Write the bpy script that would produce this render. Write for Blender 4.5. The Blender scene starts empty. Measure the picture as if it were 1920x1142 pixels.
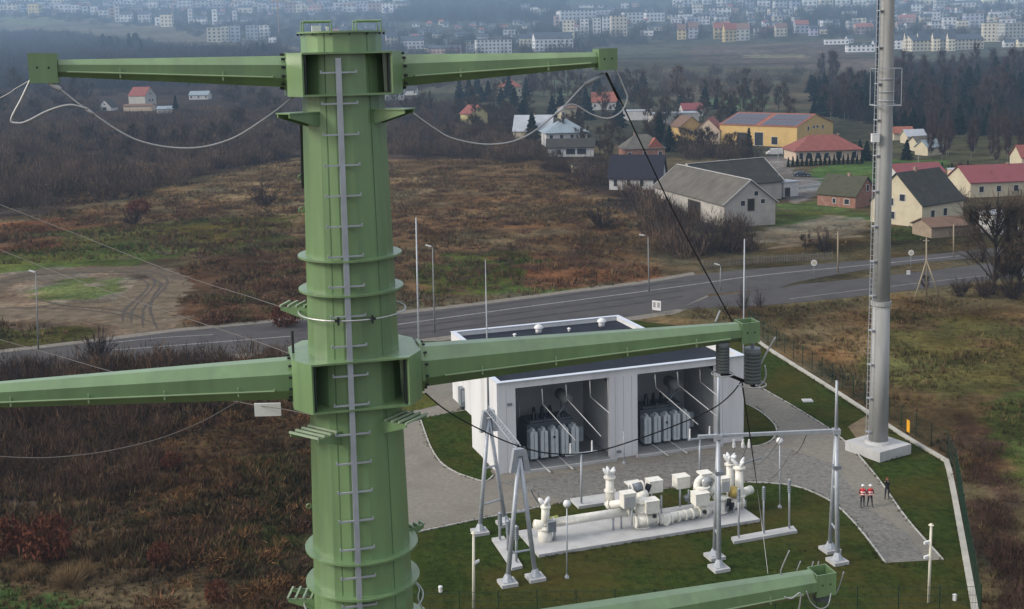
import bpy, math, random
import numpy as np
from mathutils import Vector, Matrix
R = math.radians
rng = np.random.default_rng(7)
random.seed(7)
SC = bpy.context.scene
COL = SC.collection

# ---------------------------------------------------------------- camera
H = 35.6                      # the drone hovers at this height
FPX, CX, CY = 2280.0, 960.0, 414.5      # focal length and principal point in photo pixels
TH, RO = R(8.1), R(1.25)
f_ = Vector((0, math.cos(TH), -math.sin(TH)))
r0, u0 = Vector((1, 0, 0)), Vector((0, math.sin(TH), math.cos(TH)))
r_ = r0 * math.cos(RO) - u0 * math.sin(RO)
u_ = u0 * math.cos(RO) + r0 * math.sin(RO)
cam = bpy.data.cameras.new('camera'); cam_o = bpy.data.objects.new('camera', cam); COL.objects.link(cam_o)
m = Matrix((r_, u_, -f_)).transposed().to_4x4(); m.translation = Vector((0, 0, H))
cam_o.matrix_world = m
cam.sensor_width = 36.0; cam.lens = 36.0 * FPX / 1920.0
cam.shift_y = -(571.0 - CY) / 1920.0
cam.clip_start = 0.5; cam.clip_end = 30000
SC.camera = cam_o
# ---------------------------------------------------------------- light
SUN_EL, SUN_AZ = R(30), R(256)          # azimuth clockwise from +Y: veiled low sun on the camera's left
w = bpy.data.worlds.new('World'); SC.world = w; w.use_nodes = True
nt = w.node_tree; bg = nt.nodes['Background']
sky = nt.nodes.new('ShaderNodeTexSky'); sky.sky_type = 'NISHITA'; sky.sun_disc = False
sky.sun_elevation = SUN_EL; sky.sun_rotation = SUN_AZ; sky.air_density = 1.0; sky.dust_density = 3.0; sky.ozone_density = 1.2
nt.links.new(sky.outputs[0], bg.inputs[0]); bg.inputs[1].default_value = 0.06
# the overcast: an even cloud deck, brighter overhead than at the horizon, with soft broken patches
tcw = nt.nodes.new('ShaderNodeTexCoord'); sxyz = nt.nodes.new('ShaderNodeSeparateXYZ'); nt.links.new(tcw.outputs['Generated'], sxyz.inputs[0])
zr = nt.nodes.new('ShaderNodeMapRange'); zr.inputs[1].default_value = 0; zr.inputs[2].default_value = 1; zr.inputs[3].default_value = .38; zr.inputs[4].default_value = .88
nt.links.new(sxyz.outputs[2], zr.inputs[0])
cn = nt.nodes.new('ShaderNodeTexNoise'); cn.inputs['Scale'].default_value = 2.5; cn.inputs['Detail'].default_value = 5; nt.links.new(tcw.outputs['Generated'], cn.inputs[0])
cr = nt.nodes.new('ShaderNodeMapRange'); cr.inputs[1].default_value = .3; cr.inputs[2].default_value = .7; cr.inputs[3].default_value = .75; cr.inputs[4].default_value = 1.2; nt.links.new(cn.outputs[0], cr.inputs[0])
lowr = nt.nodes.new('ShaderNodeMapRange'); lowr.inputs[1].default_value = -.06; lowr.inputs[2].default_value = .01; lowr.inputs[3].default_value = .08; lowr.inputs[4].default_value = 1; nt.links.new(sxyz.outputs[2], lowr.inputs[0])
m0 = nt.nodes.new('ShaderNodeMath'); m0.operation = 'MULTIPLY'; nt.links.new(zr.outputs[0], m0.inputs[0]); nt.links.new(lowr.outputs[0], m0.inputs[1]); zr = m0
ml = nt.nodes.new('ShaderNodeMath'); ml.operation = 'MULTIPLY'; nt.links.new(zr.outputs[0], ml.inputs[0]); nt.links.new(cr.outputs[0], ml.inputs[1])
b2_ = nt.nodes.new('ShaderNodeBackground'); b2_.inputs[0].default_value = (.95, .93, .93, 1); nt.links.new(ml.outputs[0], b2_.inputs[1])
ads = nt.nodes.new('ShaderNodeAddShader'); nt.links.new(bg.outputs[0], ads.inputs[0]); nt.links.new(b2_.outputs[0], ads.inputs[1]); nt.links.new(ads.outputs[0], nt.nodes['World Output'].inputs[0])
sl = bpy.data.lights.new('sun', 'SUN'); sl.energy = 2.6; sl.angle = R(18); sl.color = (1.0, 0.93, 0.82)
so = bpy.data.objects.new('sun', sl); COL.objects.link(so)
sd = Vector((math.sin(SUN_AZ) * math.cos(SUN_EL), math.cos(SUN_AZ) * math.cos(SUN_EL), math.sin(SUN_EL)))
so.rotation_euler = sd.to_track_quat('Z', 'Y').to_euler()
SC.view_settings.view_transform = 'Standard'; SC.view_settings.look = 'None'
SC.view_settings.exposure = 0.22; SC.view_settings.gamma = 1.0
SC.cycles.max_bounces = 6; SC.cycles.diffuse_bounces = 2; SC.cycles.glossy_bounces = 2
SC.cycles.transparent_max_bounces = 12; SC.cycles.volume_bounces = 0
SC.cycles.use_denoising = True; SC.cycles.caustics_reflective = False; SC.cycles.caustics_refractive = False

# ---------------------------------------------------------------- terrain and pixel helpers
PROF_Y = [-500, 520, 700, 1000, 1400, 1900, 2500, 3200, 4200, 5500, 6200]
PROF_Z = [0, 0, 4.3, 8.6, 20, 38, 67, 112.8, 191, 320, 378]
def lat(ix, iy, s):
    h = np.sin(ix * 127.1 + iy * 311.7 + s * 74.7) * 43758.5453
    return h - np.floor(h)
def vnoise(x, y, s=0):
    ix, iy = np.floor(x), np.floor(y); fx, fy = x - ix, y - iy
    fx = fx * fx * (3 - 2 * fx); fy = fy * fy * (3 - 2 * fy)
    a, b, c, d = lat(ix, iy, s), lat(ix + 1, iy, s), lat(ix, iy + 1, s), lat(ix + 1, iy + 1, s)
    return a + (b - a) * fx + (c - a) * fy + (a - b - c + d) * fx * fy
def fbm(x, y, s=0, o=4):
    t, amp, n = 0, 0.5, 0
    for k in range(o):
        t = t + amp * vnoise(x * 2 ** k, y * 2 ** k, s + k * 3.1); n += amp; amp *= .5
    return t / n
def terr(x, y):
    x = np.asarray(x, float); y = np.asarray(y, float)
    z = np.interp(y, PROF_Y, PROF_Z)
    k = np.clip((y - 560) / 900, 0, 1)
    return z + k * 16 * (fbm(x / 420 + 40, y / 420 + 40, 5, 3) - .5)
def ray(px, py):
    return (f_ + r_ * ((px - CX) / FPX) - u_ * ((py - CY) / FPX))
def P(px, py, Y):
    """the point seen at this pixel that stands Y metres ahead"""
    d = ray(px, py); t = Y / d.y
    return Vector((d.x * t, Y, H + d.z * t))
_YS = np.geomspace(30, 6190, 4000)
def at(px, py, z=None):
    """the ground point seen at this pixel (or the point at height z)"""
    d = ray(px, py)
    if z is not None:
        t = (z - H) / d.z
        return Vector((d.x * t, d.y * t, z))
    t = _YS / d.y
    g = H + d.z * t - terr(d.x * t, _YS)
    k = np.argmax(g < 0)
    if g[k] >= 0: k = len(_YS) - 1
    if k == 0: y = _YS[0]
    else:
        a, b = g[k - 1], g[k]; y = _YS[k - 1] + (_YS[k] - _YS[k - 1]) * (a / (a - b) if a != b else 0)
    t = y / d.y
    return Vector((d.x * t, y, float(terr(d.x * t, y))))
def mpp(p):                       # metres per photo pixel at a point
    return (Vector(p) - Vector((0, 0, H))).dot(f_) / FPX
def pix(p):
    d = Vector(p) - Vector((0, 0, H)); k = d.dot(f_)
    return CX + FPX * d.dot(r_) / k, CY - FPX * d.dot(u_) / k

# ---------------------------------------------------------------- materials
MATS = {}
def mat(name, col, rough=.7, var=.18, scale=1.5, spec=.3, metal=0, streak=False, dirt=None, bump=0, fine=None):
    if name in MATS: return MATS[name]
    M = bpy.data.materials.new(name); M.use_nodes = True; n = M.node_tree.nodes; L = M.node_tree.links
    b = n['Principled BSDF']; b.inputs['Roughness'].default_value = rough; b.inputs['Metallic'].default_value = metal
    b.inputs['Specular IOR Level'].default_value = spec
    tc = n.new('ShaderNodeTexCoord'); mp = n.new('ShaderNodeMapping')
    mp.inputs['Scale'].default_value = (1, 1, .12) if streak else (1, 1, 1)
    L.new(tc.outputs['Object'], mp.inputs[0])
    nz = n.new('ShaderNodeTexNoise'); nz.inputs['Scale'].default_value = scale; nz.inputs['Detail'].default_value = 6; nz.inputs['Roughness'].default_value = .65
    L.new(mp.outputs[0], nz.inputs[0])
    rp = n.new('ShaderNodeMapRange'); rp.inputs[1].default_value = .3; rp.inputs[2].default_value = .7
    rp.inputs[3].default_value = 1 - var; rp.inputs[4].default_value = 1 + var
    L.new(nz.outputs[0], rp.inputs[0])
    mx = n.new('ShaderNodeMix'); mx.data_type = 'RGBA'; mx.blend_type = 'MULTIPLY'; mx.inputs[0].default_value = 1
    mx.inputs[6].default_value = (*col, 1)
    L.new(rp.outputs[0], mx.inputs[7])
    out = mx.outputs[2]
    if dirt:
        n2 = n.new('ShaderNodeTexNoise'); n2.inputs['Scale'].default_value = dirt[1]; n2.inputs['Detail'].default_value = 8
        L.new(mp.outputs[0], n2.inputs[0])
        r2 = n.new('ShaderNodeMapRange'); r2.inputs[1].default_value = .5; r2.inputs[2].default_value = .75; r2.inputs[4].default_value = dirt[2]
        L.new(n2.outputs[0], r2.inputs[0])
        m2 = n.new('ShaderNodeMix'); m2.data_type = 'RGBA'; L.new(r2.outputs[0], m2.inputs[0]); L.new(out, m2.inputs[6]); m2.inputs[7].default_value = (*dirt[0], 1)
        out = m2.outputs[2]
    L.new(out, b.inputs['Base Color'])
    if bump:
        bp = n.new('ShaderNodeBump'); bp.inputs['Strength'].default_value = bump; bp.inputs['Distance'].default_value = .05
        n3 = n.new('ShaderNodeTexNoise'); n3.inputs['Scale'].default_value = fine or scale * 6; n3.inputs['Detail'].default_value = 5
        L.new(tc.outputs['Object'], n3.inputs[0]); L.new(n3.outputs[0], bp.inputs['Height']); L.new(bp.outputs[0], b.inputs['Normal'])
    MATS[name] = M
    return M
def tintmat(name, scales=((.35, .35), (2.5, .4)), rough=.95, rnd=False, bump=.0, alt=None):
    """colour from the mesh's own 'tint' attribute, broken up by noise"""
    M = bpy.data.materials.new(name); M.use_nodes = True; n = M.node_tree.nodes; L = M.node_tree.links
    b = n['Principled BSDF']; b.inputs['Roughness'].default_value = rough; b.inputs['Specular IOR Level'].default_value = 0
    at_ = n.new('ShaderNodeAttribute'); at_.attribute_name = 'tint'; out = at_.outputs['Color']
    tc = n.new('ShaderNodeTexCoord')
    for s, v in scales:
        nz = n.new('ShaderNodeTexNoise'); nz.inputs['Scale'].default_value = s; nz.inputs['Detail'].default_value = 7; nz.inputs['Roughness'].default_value = .7
        L.new(tc.outputs['Object'], nz.inputs[0])
        rp = n.new('ShaderNodeMapRange'); rp.inputs[1].default_value = .3; rp.inputs[2].default_value = .7; rp.inputs[3].default_value = 1 - v; rp.inputs[4].default_value = 1 + v
        L.new(nz.outputs[0], rp.inputs[0])
        mx = n.new('ShaderNodeMix'); mx.data_type = 'RGBA'; mx.blend_type = 'MULTIPLY'; mx.inputs[0].default_value = 1
        L.new(out, mx.inputs[6]); L.new(rp.outputs[0], mx.inputs[7]); out = mx.outputs[2]
    if alt:
        nz = n.new('ShaderNodeTexNoise'); nz.inputs['Scale'].default_value = alt[1]; nz.inputs['Detail'].default_value = 8; nz.inputs['Roughness'].default_value = .7
        L.new(tc.outputs['Object'], nz.inputs[0]); rp = n.new('ShaderNodeMapRange'); rp.inputs[1].default_value = .42; rp.inputs[2].default_value = .66; rp.inputs[4].default_value = alt[2]; L.new(nz.outputs[0], rp.inputs[0])
        mx = n.new('ShaderNodeMix'); mx.data_type = 'RGBA'; L.new(rp.outputs[0], mx.inputs[0]); L.new(out, mx.inputs[6]); mx.inputs[7].default_value = (*alt[0], 1); out = mx.outputs[2]
    if rnd:
        oi = n.new('ShaderNodeObjectInfo'); rp = n.new('ShaderNodeMapRange'); rp.inputs[3].default_value = .7; rp.inputs[4].default_value = 1.3
        L.new(oi.outputs['Random'], rp.inputs[0])
        mx = n.new('ShaderNodeMix'); mx.data_type = 'RGBA'; mx.blend_type = 'MULTIPLY'; mx.inputs[0].default_value = 1
        L.new(out, mx.inputs[6]); L.new(rp.outputs[0], mx.inputs[7]); out = mx.outputs[2]
    L.new(out, b.inputs['Base Color'])
    if bump:
        nz = n.new('ShaderNodeTexNoise'); nz.inputs['Scale'].default_value = 1.2; nz.inputs['Detail'].default_value = 8; L.new(tc.outputs['Object'], nz.inputs[0])
        bp = n.new('ShaderNodeBump'); bp.inputs['Strength'].default_value = bump; bp.inputs['Distance'].default_value = .6
        L.new(nz.outputs[0], bp.inputs['Height']); L.new(bp.outputs[0], b.inputs['Normal'])
    return M
def blockmat(name, wall, win=(.05, .06, .08), pu=3.4, pv=2.9, wu=.45, wv=.5):
    """plaster with a grid of far-off windows, laid out in metres by the walls' UV map"""
    M = bpy.data.materials.new(name); M.use_nodes = True; n = M.node_tree.nodes; L = M.node_tree.links
    b = n['Principled BSDF']; b.inputs['Roughness'].default_value = .8
    uv = n.new('ShaderNodeUVMap'); sp = n.new('ShaderNodeSeparateXYZ'); L.new(uv.outputs[0], sp.inputs[0])
    def band(o, p, wd):
        d = n.new('ShaderNodeMath'); d.operation = 'DIVIDE'; d.inputs[1].default_value = p; L.new(o, d.inputs[0])
        q = n.new('ShaderNodeMath'); q.operation = 'FRACT'; L.new(d.outputs[0], q.inputs[0])
        c = n.new('ShaderNodeMath'); c.operation = 'COMPARE'; c.inputs[1].default_value = .55; c.inputs[2].default_value = wd / 2; L.new(q.outputs[0], c.inputs[0])
        return c.outputs[0]
    k = n.new('ShaderNodeMath'); k.operation = 'MULTIPLY'; L.new(band(sp.outputs[0], pu, wu), k.inputs[0]); L.new(band(sp.outputs[1], pv, wv), k.inputs[1])
    oi = n.new('ShaderNodeObjectInfo'); rp = n.new('ShaderNodeMapRange'); rp.inputs[3].default_value = .82; rp.inputs[4].default_value = 1.08; L.new(oi.outputs['Random'], rp.inputs[0])
    m1 = n.new('ShaderNodeMix'); m1.data_type = 'RGBA'; m1.blend_type = 'MULTIPLY'; m1.inputs[0].default_value = 1; m1.inputs[6].default_value = (*wall, 1); L.new(rp.outputs[0], m1.inputs[7])
    m2 = n.new('ShaderNodeMix'); m2.data_type = 'RGBA'; L.new(k.outputs[0], m2.inputs[0]); L.new(m1.outputs[2], m2.inputs[6]); m2.inputs[7].default_value = (*win, 1)
    L.new(m2.outputs[2], b.inputs['Base Color'])
    return M

# ---------------------------------------------------------------- mesh helpers
class MB:
    def __init__(s, M=None): s.v = []; s.f = []; s.M = M
    def add(s, vs, fs):
        k = len(s.v)
        s.v += [(s.M @ Vector(p)) if s.M else Vector(p) for p in vs]
        s.f += [tuple(k + i for i in q) for q in fs]
        return s
    def box(s, c, d, X=None, Y=None, Z=None):
        X = Vector(X or (1, 0, 0)); Z = Vector(Z or (0, 0, 1)); Y = Vector(Y) if Y else Z.cross(X)
        c = Vector(c); a = [(i, j, k) for k in (-1, 1) for j in (-1, 1) for i in (-1, 1)]
        vs = [c + X * (d[0] / 2 * i) + Y * (d[1] / 2 * j) + Z * (d[2] / 2 * k) for i, j, k in a]
        return s.add(vs, [(0, 2, 3, 1), (4, 5, 7, 6), (0, 1, 5, 4), (2, 6, 7, 3), (0, 4, 6, 2), (1, 3, 7, 5)])
    def tube(s, pts, rad, n=8, cap=True, rot=0):
        pts = [Vector(p) for p in pts]; rad = rad if hasattr(rad, '__len__') else [rad] * len(pts)
        vs = []; fs = []; ref = None
        for i, p in enumerate(pts):
            d = (pts[min(i + 1, len(pts) - 1)] - pts[max(i - 1, 0)]).normalized()
            if ref is None: ref = Vector((1, 0, 0)) if abs(d.z) > .8 else Vector((0, 0, 1))
            a = (ref - d * ref.dot(d)).normalized(); b = d.cross(a); ref = a
            for k in range(n):
                t = 2 * math.pi * k / n + rot; vs.append(p + (a * math.cos(t) + b * math.sin(t)) * rad[i])
        for i in range(len(pts) - 1):
            for k in range(n):
                q = (k + 1) % n; fs.append((i * n + k, i * n + q, i * n + n + q, i * n + n + k))
        if cap: fs += [tuple(range(n - 1, -1, -1)), tuple((len(pts) - 1) * n + k for k in range(n))]
        return s.add(vs, fs)
    def prism(s, poly, z0, z1):
        n = len(poly)
        z0 = z0 if hasattr(z0, '__len__') else [z0] * n; z1 = z1 if hasattr(z1, '__len__') else [z1] * n
        vs = [(p[0], p[1], z0[i]) for i, p in enumerate(poly)] + [(p[0], p[1], z1[i]) for i, p in enumerate(poly)]
        area = sum(poly[i][0] * poly[(i + 1) % n][1] - poly[(i + 1) % n][0] * poly[i][1] for i in range(n))
        o = list(range(n)) if area > 0 else list(range(n - 1, -1, -1))
        fs = [tuple(reversed(o)), tuple(n + i for i in o)]
        for a in range(n):
            i, j = o[a], o[(a + 1) % n]; fs.append((i, j, n + j, n + i))
        return s.add(vs, fs)
    def loft(s, A, B, cap=True):
        n = len(A); fs = [(i, (i + 1) % n, n + (i + 1) % n, n + i) for i in range(n)]
        if cap: fs += [tuple(range(n - 1, -1, -1)), tuple(range(n, 2 * n))]
        return s.add(list(A) + list(B), fs)
    def dome(s, c, r, n=12, m=5, k=1.0, full=False):
        c = Vector(c); vs = []; fs = []
        lo = -math.pi / 2 if full else 0
        for j in range(m + 1):
            t = lo + (math.pi / 2 - lo) * j / m
            for i in range(n):
                a = 2 * math.pi * i / n; vs.append(c + Vector((math.cos(a) * math.cos(t) * r, math.sin(a) * math.cos(t) * r, math.sin(t) * r * k)))
        for j in range(m):
            for i in range(n): fs.append((j * n + i, j * n + (i + 1) % n, (j + 1) * n + (i + 1) % n, (j + 1) * n + i))
        return s.add(vs, fs)
    def torus(s, c, r, t, n=32, k=6, X=(1, 0, 0), Y=(0, 1, 0)):
        c = Vector(c); X = Vector(X); Y = Vector(Y); Zz = X.cross(Y); vs = []; fs = []
        for i in range(n):
            a = 2 * math.pi * i / n; d = X * math.cos(a) + Y * math.sin(a)
            for j in range(k):
                b = 2 * math.pi * j / k; vs.append(c + d * (r + t * math.cos(b)) + Zz * (t * math.sin(b)))
        for i in range(n):
            for j in range(k):
                fs.append((i * k + j, ((i + 1) % n) * k + j, ((i + 1) % n) * k + (j + 1) % k, i * k + (j + 1) % k))
        return s.add(vs, fs)
    def build(s, name, material, parent=None, smooth=False, loc=None):
        org = Vector((0, 0, 0))
        if parent is not None:
            q = parent
            while q is not None: org += q.location; q = q.parent
        elif loc is not None: org = Vector(loc)
        me = bpy.data.meshes.new(name); me.from_pydata([tuple(p - org) for p in s.v], [], s.f)
        for mm in (material if isinstance(material, (list, tuple)) else [material]): me.materials.append(mm)
        if smooth:
            me.polygons.foreach_set('use_smooth', [True] * len(me.polygons))
        me.update()
        o = bpy.data.objects.new(name, me); COL.objects.link(o)
        if parent is not None: o.parent = parent
        elif loc is not None: o.location = loc
        return o
def tag(o, label, cat=None, group=None, kind=None):
    if label: o['label'] = label
    if cat: o['category'] = cat
    if group: o['group'] = group
    if kind: o['kind'] = kind
    return o
def thing(name, label, cat, loc, group=None, rz=0):
    o = bpy.data.objects.new(name, None); COL.objects.link(o); o.empty_display_size = .2
    o.location = loc; o.rotation_euler = (0, 0, rz)
    return tag(o, label, cat, group)
def struct(o): o['kind'] = 'structure'; return o
def copy_tree(o, parent=None):
    c = o.copy(); COL.objects.link(c); c.parent = parent
    for ch in list(o.children): copy_tree(ch, c)
    return c
def npmesh(name, V, F, material, tint=None, kind=None, smooth=False):
    me = bpy.data.meshes.new(name); V = np.asarray(V, np.float32); F = np.asarray(F, np.int32)
    me.vertices.add(len(V)); me.vertices.foreach_set('co', V.ravel())
    k = F.shape[1]; me.loops.add(F.size); me.loops.foreach_set('vertex_index', F.ravel())
    me.polygons.add(len(F)); me.polygons.foreach_set('loop_start', np.arange(0, F.size, k, dtype=np.int32))
    me.polygons.foreach_set('loop_total', np.full(len(F), k, np.int32))
    if smooth: me.polygons.foreach_set('use_smooth', np.ones(len(F), bool))
    me.materials.append(material)
    if tint is not None:
        a = me.color_attributes.new('tint', 'FLOAT_COLOR', 'POINT')
        c = np.ones((len(V), 4), np.float32); c[:, :3] = tint; a.data.foreach_set('color', c.ravel())
    me.update(); me.validate()
    o = bpy.data.objects.new(name, me); COL.objects.link(o)
    if kind: o['kind'] = kind
    return o
def sheet(name, pxpoly, z, material, kind='structure', world=False, sub=1):
    """a flat sheet on level ground, outlined by pixels"""
    pts = [Vector(p) for p in pxpoly] if world else [at(a, b, 0) for a, b in pxpoly]
    b = MB(); b.add([(p.x, p.y, z) for p in pts], [tuple(range(len(pts)))])
    o = b.build(name, material); me = o.data
    if me.polygons[0].normal.z < 0: me.flip_normals()
    if kind: o['kind'] = kind
    return o
def smoothline(pts, n=8):
    """Catmull-Rom through points"""
    pts = [Vector(p) for p in pts]; out = []
    for i in range(len(pts) - 1):
        p0, p1, p2, p3 = pts[max(i - 1, 0)], pts[i], pts[i + 1], pts[min(i + 2, len(pts) - 1)]
        for k in range(n):
            t = k / n
            out.append(.5 * ((2 * p1) + (p2 - p0) * t + (2 * p0 - 5 * p1 + 4 * p2 - p3) * t * t + (3 * p1 - p0 - 3 * p2 + p3) * t ** 3))
    return out + [pts[-1]]
def inpoly(X, Y, poly):
    r = np.zeros(X.shape, bool); n = len(poly)
    for i in range(n):
        x1, y1 = poly[i]; x2, y2 = poly[(i + 1) % n]
        if y1 == y2: continue
        c = ((y1 > Y) != (y2 > Y)) & (X < (x2 - x1) * (Y - y1) / (y2 - y1) + x1)
        r ^= c
    return r

# common materials
GREEN = mat('green_painted_steel', (.160, .262, .120), .38, .15, 2.2, .6, streak=True, dirt=((.105, .165, .092), 2.6, .7), bump=.06, fine=3)
_b = GREEN.node_tree.nodes['Principled BSDF']; _b.inputs['Coat Weight'].default_value = .4; _b.inputs['Coat Roughness'].default_value = .22; _b.inputs['Coat IOR'].default_value = 1.6
GALV = mat('galvanised_steel', (.38, .41, .45), .5, .14, 3, .5, .3)
GALVD = mat('dull_galvanised_steel', (.20, .225, .25), .55, .2, 3, .4, .2)
DARK = mat('black_rubber', (.012, .013, .014), .6, .2)
BLACKST = mat('dark_steel', (.03, .035, .035), .5, .2)
WIRE = mat('aluminium_wire', (.42, .43, .44), .45, .1, 3, .5, .4)
WIREFAR = mat('weathered_wire', (.13, .12, .115), .6, .1)
CONC = mat('pale_concrete', (.45, .455, .46), .85, .16, .8, .2, dirt=((.27, .265, .25), 1.6, .6), bump=.15)
MASTC = mat('grey_spun_concrete', (.34, .345, .34), .85, .12, 1.0, .2, streak=True, dirt=((.21, .21, .20), 1.5, .6))
CREAM = mat('cream_enamel', (.76, .745, .68), .45, .08, 2.5, .4, dirt=((.38, .36, .30), 4, .35))
WHITE = mat('white_paint', (.66, .67, .68), .5, .08, 2, .4)
WPLAS = mat('white_render', (.64, .645, .66), .85, .05, .5, .2, streak=True, dirt=((.38, .39, .40), .7, .45))
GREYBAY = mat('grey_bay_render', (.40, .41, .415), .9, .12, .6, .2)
ROOFM = mat('dark_roof_membrane', (.013, .017, .028), .7, .25, .5, .15)
YELL = mat('yellow_paint', (.75, .36, .02), .5, .08)

# ---------------------------------------------------------------- ground colours
def W(poly): return [(p.x, p.y) for p in (at(a, b) for a, b in poly)]
BROWN, RUST, DUN = (.100, .067, .036), (.105, .056, .030), (.140, .102, .056)
MOSS, LEAF, TWIGD = (.066, .066, .022), (.060, .074, .020), (.045, .033, .026)
MUD, SAND = (.115, .090, .060), (.160, .128, .090)
ZONES = [  # (polygon in photo pixels, colour, edge raggedness in metres, patchiness)
    ([(-200, 150), (640, 150), (640, 300), (420, 320), (180, 380), (-200, 440)], TWIGD, 8, 0),
    ([(640, 240), (1000, 250), (1230, 330), (1230, 420), (900, 310), (640, 300)], TWIGD, 5, 0),
    ([(150, 400), (560, 300), (1000, 300), (1230, 420), (1230, 520), (560, 560), (420, 560), (330, 480)], BROWN, 5, 0),
    ([(300, 360), (560, 295), (860, 330), (700, 420), (480, 430)], DUN, 5, .45),
    ([(-200, 440), (180, 400), (240, 440), (120, 470), (-200, 480)], RUST, 4, 0),
    ([(60, 440), (260, 420), (560, 400), (500, 470), (240, 480), (40, 500)], MOSS, 5, .3),
    ([(-50, 478), (230, 458), (330, 480), (200, 510), (-50, 520)], LEAF, 3, .25),
    ([(345, 500), (480, 470), (560, 500), (560, 606), (345, 618), (325, 590)], (.072, .045, .027), 2, 0),
    ([(740, 500), (900, 470), (1060, 480), (1130, 520), (1000, 550), (780, 560)], LEAF, 4, .35),
    ([(980, 470), (1200, 500), (1230, 525), (1010, 540)], RUST, 4, .3),
    ([(-50, 520), (110, 500), (290, 497), (345, 520), (320, 560), (340, 620), (230, 640), (-50, 610)], (.125, .098, .072), 1.2, .1),
    ([(225, 520), (330, 510), (310, 560), (300, 610), (180, 605), (-50, 600), (-50, 570), (120, 565), (230, 570)], SAND, 1.2, .15),
    ([(250, 512), (300, 516), (322, 530), (318, 545), (296, 560), (285, 585), (300, 605), (290, 605), (276, 585), (286, 560), (306, 545), (308, 532), (292, 522), (250, 517)], (.085, .062, .048), .4, 0),
    ([(235, 516), (275, 522), (292, 534), (288, 547), (262, 560), (240, 580), (244, 604), (234, 604), (229, 580), (250, 560), (276, 546), (278, 536), (266, 527), (235, 520)], (.09, .066, .05), .4, 0),
    ([(60, 572), (140, 580), (230, 584), (280, 600), (270, 604), (225, 590), (140, 585), (60, 577)], (.10, .076, .06), .5, 0),
    ([(60, 545), (130, 522), (230, 520), (240, 545), (160, 562), (80, 565)], (.075, .085, .030), 1, .25),
    ([(-50, 612), (180, 612), (160, 640), (-50, 665)], MOSS, 3, .3),
    ([(-60, 672), (240, 668), (545, 662), (560, 700), (-60, 740)], RUST, 1.5, 0),
    ([(-100, 700), (560, 690), (590, 1300), (-100, 1300)], BROWN, 4, 0),
    ([(-100, 740), (480, 760), (300, 900), (150, 940), (-100, 960)], TWIGD, 4, .15),
    ([(250, 880), (600, 780), (600, 1200), (300, 1150)], (.055, .038, .022), 4, .2),
    ([(420, 880), (600, 850), (600, 1060), (450, 1030)], (.052, .054, .018), 3, .45),
    ([(-60, 1100), (70, 1090), (95, 1160), (-60, 1200)], (.055, .085, .025), 1.5, .3),
    ([(1180, 585), (1400, 560), (1920, 525), (2100, 520), (2100, 1300), (1850, 1300), (1790, 880), (1420, 625)], (.092, .068, .034), 3, 0),
    ([(1420, 610), (1640, 570), (1700, 640), (1560, 690)], (.105, .074, .038), 3, .3),
    ([(1640, 590), (2100, 600), (2100, 700), (1760, 760), (1640, 700)], (.080, .073, .026), 3, .35),
    ([(1840, 760), (2000, 700), (2000, 1000), (1900, 950)], (.055, .068, .02), 3, .2),
    ([(1760, 760), (1830, 780), (1900, 930), (1920, 1150), (1860, 1150), (1830, 960)], (.064, .040, .026), 2, .2),
    ([(1330, 430), (1640, 380), (1830, 400), (1900, 470), (1500, 520), (1340, 500)], (.066, .054, .027), 4, 0),
    ([(1440, 385), (1560, 375), (1640, 400), (1640, 420), (1470, 440)], (.062, .085, .026), 3, .15),
    ([(1400, 440), (1560, 400), (1640, 420), (1600, 445), (1430, 470)], (.14, .12, .085), 2, .3),
    ([(1660, 425), (1740, 430), (1740, 450), (1660, 450)], LEAF, 2, .1),
    ([(1500, 320), (1640, 300), (1760, 300), (1800, 325), (1640, 345), (1540, 345)], (.062, .105, .030), 3, .1),
    ([(1455, 318), (1540, 335), (1560, 355), (1480, 385), (1450, 350)], (.15, .145, .14), 2, .1),
    ([(1350, 300), (1480, 290), (1480, 325), (1400, 335)], (.16, .15, .14), 3, .2),
    ([(1640, 190), (2100, 180), (2100, 320), (1760, 300), (1640, 300)], (.055, .055, .030), 6, .2),
    ([(560, 170), (1230, 150), (1640, 190), (1640, 290), (1250, 290), (900, 240), (640, 240)], (.050, .050, .034), 9, .2),
    ([(700, 130), (1160, 110), (1640, 120), (1640, 190), (1230, 170), (700, 180)], (.070, .066, .044), 18, .2),
    ([(980, 140), (1110, 135), (1130, 175), (1060, 180)], (.095, .115, .07), 12, 0),
    ([(1300, 155), (1620, 165), (1620, 200), (1420, 205), (1280, 190)], (.075, .065, .045), 12, .2),
    ([(1330, 185), (1440, 180), (1450, 200), (1350, 205)], (.07, .10, .055), 8, 0),
    ([(0, 30), (330, 48), (600, 90), (600, 110), (330, 90), (110, 62), (0, 50)], (.10, .088, .060), 14, .1),
    ([(0, 30), (90, 33), (150, 40), (60, 48), (0, 42)], (.10, .12, .06), 10, 0),
    ([(1290, 86), (1540, 80), (1640, 105), (1640, 135), (1300, 118)], (.085, .070, .058), 16, .1),
    ([(1400, 103), (1510, 102), (1510, 108), (1400, 108)], (.20, .19, .12), 6, 0),
    ([(780, 0), (1040, 0), (1050, 40), (900, 45), (780, 25)], (.036, .045, .034), 20, 0),
    ([(1680, -4), (1920, -10), (1920, 14), (1830, 14), (1680, 20)], (.23, .24, .24), 14, 0),
    ([(1520, 40), (1640, 25), (1640, 40), (1540, 58)], (.035, .045, .035), 14, 0),
]
ZONES = [(W(p), c, e, k) for p, c, e, k in ZONES]
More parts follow.
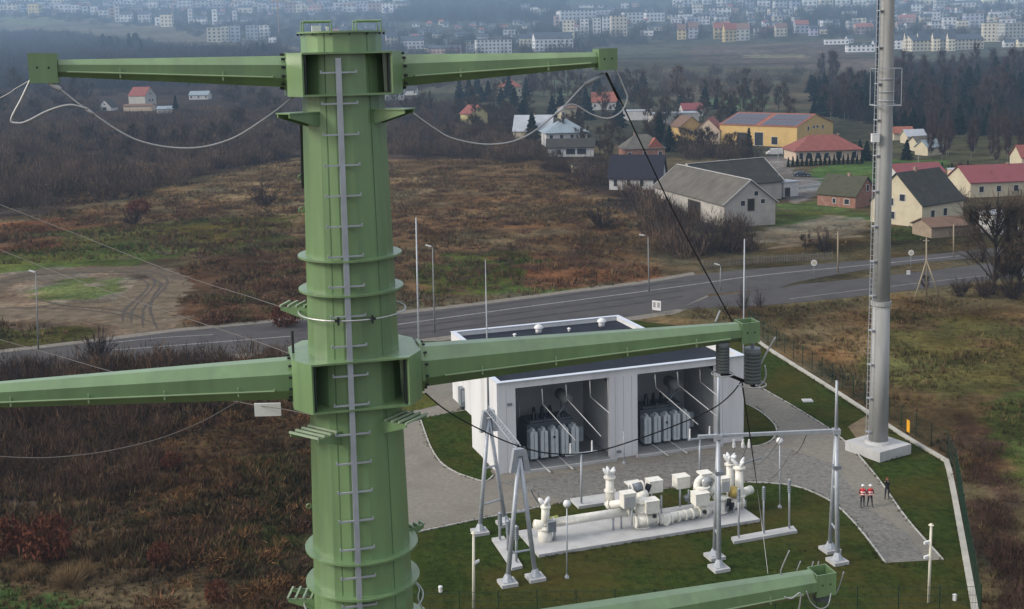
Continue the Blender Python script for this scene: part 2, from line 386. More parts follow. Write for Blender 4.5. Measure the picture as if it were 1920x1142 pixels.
def tint_at(X, Y):
    X = np.asarray(X, float); Y = np.asarray(Y, float)
    far = np.clip((Y - 500) / 800, 0, 1)[:, None]
    C = np.array((.075, .060, .035)) * (1 - far) + np.array((.060, .062, .046)) * far
    sc = np.where(Y < 450, 14., 60.)
    for poly, c, e, k in ZONES:
        wx = X + (fbm(X / (e * 2.2) + 9, Y / (e * 2.2), 11) - .5) * e * 4; wy = Y + (fbm(X / (e * 2.2) - 7, Y / (e * 2.2) + 31, 12) - .5) * e * 3
        ins = inpoly(wx, wy, poly)
        if k: ins &= fbm(X / sc * 1.7 + 3, Y / sc * 1.7 + len(poly), 21) > k * .9
        C[ins] = c
    n1 = fbm(X / sc, Y / sc, 31)[:, None]; n2 = fbm(X / 3.2, Y / 3.2, 41)[:, None]
    C = C * (1 + (n1 - .5) * 1.5) * (1 + (n2 - .5) * 1.3)
    hue = (fbm(X / 9 + 70, Y / 9, 51) - .5)[:, None]
    near = (Y < 330)[:, None]
    return np.clip(C * (1 + near * hue * np.array((.55, -.1, -.5))), .004, 1)

# one ground sheet, finer where it is nearer
ys = np.concatenate([np.linspace(-500, 60, 24), np.arange(61, 330, 1.0), 330 + np.cumsum(np.geomspace(1.2, 95, 270))])
ys = ys[ys < 6195]
ts = np.linspace(-1, 1, 470); ts = np.sign(ts) * np.abs(ts) ** 1.7
GY, GT = np.meshgrid(ys, ts, indexing='ij'); GX = GT * (300 + .62 * np.clip(GY, 0, None))
gx, gy = GX.ravel(), GY.ravel(); gz = terr(gx, gy)
nr, nc = GX.shape; idx = np.arange(nr * nc).reshape(nr, nc)
gf = np.stack([idx[:-1, :-1], idx[:-1, 1:], idx[1:, 1:], idx[1:, :-1]], -1).reshape(-1, 4)
GROUNDM = tintmat('ground_turf', ((.12, .18), (.9, .45), (5, .4)), bump=.6)
npmesh('ground', np.stack([gx, gy, gz], 1), gf, GROUNDM, tint_at(gx, gy), 'structure', True)

# ---------------------------------------------------------------- roads, paving, lawns
ASPH = mat('worn_asphalt', (.068, .065, .066), .85, .2, .35, .1, dirt=((.085, .079, .075), .12, .6), bump=.2, fine=6)
SHOUL = mat('gravel_shoulder', (.165, .150, .128), .95, .3, 1.2)
LINEM = mat('white_road_paint', (.27, .27, .275), .8, .4, 1.5)
LAWN = tintmat('mown_lawn', ((.15, .25), (1.6, .4), (7, .5)), alt=((.072, .056, .017), .10, .75), bump=.5)
PAVE = mat('concrete_pavers', (.190, .178, .152), .9, .2, 2.5, .2, dirt=((.15, .132, .118), .30, .8), bump=.25, fine=8)
COBB = mat('grey_cobbles', (.165, .161, .150), .9, .35, 3.2, .2, dirt=((.085, .08, .072), 1.8, .8), bump=.6, fine=5)
def fixn(o):
    import bmesh
    bm = bmesh.new(); bm.from_mesh(o.data)
    for fc in bm.faces:
        if fc.normal.z < 0: fc.normal_flip()
    bm.to_mesh(o.data); bm.free()
road_up = [(-200, 682), (0, 662), (190, 640), (330, 622), (540, 602), (760, 588), (900, 572), (1080, 548), (1200, 533), (1300, 516)]
road_lo = [(1330, 552), (1270, 580), (1160, 597), (1000, 612), (850, 628), (760, 640), (540, 657), (330, 672), (0, 695), (-200, 715)]
fork_up = [(1300, 516), (1400, 506), (1500, 498), (1640, 487), (1760, 476), (1830, 468), (2050, 448)]
fork_lo = [(2050, 464), (1830, 484), (1720, 494), (1640, 503), (1540, 520), (1490, 530), (1460, 541)]
main_up = [(1460, 541), (1500, 533), (1560, 528), (1640, 520), (1760, 506), (1830, 497), (2050, 476)]
main_lo = [(2050, 507), (1920, 518), (1830, 528), (1640, 553), (1500, 567), (1420, 574), (1270, 580), (1330, 552)]
b = MB()
def strip(b, up, lo, z):
    pts = [at(x, y, 0) for x, y in up + lo]; b.add([(p.x, p.y, z) for p in pts], [tuple(range(len(pts)))])
strip(b, [(x, y - 6) for x, y in road_up], [(x, y + 8) for x, y in road_lo], .008)
o = struct(b.build('road_shoulder', SHOUL))
fixn(o)
b = MB(); strip(b, road_up + fork_up, fork_lo + main_lo[-1:] + road_lo[0:0] + road_lo, .03)
strip(b, main_up, main_lo[:-1] + [(1330, 556)], .036)
o = struct(b.build('road', ASPH)); fixn(o)
def stripe(name, pxl, wid, z, material, kind='structure', h=0):
    pts = smoothline([at(x, y, 0) for x, y in pxl], 6); b = MB()
    for i in range(len(pts) - 1):
        d = (pts[i + 1] - pts[i]); L = d.length; d = d / L; c = (pts[i] + pts[i + 1]) / 2
        if h: b.box((c.x, c.y, z + h / 2), (L + .02, wid, h), d)
        else:
            q = Vector((-d.y, d.x, 0)) * wid / 2
            b.add([(p.x, p.y, z) for p in (pts[i] - q, pts[i + 1] - q, pts[i + 1] + q, pts[i] + q)], [(0, 1, 2, 3)])
    o = b.build(name, material)
    if kind: o['kind'] = kind
    return o
WORN = mat('wheel_polished_asphalt', (.046, .044, .046), .8, .22, .5, .1, dirt=((.062, .059, .058), .2, .6))
for k_ in (-11, 9, 21):
    stripe('wheel_track', [(560, 630 + k_ * .9), (760, 607 + k_), (860, 593 + k_), (1000, 574 + k_), (1160, 553 + k_), (1280, 537 + k_ * .9)], .75, .038, WORN)
stripe('centre_line', [(730, 611), (860, 593), (1000, 574), (1160, 553), (1300, 534), (1390, 521), (1500, 509), (1640, 496), (1800, 480)], .28, .042, LINEM)
stripe('centre_line', [(180, 659), (330, 648), (545, 631)], .25, .042, LINEM)
stripe('edge_line', [(200, 644), (300, 634), (400, 628)], .2, .042, LINEM)
stripe('edge_line', [(1480, 561), (1640, 541), (1760, 527), (1850, 517)], .16, .048, LINEM)

def ragged(name, pxl, wid, z, material, jit=.35, seed=0):
    pts = smoothline([at(x, y, 0) for x, y in pxl], 10); g = np.random.default_rng(seed); L, Rr = [], []
    for i, q in enumerate(pts):
        d = (pts[min(i + 1, len(pts) - 1)] - pts[max(i - 1, 0)]); d.z = 0; d.normalize(); nn = Vector((-d.y, d.x, 0)); e = min(1, .35 + .65 * min(i, len(pts) - 1 - i) / 6)
        L.append(q + nn * wid / 2 * e * (1 + g.normal(0, jit))); Rr.append(q - nn * wid / 2 * e * (1 + g.normal(0, jit)))
    b = MB(); n_ = len(pts); b.add([(v.x, v.y, z) for v in L] + [(v.x, v.y, z) for v in Rr], [(i, i + 1, n_ + i + 1, n_ + i) for i in range(n_ - 1)]); o = b.build(name, material); fixn(o); o['kind'] = 'structure'
SOIL = mat('track_soil', (.095, .075, .052), .95, .3, .5, .1, dirt=((.085, .068, .052), .35, .7), bump=.5); PALES = mat('pale_track_sand', (.138, .110, .080), .95, .35, .5, 0, dirt=((.088, .072, .048), .3, .9), bump=.5); RUT = mat('wet_rut_soil', (.052, .040, .029), .8, .3, .8)
ragged('dirt_track', [(-70, 580), (-20, 545), (20, 524), (80, 512), (160, 507), (240, 505), (300, 512), (326, 528), (312, 552), (285, 575), (272, 600), (290, 626)], 5.0, .006, SOIL, .25, 1)
ragged('dirt_track', [(-70, 590), (40, 586), (140, 588), (230, 590), (300, 600)], 7.5, .010, PALES, .26, 2)
ragged('dirt_track', [(290, 522), (300, 540), (276, 566), (262, 590), (276, 622)], 9.0, .014, PALES, .22, 3)
for i, pl_ in enumerate(([(225, 508), (270, 514), (290, 530), (276, 552), (250, 580), (246, 606)], [(250, 504), (300, 514), (314, 530), (298, 552), (270, 580), (268, 614)], [(262, 522), (278, 534), (262, 556), (234, 582), (230, 604)], [(282, 520), (302, 534), (288, 556), (282, 584), (296, 618)], [(-40, 578), (100, 578), (200, 586), (260, 600)], [(-40, 540), (60, 516), (180, 511), (250, 512)], [(60, 560), (130, 574), (220, 582), (290, 608)])):
    ragged('tyre_rut', pl_, .42, .018 + .004 * i, RUT, .35, 10 + i)
def tsheet(name, pxpoly, z, base, sub=1.2, curve=True):
    """a lawn: a fine grid clipped to an outline, with its own colour attribute"""
    poly = W(pxpoly); A = np.array(poly)
    b = MB(); b.add([(p[0], p[1], z) for p in poly], [tuple(range(len(poly)))])
    o = b.build(name, LAWN); fixn(o)
    a = o.data.color_attributes.new('tint', 'FLOAT_COLOR', 'POINT')
    for q in a.data: q.color = (*base, 1)
    o['kind'] = 'structure'
    return o
tsheet('lawn', [(700, 640), (845, 640), (1180, 600), (1412, 628), (1440, 652), (1560, 728), (1690, 812), (1772, 862), (1783, 905), (1810, 1060), (1838, 1200), (640, 1200), (640, 760)], .012, (.028, .044, .010))
PAVING = [(690, 1018), (785, 998), (890, 976), (1010, 952), (1100, 936), (1240, 918), (1390, 906), (1450, 907), (1490, 912), (1525, 924), (1560, 942), (1590, 968), (1622, 1005), (1660, 1056), (1768, 1050), (1735, 1015), (1700, 973), (1668, 928), (1640, 890), (1608, 852), (1575, 820), (1540, 795), (1500, 770), (1440, 735), (1400, 713), (1340, 684), (1100, 690), (900, 690), (820, 700), (690, 740)]
sheet('paving', PAVING, .03, PAVE)
sheet('cobbled_apron', [(935, 905), (1180, 872), (1400, 842), (1480, 842), (1560, 870), (1600, 920), (1640, 960), (1700, 1000), (1740, 1051), (1662, 1054), (1622, 1003), (1590, 966), (1560, 940), (1525, 922), (1490, 910), (1450, 905), (1390, 904), (1240, 916), (1060, 940)], .036, COBB)
tsheet('lawn', [(742, 752), (775, 738), (800, 738), (822, 760), (790, 768), (745, 775)], .05, (.070, .078, .020))
G1 = [(788, 786), (838, 776), (886, 768), (890, 822), (905, 862), (925, 892), (910, 903), (880, 896), (850, 884), (825, 866), (808, 840), (797, 812)]
tsheet('lawn', G1, .05, (.028, .044, .010))
G2 = [(1395, 756), (1425, 772), (1448, 792), (1456, 808), (1448, 825), (1425, 836), (1395, 838)]
tsheet('lawn', G2, .05, (.028, .044, .010))
sheet('bare_soil', [(1590, 800), (1632, 775), (1652, 800), (1648, 830), (1615, 836)], .02, mat('bare_soil', (.16, .12, .07), .95, .3, .8))
KERB = mat('kerb_concrete', (.40, .40, .38), .9, .12, 1)
for pl in (G1[5:] + [G1[0]], G2, [(785, 998), (890, 976), (1010, 952)], [(1400, 905), (1450, 907), (1490, 912), (1525, 924), (1560, 942), (1590, 968), (1622, 1005), (1660, 1056)], [(1400, 713), (1440, 735), (1500, 770), (1575, 820), (1640, 890), (1700, 973), (1768, 1050)]):
    stripe('kerb', pl, .12, 0, KERB, h=.09)
stripe('concrete_curb', [(1414, 634), (1440, 655), (1560, 731), (1690, 816), (1764, 860), (1776, 872), (1788, 925), (1810, 1045), (1834, 1180)], .42, 0, mat('curb_concrete', (.40, .39, .35), .9, .15, .8), h=.22)
b = MB(); p = at(1514, 752, 0); b.box((p.x, p.y, .05), (1.0, 1.0, .1)).box((p.x, p.y, .12), (.7, .7, .04))
tag(b.build('manhole_cover', CONC), 'square concrete manhole cover in the grass beside the paved drive', 'manhole')

# ---------------------------------------------------------------- haze
b = MB(); b.box((0, 2900, 215), (9600, 6900, 432))
HZ = bpy.data.materials.new('pale_haze'); HZ.use_nodes = True; n = HZ.node_tree.nodes; n.remove(n['Principled BSDF'])
pv = n.new('ShaderNodeVolumePrincipled'); pv.inputs['Color'].default_value = (.46, .69, 1.0, 1); pv.inputs['Density'].default_value = .00021; pv.inputs['Anisotropy'].default_value = 0
HZ.node_tree.links.new(pv.outputs[0], n['Material Output'].inputs['Volume'])
hz = b.build('haze', HZ); hz['kind'] = 'stuff'; hz['label'] = 'pale blue haze lying over the valley and the far town'

# ---------------------------------------------------------------- the green pylon
YP = 18.0
def axpx(y): return 642 + .0415 * (y - 130)
def zpx(y): return P(axpx(y), y, YP).z
AX = P(642, 130, YP).x
def rad(z): return .592 + max(0, (zpx(64) - z)) * .0208
PHI = R(14)
U = Vector((math.cos(PHI), math.sin(PHI), 0)); V = Vector((math.sin(PHI), -math.cos(PHI), 0)); ZU = Vector((0, 0, 1))
def pl(u, v, z): return Vector((AX, YP, 0)) + U * u + V * v + ZU * z
TOPLITG = mat('top_lit_green_paint', (.26, .36, .20), .4, .08)  # arm green made paler: light caught by conduits and clips put into colour
pyl = thing('power_pylon', 'tall green tubular steel pylon with tapering crossarms in front of the substation', 'pylon', (AX, YP, 0))
NS = 16; A0 = R(-6) + math.pi / 12 * 0
def ngon(r, z, n=NS, a0=None):
    a0 = math.pi / 2 + R(14 + 4) if a0 is None else a0
    return [pl(r * math.cos(a0 + 2 * math.pi * k / n), r * math.sin(a0 + 2 * math.pi * k / n), z) for k in range(n)]
zt = zpx(62)
cuts = [0, zpx(1080), zpx(1017), zpx(741), zpx(655), zpx(537), zpx(475), zpx(176), zpx(100), zt]
for z0, z1 in zip(cuts[:-1], cuts[1:]):
    sec = MB().loft(ngon(rad(z0), z0), ngon(rad(z1), z1)).build('shaft_section', GREEN, pyl)
    for a_ in (121, 58):
        k = MB(); q_ = []
        for z_ in (z0, z1):
            cth = math.cos(math.pi / NS); al = R(a_); off = (al - (math.pi / 2 + R(18))) % (2 * math.pi / NS); rr_ = rad(z_) * cth / math.cos(off - math.pi / NS) + .004
            e_ = U * math.cos(al) + V * math.sin(al); t_ = ZU.cross(e_); c_ = Vector((AX, YP, z_)); q_.append([c_ + e_ * (rr_ - .02) - t_ * .008, c_ + e_ * rr_ - t_ * .008, c_ + e_ * rr_ + t_ * .008, c_ + e_ * (rr_ - .02) + t_ * .008])
        k.loft(q_[0], q_[1]).build('weld_seam', mat('weld_seam_green', (.095, .16, .075), .6, .2), sec)
def disc(z, r, t, name='flange'):
    return MB().loft(ngon(r, z - t / 2, 40, 0), ngon(r, z + t / 2, 40, 0)).build(name, GREEN, pyl)
for y in (475, 537, 1017, 1080): disc(zpx(y), rad(zpx(y)) + .115, .03)
for y in (1350, 1412): disc(zpx(y), rad(zpx(y)) + .12, .03)
disc(zt + .01, rad(zt) + .05, .025, 'cap_rim')
# cap handles, the little box inside them
for c, a in ((-.36, 0), (.38, 0)):
    h = MB(); w_, d_, hh = .20, .2, .165
    if c > 0: w_ = .18
    for v in (-.16, .24):
        h = MB(); h.tube([pl(c - w_, v, zt), pl(c - w_, v, zt + hh), pl(c + w_, v, zt + hh), pl(c + w_, v, zt)], .017, 8); h.build('handle', GREEN, pyl)
b = MB(); b.box(pl(-.36, .05, zt + .06), (.13, .1, .1), U, -V); b.build('junction_box', WHITE, pyl)
b = MB(); b.box(pl(-.2, .05, zt + .05), (.04, .1, .09), U, -V); b.build('bolt', WHITE, pyl)
for k in range(14):
    a = 2 * math.pi * (k + .3) / 14; rr = rad(zt) + .03; b = MB(); b.box(pl(rr * math.cos(a), rr * math.sin(a), zt - .015), (.03, .03, .03)); b.build('bolt', BLACKST, pyl)
def collar(ytop, ybot, hu, hv, eu, ev):
    """the box of plates that carries two crossarms: top and bottom plate, chamfered cheeks, open to the front and back"""
    zb, ztp = zpx(ybot), zpx(ytop); t = .028
    out = [(-eu, -ev), (-hu, -hv), (hu, -hv), (eu, -ev), (eu, ev), (hu, hv), (-hu, hv), (-eu, ev)]
    for z, nm in ((zb, 'bottom_plate'), (ztp, 'top_plate')):
        k = MB(); k.loft([pl(a, c, z - t / 2) for a, c in out], [pl(a, c, z + t / 2) for a, c in out]); k.build(nm, GREEN, pyl)
    for s in (-1, 1):
        prof = [(s * hu, hv), (s * eu, ev), (s * eu, -ev), (s * hu, -hv)]
        inn = [(s * (hu - .03), hv - .03), (s * (eu - .03), ev - .015), (s * (eu - .03), -ev + .015), (s * (hu - .03), -hv + .03)]
        k = MB(); rng_ = prof + inn[::-1]
        k.loft([pl(a, c, zb + t / 2) for a, c in rng_], [pl(a, c, ztp - t / 2) for a, c in rng_], cap=False); k.build('cheek_plate', GREEN, pyl)
        k = MB(); k.box(pl(s * (hu - .05), hv - .09, (zb + ztp) / 2), (.02, .14, ztp - zb - .04), U, -V); k.build('stiffener', BLACKST, pyl)
    return zb, ztp
collar(99, 175, .64, .68, .83, .34)
collar(655, 741, .71, .80, .96, .42)
collar(1180, 1270, .78, .84, 1.02, .45)
def arm(pr, pt, hr, htip, name, boxs, rails, dsr=1.0):
    """an eight-sided tapering crossarm from root pr to tip pt"""
    d = (pt - pr).normalized(); s = ZU.cross(d).normalized() * (1 if d.x < 0 else -1); upv = s.cross(d); upv = upv if upv.z > 0 else -upv
    def octo(c, h, wd):
        a, q = h / 2, wd / 2; e = .42
        return [c + s * x * q + upv * z * a for x, z in ((e, 1), (1, e), (1, -e), (e, -1), (-e, -1), (-1, -e), (-1, e), (-e, 1))]
    A = octo(pr, hr, hr * .95); B = octo(pt, htip, htip)
    o = MB().loft(A, B).build('crossarm', GREEN, pyl)
    fl = MB(); q = pr - d * .01
    fl.loft(octo(q - d * .03, hr * 1.2, hr * 1.15), octo(q + d * .02, hr * 1.2, hr * 1.15)); fl.build('arm_flange', GREEN, o)
    for k in range(12):
        a = 2 * math.pi * (k + .5) / 12; c = pr + d * .035 + (s * math.cos(a) + upv * math.sin(a)) * hr * .56
        bo = MB(); bo.tube([c - d * .03, c + d * .03], .020, 6); bo.build('bolt', BLACKST, o)
    # conduit along the front edge with its clips
    fr = MB(); L = (pt - pr).length
    def edge(t): c = pr + (pt - pr) * t; h = hr + (htip - hr) * t; return c + s * (h * .475 + .03) - upv * h * .19
    fr.tube([edge(.06) - s * .05 + upv * .03, edge(.06), edge(.96), edge(.96) - s * .04], .015, 6); fr.build('conduit', TOPLITG, o)
    for k in range(rails):
        t = .06 + .9 * (k + .5) / rails if rails > 1 else .45
        MB().box(edge(t) - s * .03, (.022, .07, .13), d, s).build('clip', TOPLITG, o)
    # end box, open at the top
    bb = boxs; c = pt + d * bb * .5; W_ = .018
    k = MB()
    k.box(c + s * (bb / 2), (bb, W_, bb * 1.1), d, s).box(c - s * (bb / 2), (bb, W_, bb * 1.1), d, s)
    k.box(c + d * (bb / 2 - .011), (W_, bb - W_ - .004, bb * 1.09), d, s).box(c - d * (bb / 2 - .011), (W_, bb - W_ - .004, bb * 1.09), d, s)
    k.box(c - upv * (bb * .42), (bb - .05, bb - .05, W_), d, s)
    e = k.build('end_box', GREEN, o)
    for q in (-.2, .2): h = MB(); h.tube([c + s * (bb / 2 + .005) + d * q * bb + upv * bb * .02, c + s * (bb / 2 + .014) + d * q * bb + upv * bb * .02], .014, 8); h.build('hole', DARK, o)
    return o, c, s, d, upv
def apx(px, py, k): return P(px, py, YP + k)
tu = math.tan(PHI)
arm_tr, c_tr, s_tr, d_tr, up_tr = arm(apx(750, 132, .20), apx(1117, 112, .95), .47, .23, 'a', .30, 2)
arm_tl, c_tl, s_tl, d_tl, up_tl = arm(apx(534, 134, -.22), apx(110, 128, -1.0), .45, .235, 'b', .37, 2)
arm_mr, c_mr, s_mr, d_mr, up_mr = arm(apx(789, 684, .24), apx(1384, 622, 1.42), .63, .30, 'c', .31, 4)
arm_ml, c_ml, s_ml, d_ml, up_ml = arm(apx(547, 708, -.24), apx(-78, 744, -1.40), .60, .31, 'd', .36, 4)
arm_lr, c_lr, s_lr, d_lr, up_lr = arm(apx(800, 1217, .24), apx(1522, 1092, 1.75), .66, .40, 'e', .36, 5)
arm_ll, c_ll, s_ll, d_ll, up_ll = arm(apx(530, 1240, -.24), apx(-150, 1330, -1.6), .66, .34, 'f', .36, 5)
# step ladder up the front
def lad(y): p = P(645 + .0410 * (y - 110), y, YP); return p
lz0, lz1 = 2.5, zpx(108)
def ladp(z, off=0):
    r = rad(z) + .07 + off; a = R(88) - PHI * .9
    a = math.pi / 2 + R(11)
    return pl(r * math.cos(a), r * math.sin(a), z)
lr = MB(); lr.loft([ladp(lz0) + U * a + V * c for a, c in ((-.04, -.02), (.04, -.02), (.04, .02), (-.04, .02))], [ladp(lz1) + U * a + V * c for a, c in ((-.04, -.02), (.04, -.02), (.04, .02), (-.04, .02))])
ladder = lr.build('ladder', GALV, pyl)
ystep = [136, 196, 254, 312, 370, 427, 484, 539, 595, 650, 704, 758, 812, 866, 920, 972, 1024, 1077, 1129]
zs = [P(axpx(y), y, YP - .72).z for y in ystep]
dz = (zs[0] - zs[-1]) / (len(zs) - 1); zz = zs[0]
k = 0
while zz > zpx(1500):
    p = ladp(zz); b = MB()
    b.box(p, (.50, .035, .022), U, V); b.box(p + U * .25 + ZU * .012, (.02, .035, .045), U, V); b.box(p - U * .25 + ZU * .012, (.02, .035, .045), U, V)
    b.box(p - V * .05, (.05, .07, .03), U, V)
    b.build('rung', GALV, ladder); zz -= dz
# brackets
def bracket(ang, z, L, wid, grate=False, tip=.5):
    a = R(ang); d = U * math.cos(a) + V * math.sin(a); s = ZU.cross(d); r = rad(z) - .02; c = Vector((AX, YP, z)); k = MB(); g = .02
    for q in (-1, 1):
        base = c + s * (q * wid / 2)
        pts = [base + d * (r * .8) + ZU * 0, base + d * (r + L) + ZU * 0, base + d * (r + L) - ZU * .05, base + d * (r * .8) - ZU * .24]
        k.loft([p - s * g / 2 for p in pts], [p + s * g / 2 for p in pts])
        k.box(base + d * (r * .80) - ZU * .12, (.03, .12, .27), d, s)
    o = k.build('bracket', GREEN, pyl)
    t = MB()
    if grate:
        for q in range(4): t.box(c + d * (r + L * (.1 + .3 * q)) + ZU * .016, (.03, wid + .04, .03), d, s)
    else:
        t.box(c + d * (r + L * .5) + ZU * .009, (L + .02, wid + .06, .018), d, s)
    t.build('grating' if grate else 'plate', mat('top_lit_grating_green', (.30, .38, .27), .5) if grate else GREEN, o)  # grating bars coloured paler to carry the light on their tops
bracket(40, zpx(205), .52, .26); bracket(146, zpx(207), .52, .26)
bracket(44, zpx(769), .42, .52, True); bracket(140, zpx(782), .42, .56, True)
bracket(206, zpx(574), .42, .34, True); bracket(196, zpx(1112), .4, .36, True); bracket(-20, zpx(1012), .34, .12, True)
b = MB(); c = P(549, 645, YP - .2); b.tube([c - ZU * .18, c + ZU * .2], .02, 6); b.build('pin', BLACKST, pyl)
# cable hoop with clamps
k = MB(); k.torus((AX, YP, zpx(580)), rad(zpx(580)) + .125, .012, 48, 6); hoop = k.build('hoop', WIRE, pyl)
for a in (112, 75):
    c = pl(math.cos(R(a)) * (rad(zpx(580)) + .10), math.sin(R(a)) * (rad(zpx(580)) + .10), zpx(580))
    MB().box(c, (.10, .08, .03), U, V).box(c + V * .03, (.03, .05, .12), U, V).build('clamp', BLACKST, hoop)
k = MB(); k.torus((AX, YP, zpx(1120)), rad(zpx(1120)) + .15, .012, 48, 6); k.build('hoop', WIRE, pyl)
# thin dark strip and eye bolts on the far left edge
k = MB(); a = R(186); k.loft([pl(math.cos(a) * (rad(z) + .005) + q, math.sin(a) * (rad(z) + .005) + c, z) for z in (zpx(350),) for q, c in ((-.03, -.05), (.03, -.05), (.03, .05), (-.03, .05))],
       [pl(math.cos(a) * (rad(z) + .005) + q, math.sin(a) * (rad(z) + .005) + c, z) for z in (zpx(225),) for q, c in ((-.03, -.05), (.03, -.05), (.03, .05), (-.03, .05))]); k.build('dark_strip', BLACKST, pyl)
for y, a in ((330, 188), (390, 186), (942, 186)):
    c = pl(math.cos(R(a)) * (rad(zpx(y)) + .04), math.sin(R(a)) * (rad(zpx(y)) + .04), zpx(y))
    MB().torus(c, .035, .014, 12, 6, U, ZU).build('eye_bolt', GREEN, pyl)

# ---------------------------------------------------------------- cables near the pylon
def cable(name, label, pts, r, material, cat='cable', group=None, n=10, extra=None):
    w3 = [P(x, y, YP + k) if not isinstance(x, Vector) else x for x, y, k in pts]
    b = MB(); b.tube(smoothline(w3, n), r, 8)
    if not extra:
        return tag(b.build(name, material, smooth=True), label, cat, group)
    t = thing(name, label, cat, w3[0], group); b.build('conductor', material, t, True)
    for i, (q0, q1, rr, nm, m_) in enumerate(extra):
        MB().tube([P(q0[0], q0[1], YP + q0[2]), P(q1[0], q1[1], YP + q1[2])], rr, 10).build(nm, m_, t, True)
    return t
cable('jumper_cable', 'grey jumper cable sagging from the topmost crossarm tip on the loose-wire side to the pylon', [(92, 153, -1.15), (112, 167, -1.1), (165, 207, -1.0), (255, 262, -.8), (350, 278, -.6), (430, 262, -.45), (500, 220, -.3), (557, 176, -.2)], .014, WIRE,
      extra=[((92, 154, -1.15), (113, 168, -1.1), .035, 'dead_end_clamp', WHITE), ((160, 203, -1.0), (176, 215, -1.0), .026, 'splice', WIRE)])
cable('cable_loop', 'thick pale cable loop drooping below the small end box of the topmost crossarm', [(58, 148, -1.2), (40, 186, -1.2), (21, 224, -1.2), (32, 231, -1.2), (50, 228, -1.18), (90, 208, -1.12), (130, 197, -1.08), (164, 204, -1.02)], .017, WIRE)
cable('line_wire', 'thin wire leaving the topmost crossarm tip towards the photo edge', [(58, 150, -1.2), (30, 166, -.6), (0, 184, .2), (-120, 240, 3)], .009, WIRE)
cable('jumper_cable', 'grey jumper cable sagging between upper bracket and the crossarm tip above the houses', [(774, 212, .1), (810, 238, .2), (850, 260, .3), (920, 271, .45), (985, 256, .6), (1050, 206, .75), (1098, 157, .9), (1134, 138, .95)], .014, WIRE,
      extra=[((1096, 159, .9), (1132, 139, .95), .032, 'dead_end_clamp', GALV), ((1042, 214, .75), (1056, 201, .75), .026, 'splice', WHITE)])
cable('cable_loop', 'pale cable loop hanging in open air beside the black downlead near the topmost tip', [(1052, 204, .76), (1075, 196, .8), (1110, 215, .88), (1140, 222, .95), (1165, 209, 1), (1176, 185, 1.03), (1170, 165, 1.03), (1152, 124, 1.0)], .013, WIRE)
cable('downlead_cable', 'black cable running down from the topmost tip and passing behind the middle crossarm', [(1136, 136, .98), (1152, 165, 1.05), (1200, 265, 1.3), (1262, 395, 1.6), (1320, 505, 1.8), (1362, 582, 1.95), (1392, 640, 2.1)], .0115, DARK,
      extra=[((1137, 138, .98), (1160, 185, 1.06), .021, 'sleeve', DARK)])
J = (1391, 713, 1.6)
cable('jumper_cable', 'long dark jumper cable sagging across the white building below the middle crossarm', [J, (1372, 738, 1.55), (1340, 764, 1.5), (1290, 788, 1.4), (1200, 822, 1.15), (1110, 848, .95), (1030, 850, .75), (960, 832, .6), (890, 800, .45), (835, 768, .3), (797, 737, .2)], .011, DARK)
cable('downlead_cable', 'black cable dropping from the hanging arresters to the switchgear lawn', [J, (1396, 750, 2.2), (1408, 830, 7), (1418, 900, 22), (1426, 955, 62)], .013, DARK, n=8)
cable('earth_wire', 'thin wire running down over the lawn towards the lowest crossarm tip', [(1418, 900, 40), (1428, 980, 40), (1440, 1076, 38)], .012, WIRE)
cable('line_wire', 'thin wire sagging below the middle crossarm on the scrubland side', [(-60, 852, -.6), (40, 858, -.55), (110, 857, -.5), (200, 846, -.4), (300, 822, -.3), (380, 790, -.2), (440, 757, -.1), (480, 745, -.05)], .008, WIREFAR)
cable('line_wire', 'faint wire crossing the dirt track to the hoop bracket, uppermost of three', [(-40, 368, 10), (120, 430, 8), (330, 512, 5), (470, 557, 2.4), (532, 577, .6)], .0065, WIREFAR, group='faint wires running in from the scrub')
cable('line_wire', 'faint wire ending behind the middle crossarm, second of three over the dirt track', [(-40, 452, 12), (130, 520, 9), (330, 590, 5), (480, 640, 2), (548, 665, .5)], .0065, WIREFAR, group='faint wires running in from the scrub')
wb = cable('line_wire', 'faint wire below the road holding a white box near the pylon', [(-40, 626, 12), (90, 662, 9), (240, 705, 5), (440, 752, 1.8), (530, 767, .9), (584, 778, .4)], .0065, WIREFAR, group='faint wires running in from the scrub')
c = P(502, 768, YP + 1.25); b = MB(); b.box(c, (.43, .03, .215)); bx = b.build('marker_plate', WHITE)
tag(bx, 'white rectangular plate hanging on a thin wire under the middle crossarm', 'plate')
# arresters under the middle crossarm's tip
def arrester(px, y0, y1, k, label, rr):
    p0, p1 = P(px, y0, YP + k), P(px + 1, y1, YP + k); L = (p0.z - p1.z)
    t = thing('surge_arrester', label, 'arrester', p1, 'dark arresters under the middle crossarm tip')
    pts = []; rs = []; nn = 18
    for i in range(nn + 1):
        z = p1.z + L * (.06 + .82 * i / nn); pts.append((p0.x, p0.y, z)); rs.append(rr * (1.0 if i % 2 else .93))
    MB().tube(pts, rs, 18).build('housing', mat('grey_arrester_polymer', (.085, .10, .10), .5, .2), t)
    MB().tube([(p0.x, p0.y, p1.z + L * .88), (p0.x, p0.y, p1.z + L * .97)], rr * .9, 16).build('end_cap', GALVD, t)
    MB().tube([(p0.x, p0.y, p1.z + L * .97), (p0.x, p0.y, p0.z + .06)], .03, 8).build('hanger', GALVD, t)
    MB().torus((p0.x, p0.y, p1.z + L * .02), rr * 1.55, .012, 28, 6).build('grading_ring', WIRE, t, True)
    MB().box((p0.x, p0.y, p1.z + L * .02), (.05, rr * 3, .02)).tube([(p0.x, p0.y, p1.z - .02), (p0.x, p0.y, p1.z + L * .07)], .035, 8).build('terminal', DARK, t)
    return t
arrester(1355, 640, 702, 1.28, 'dark ribbed arrester hanging under the arm just before its end box', .115)
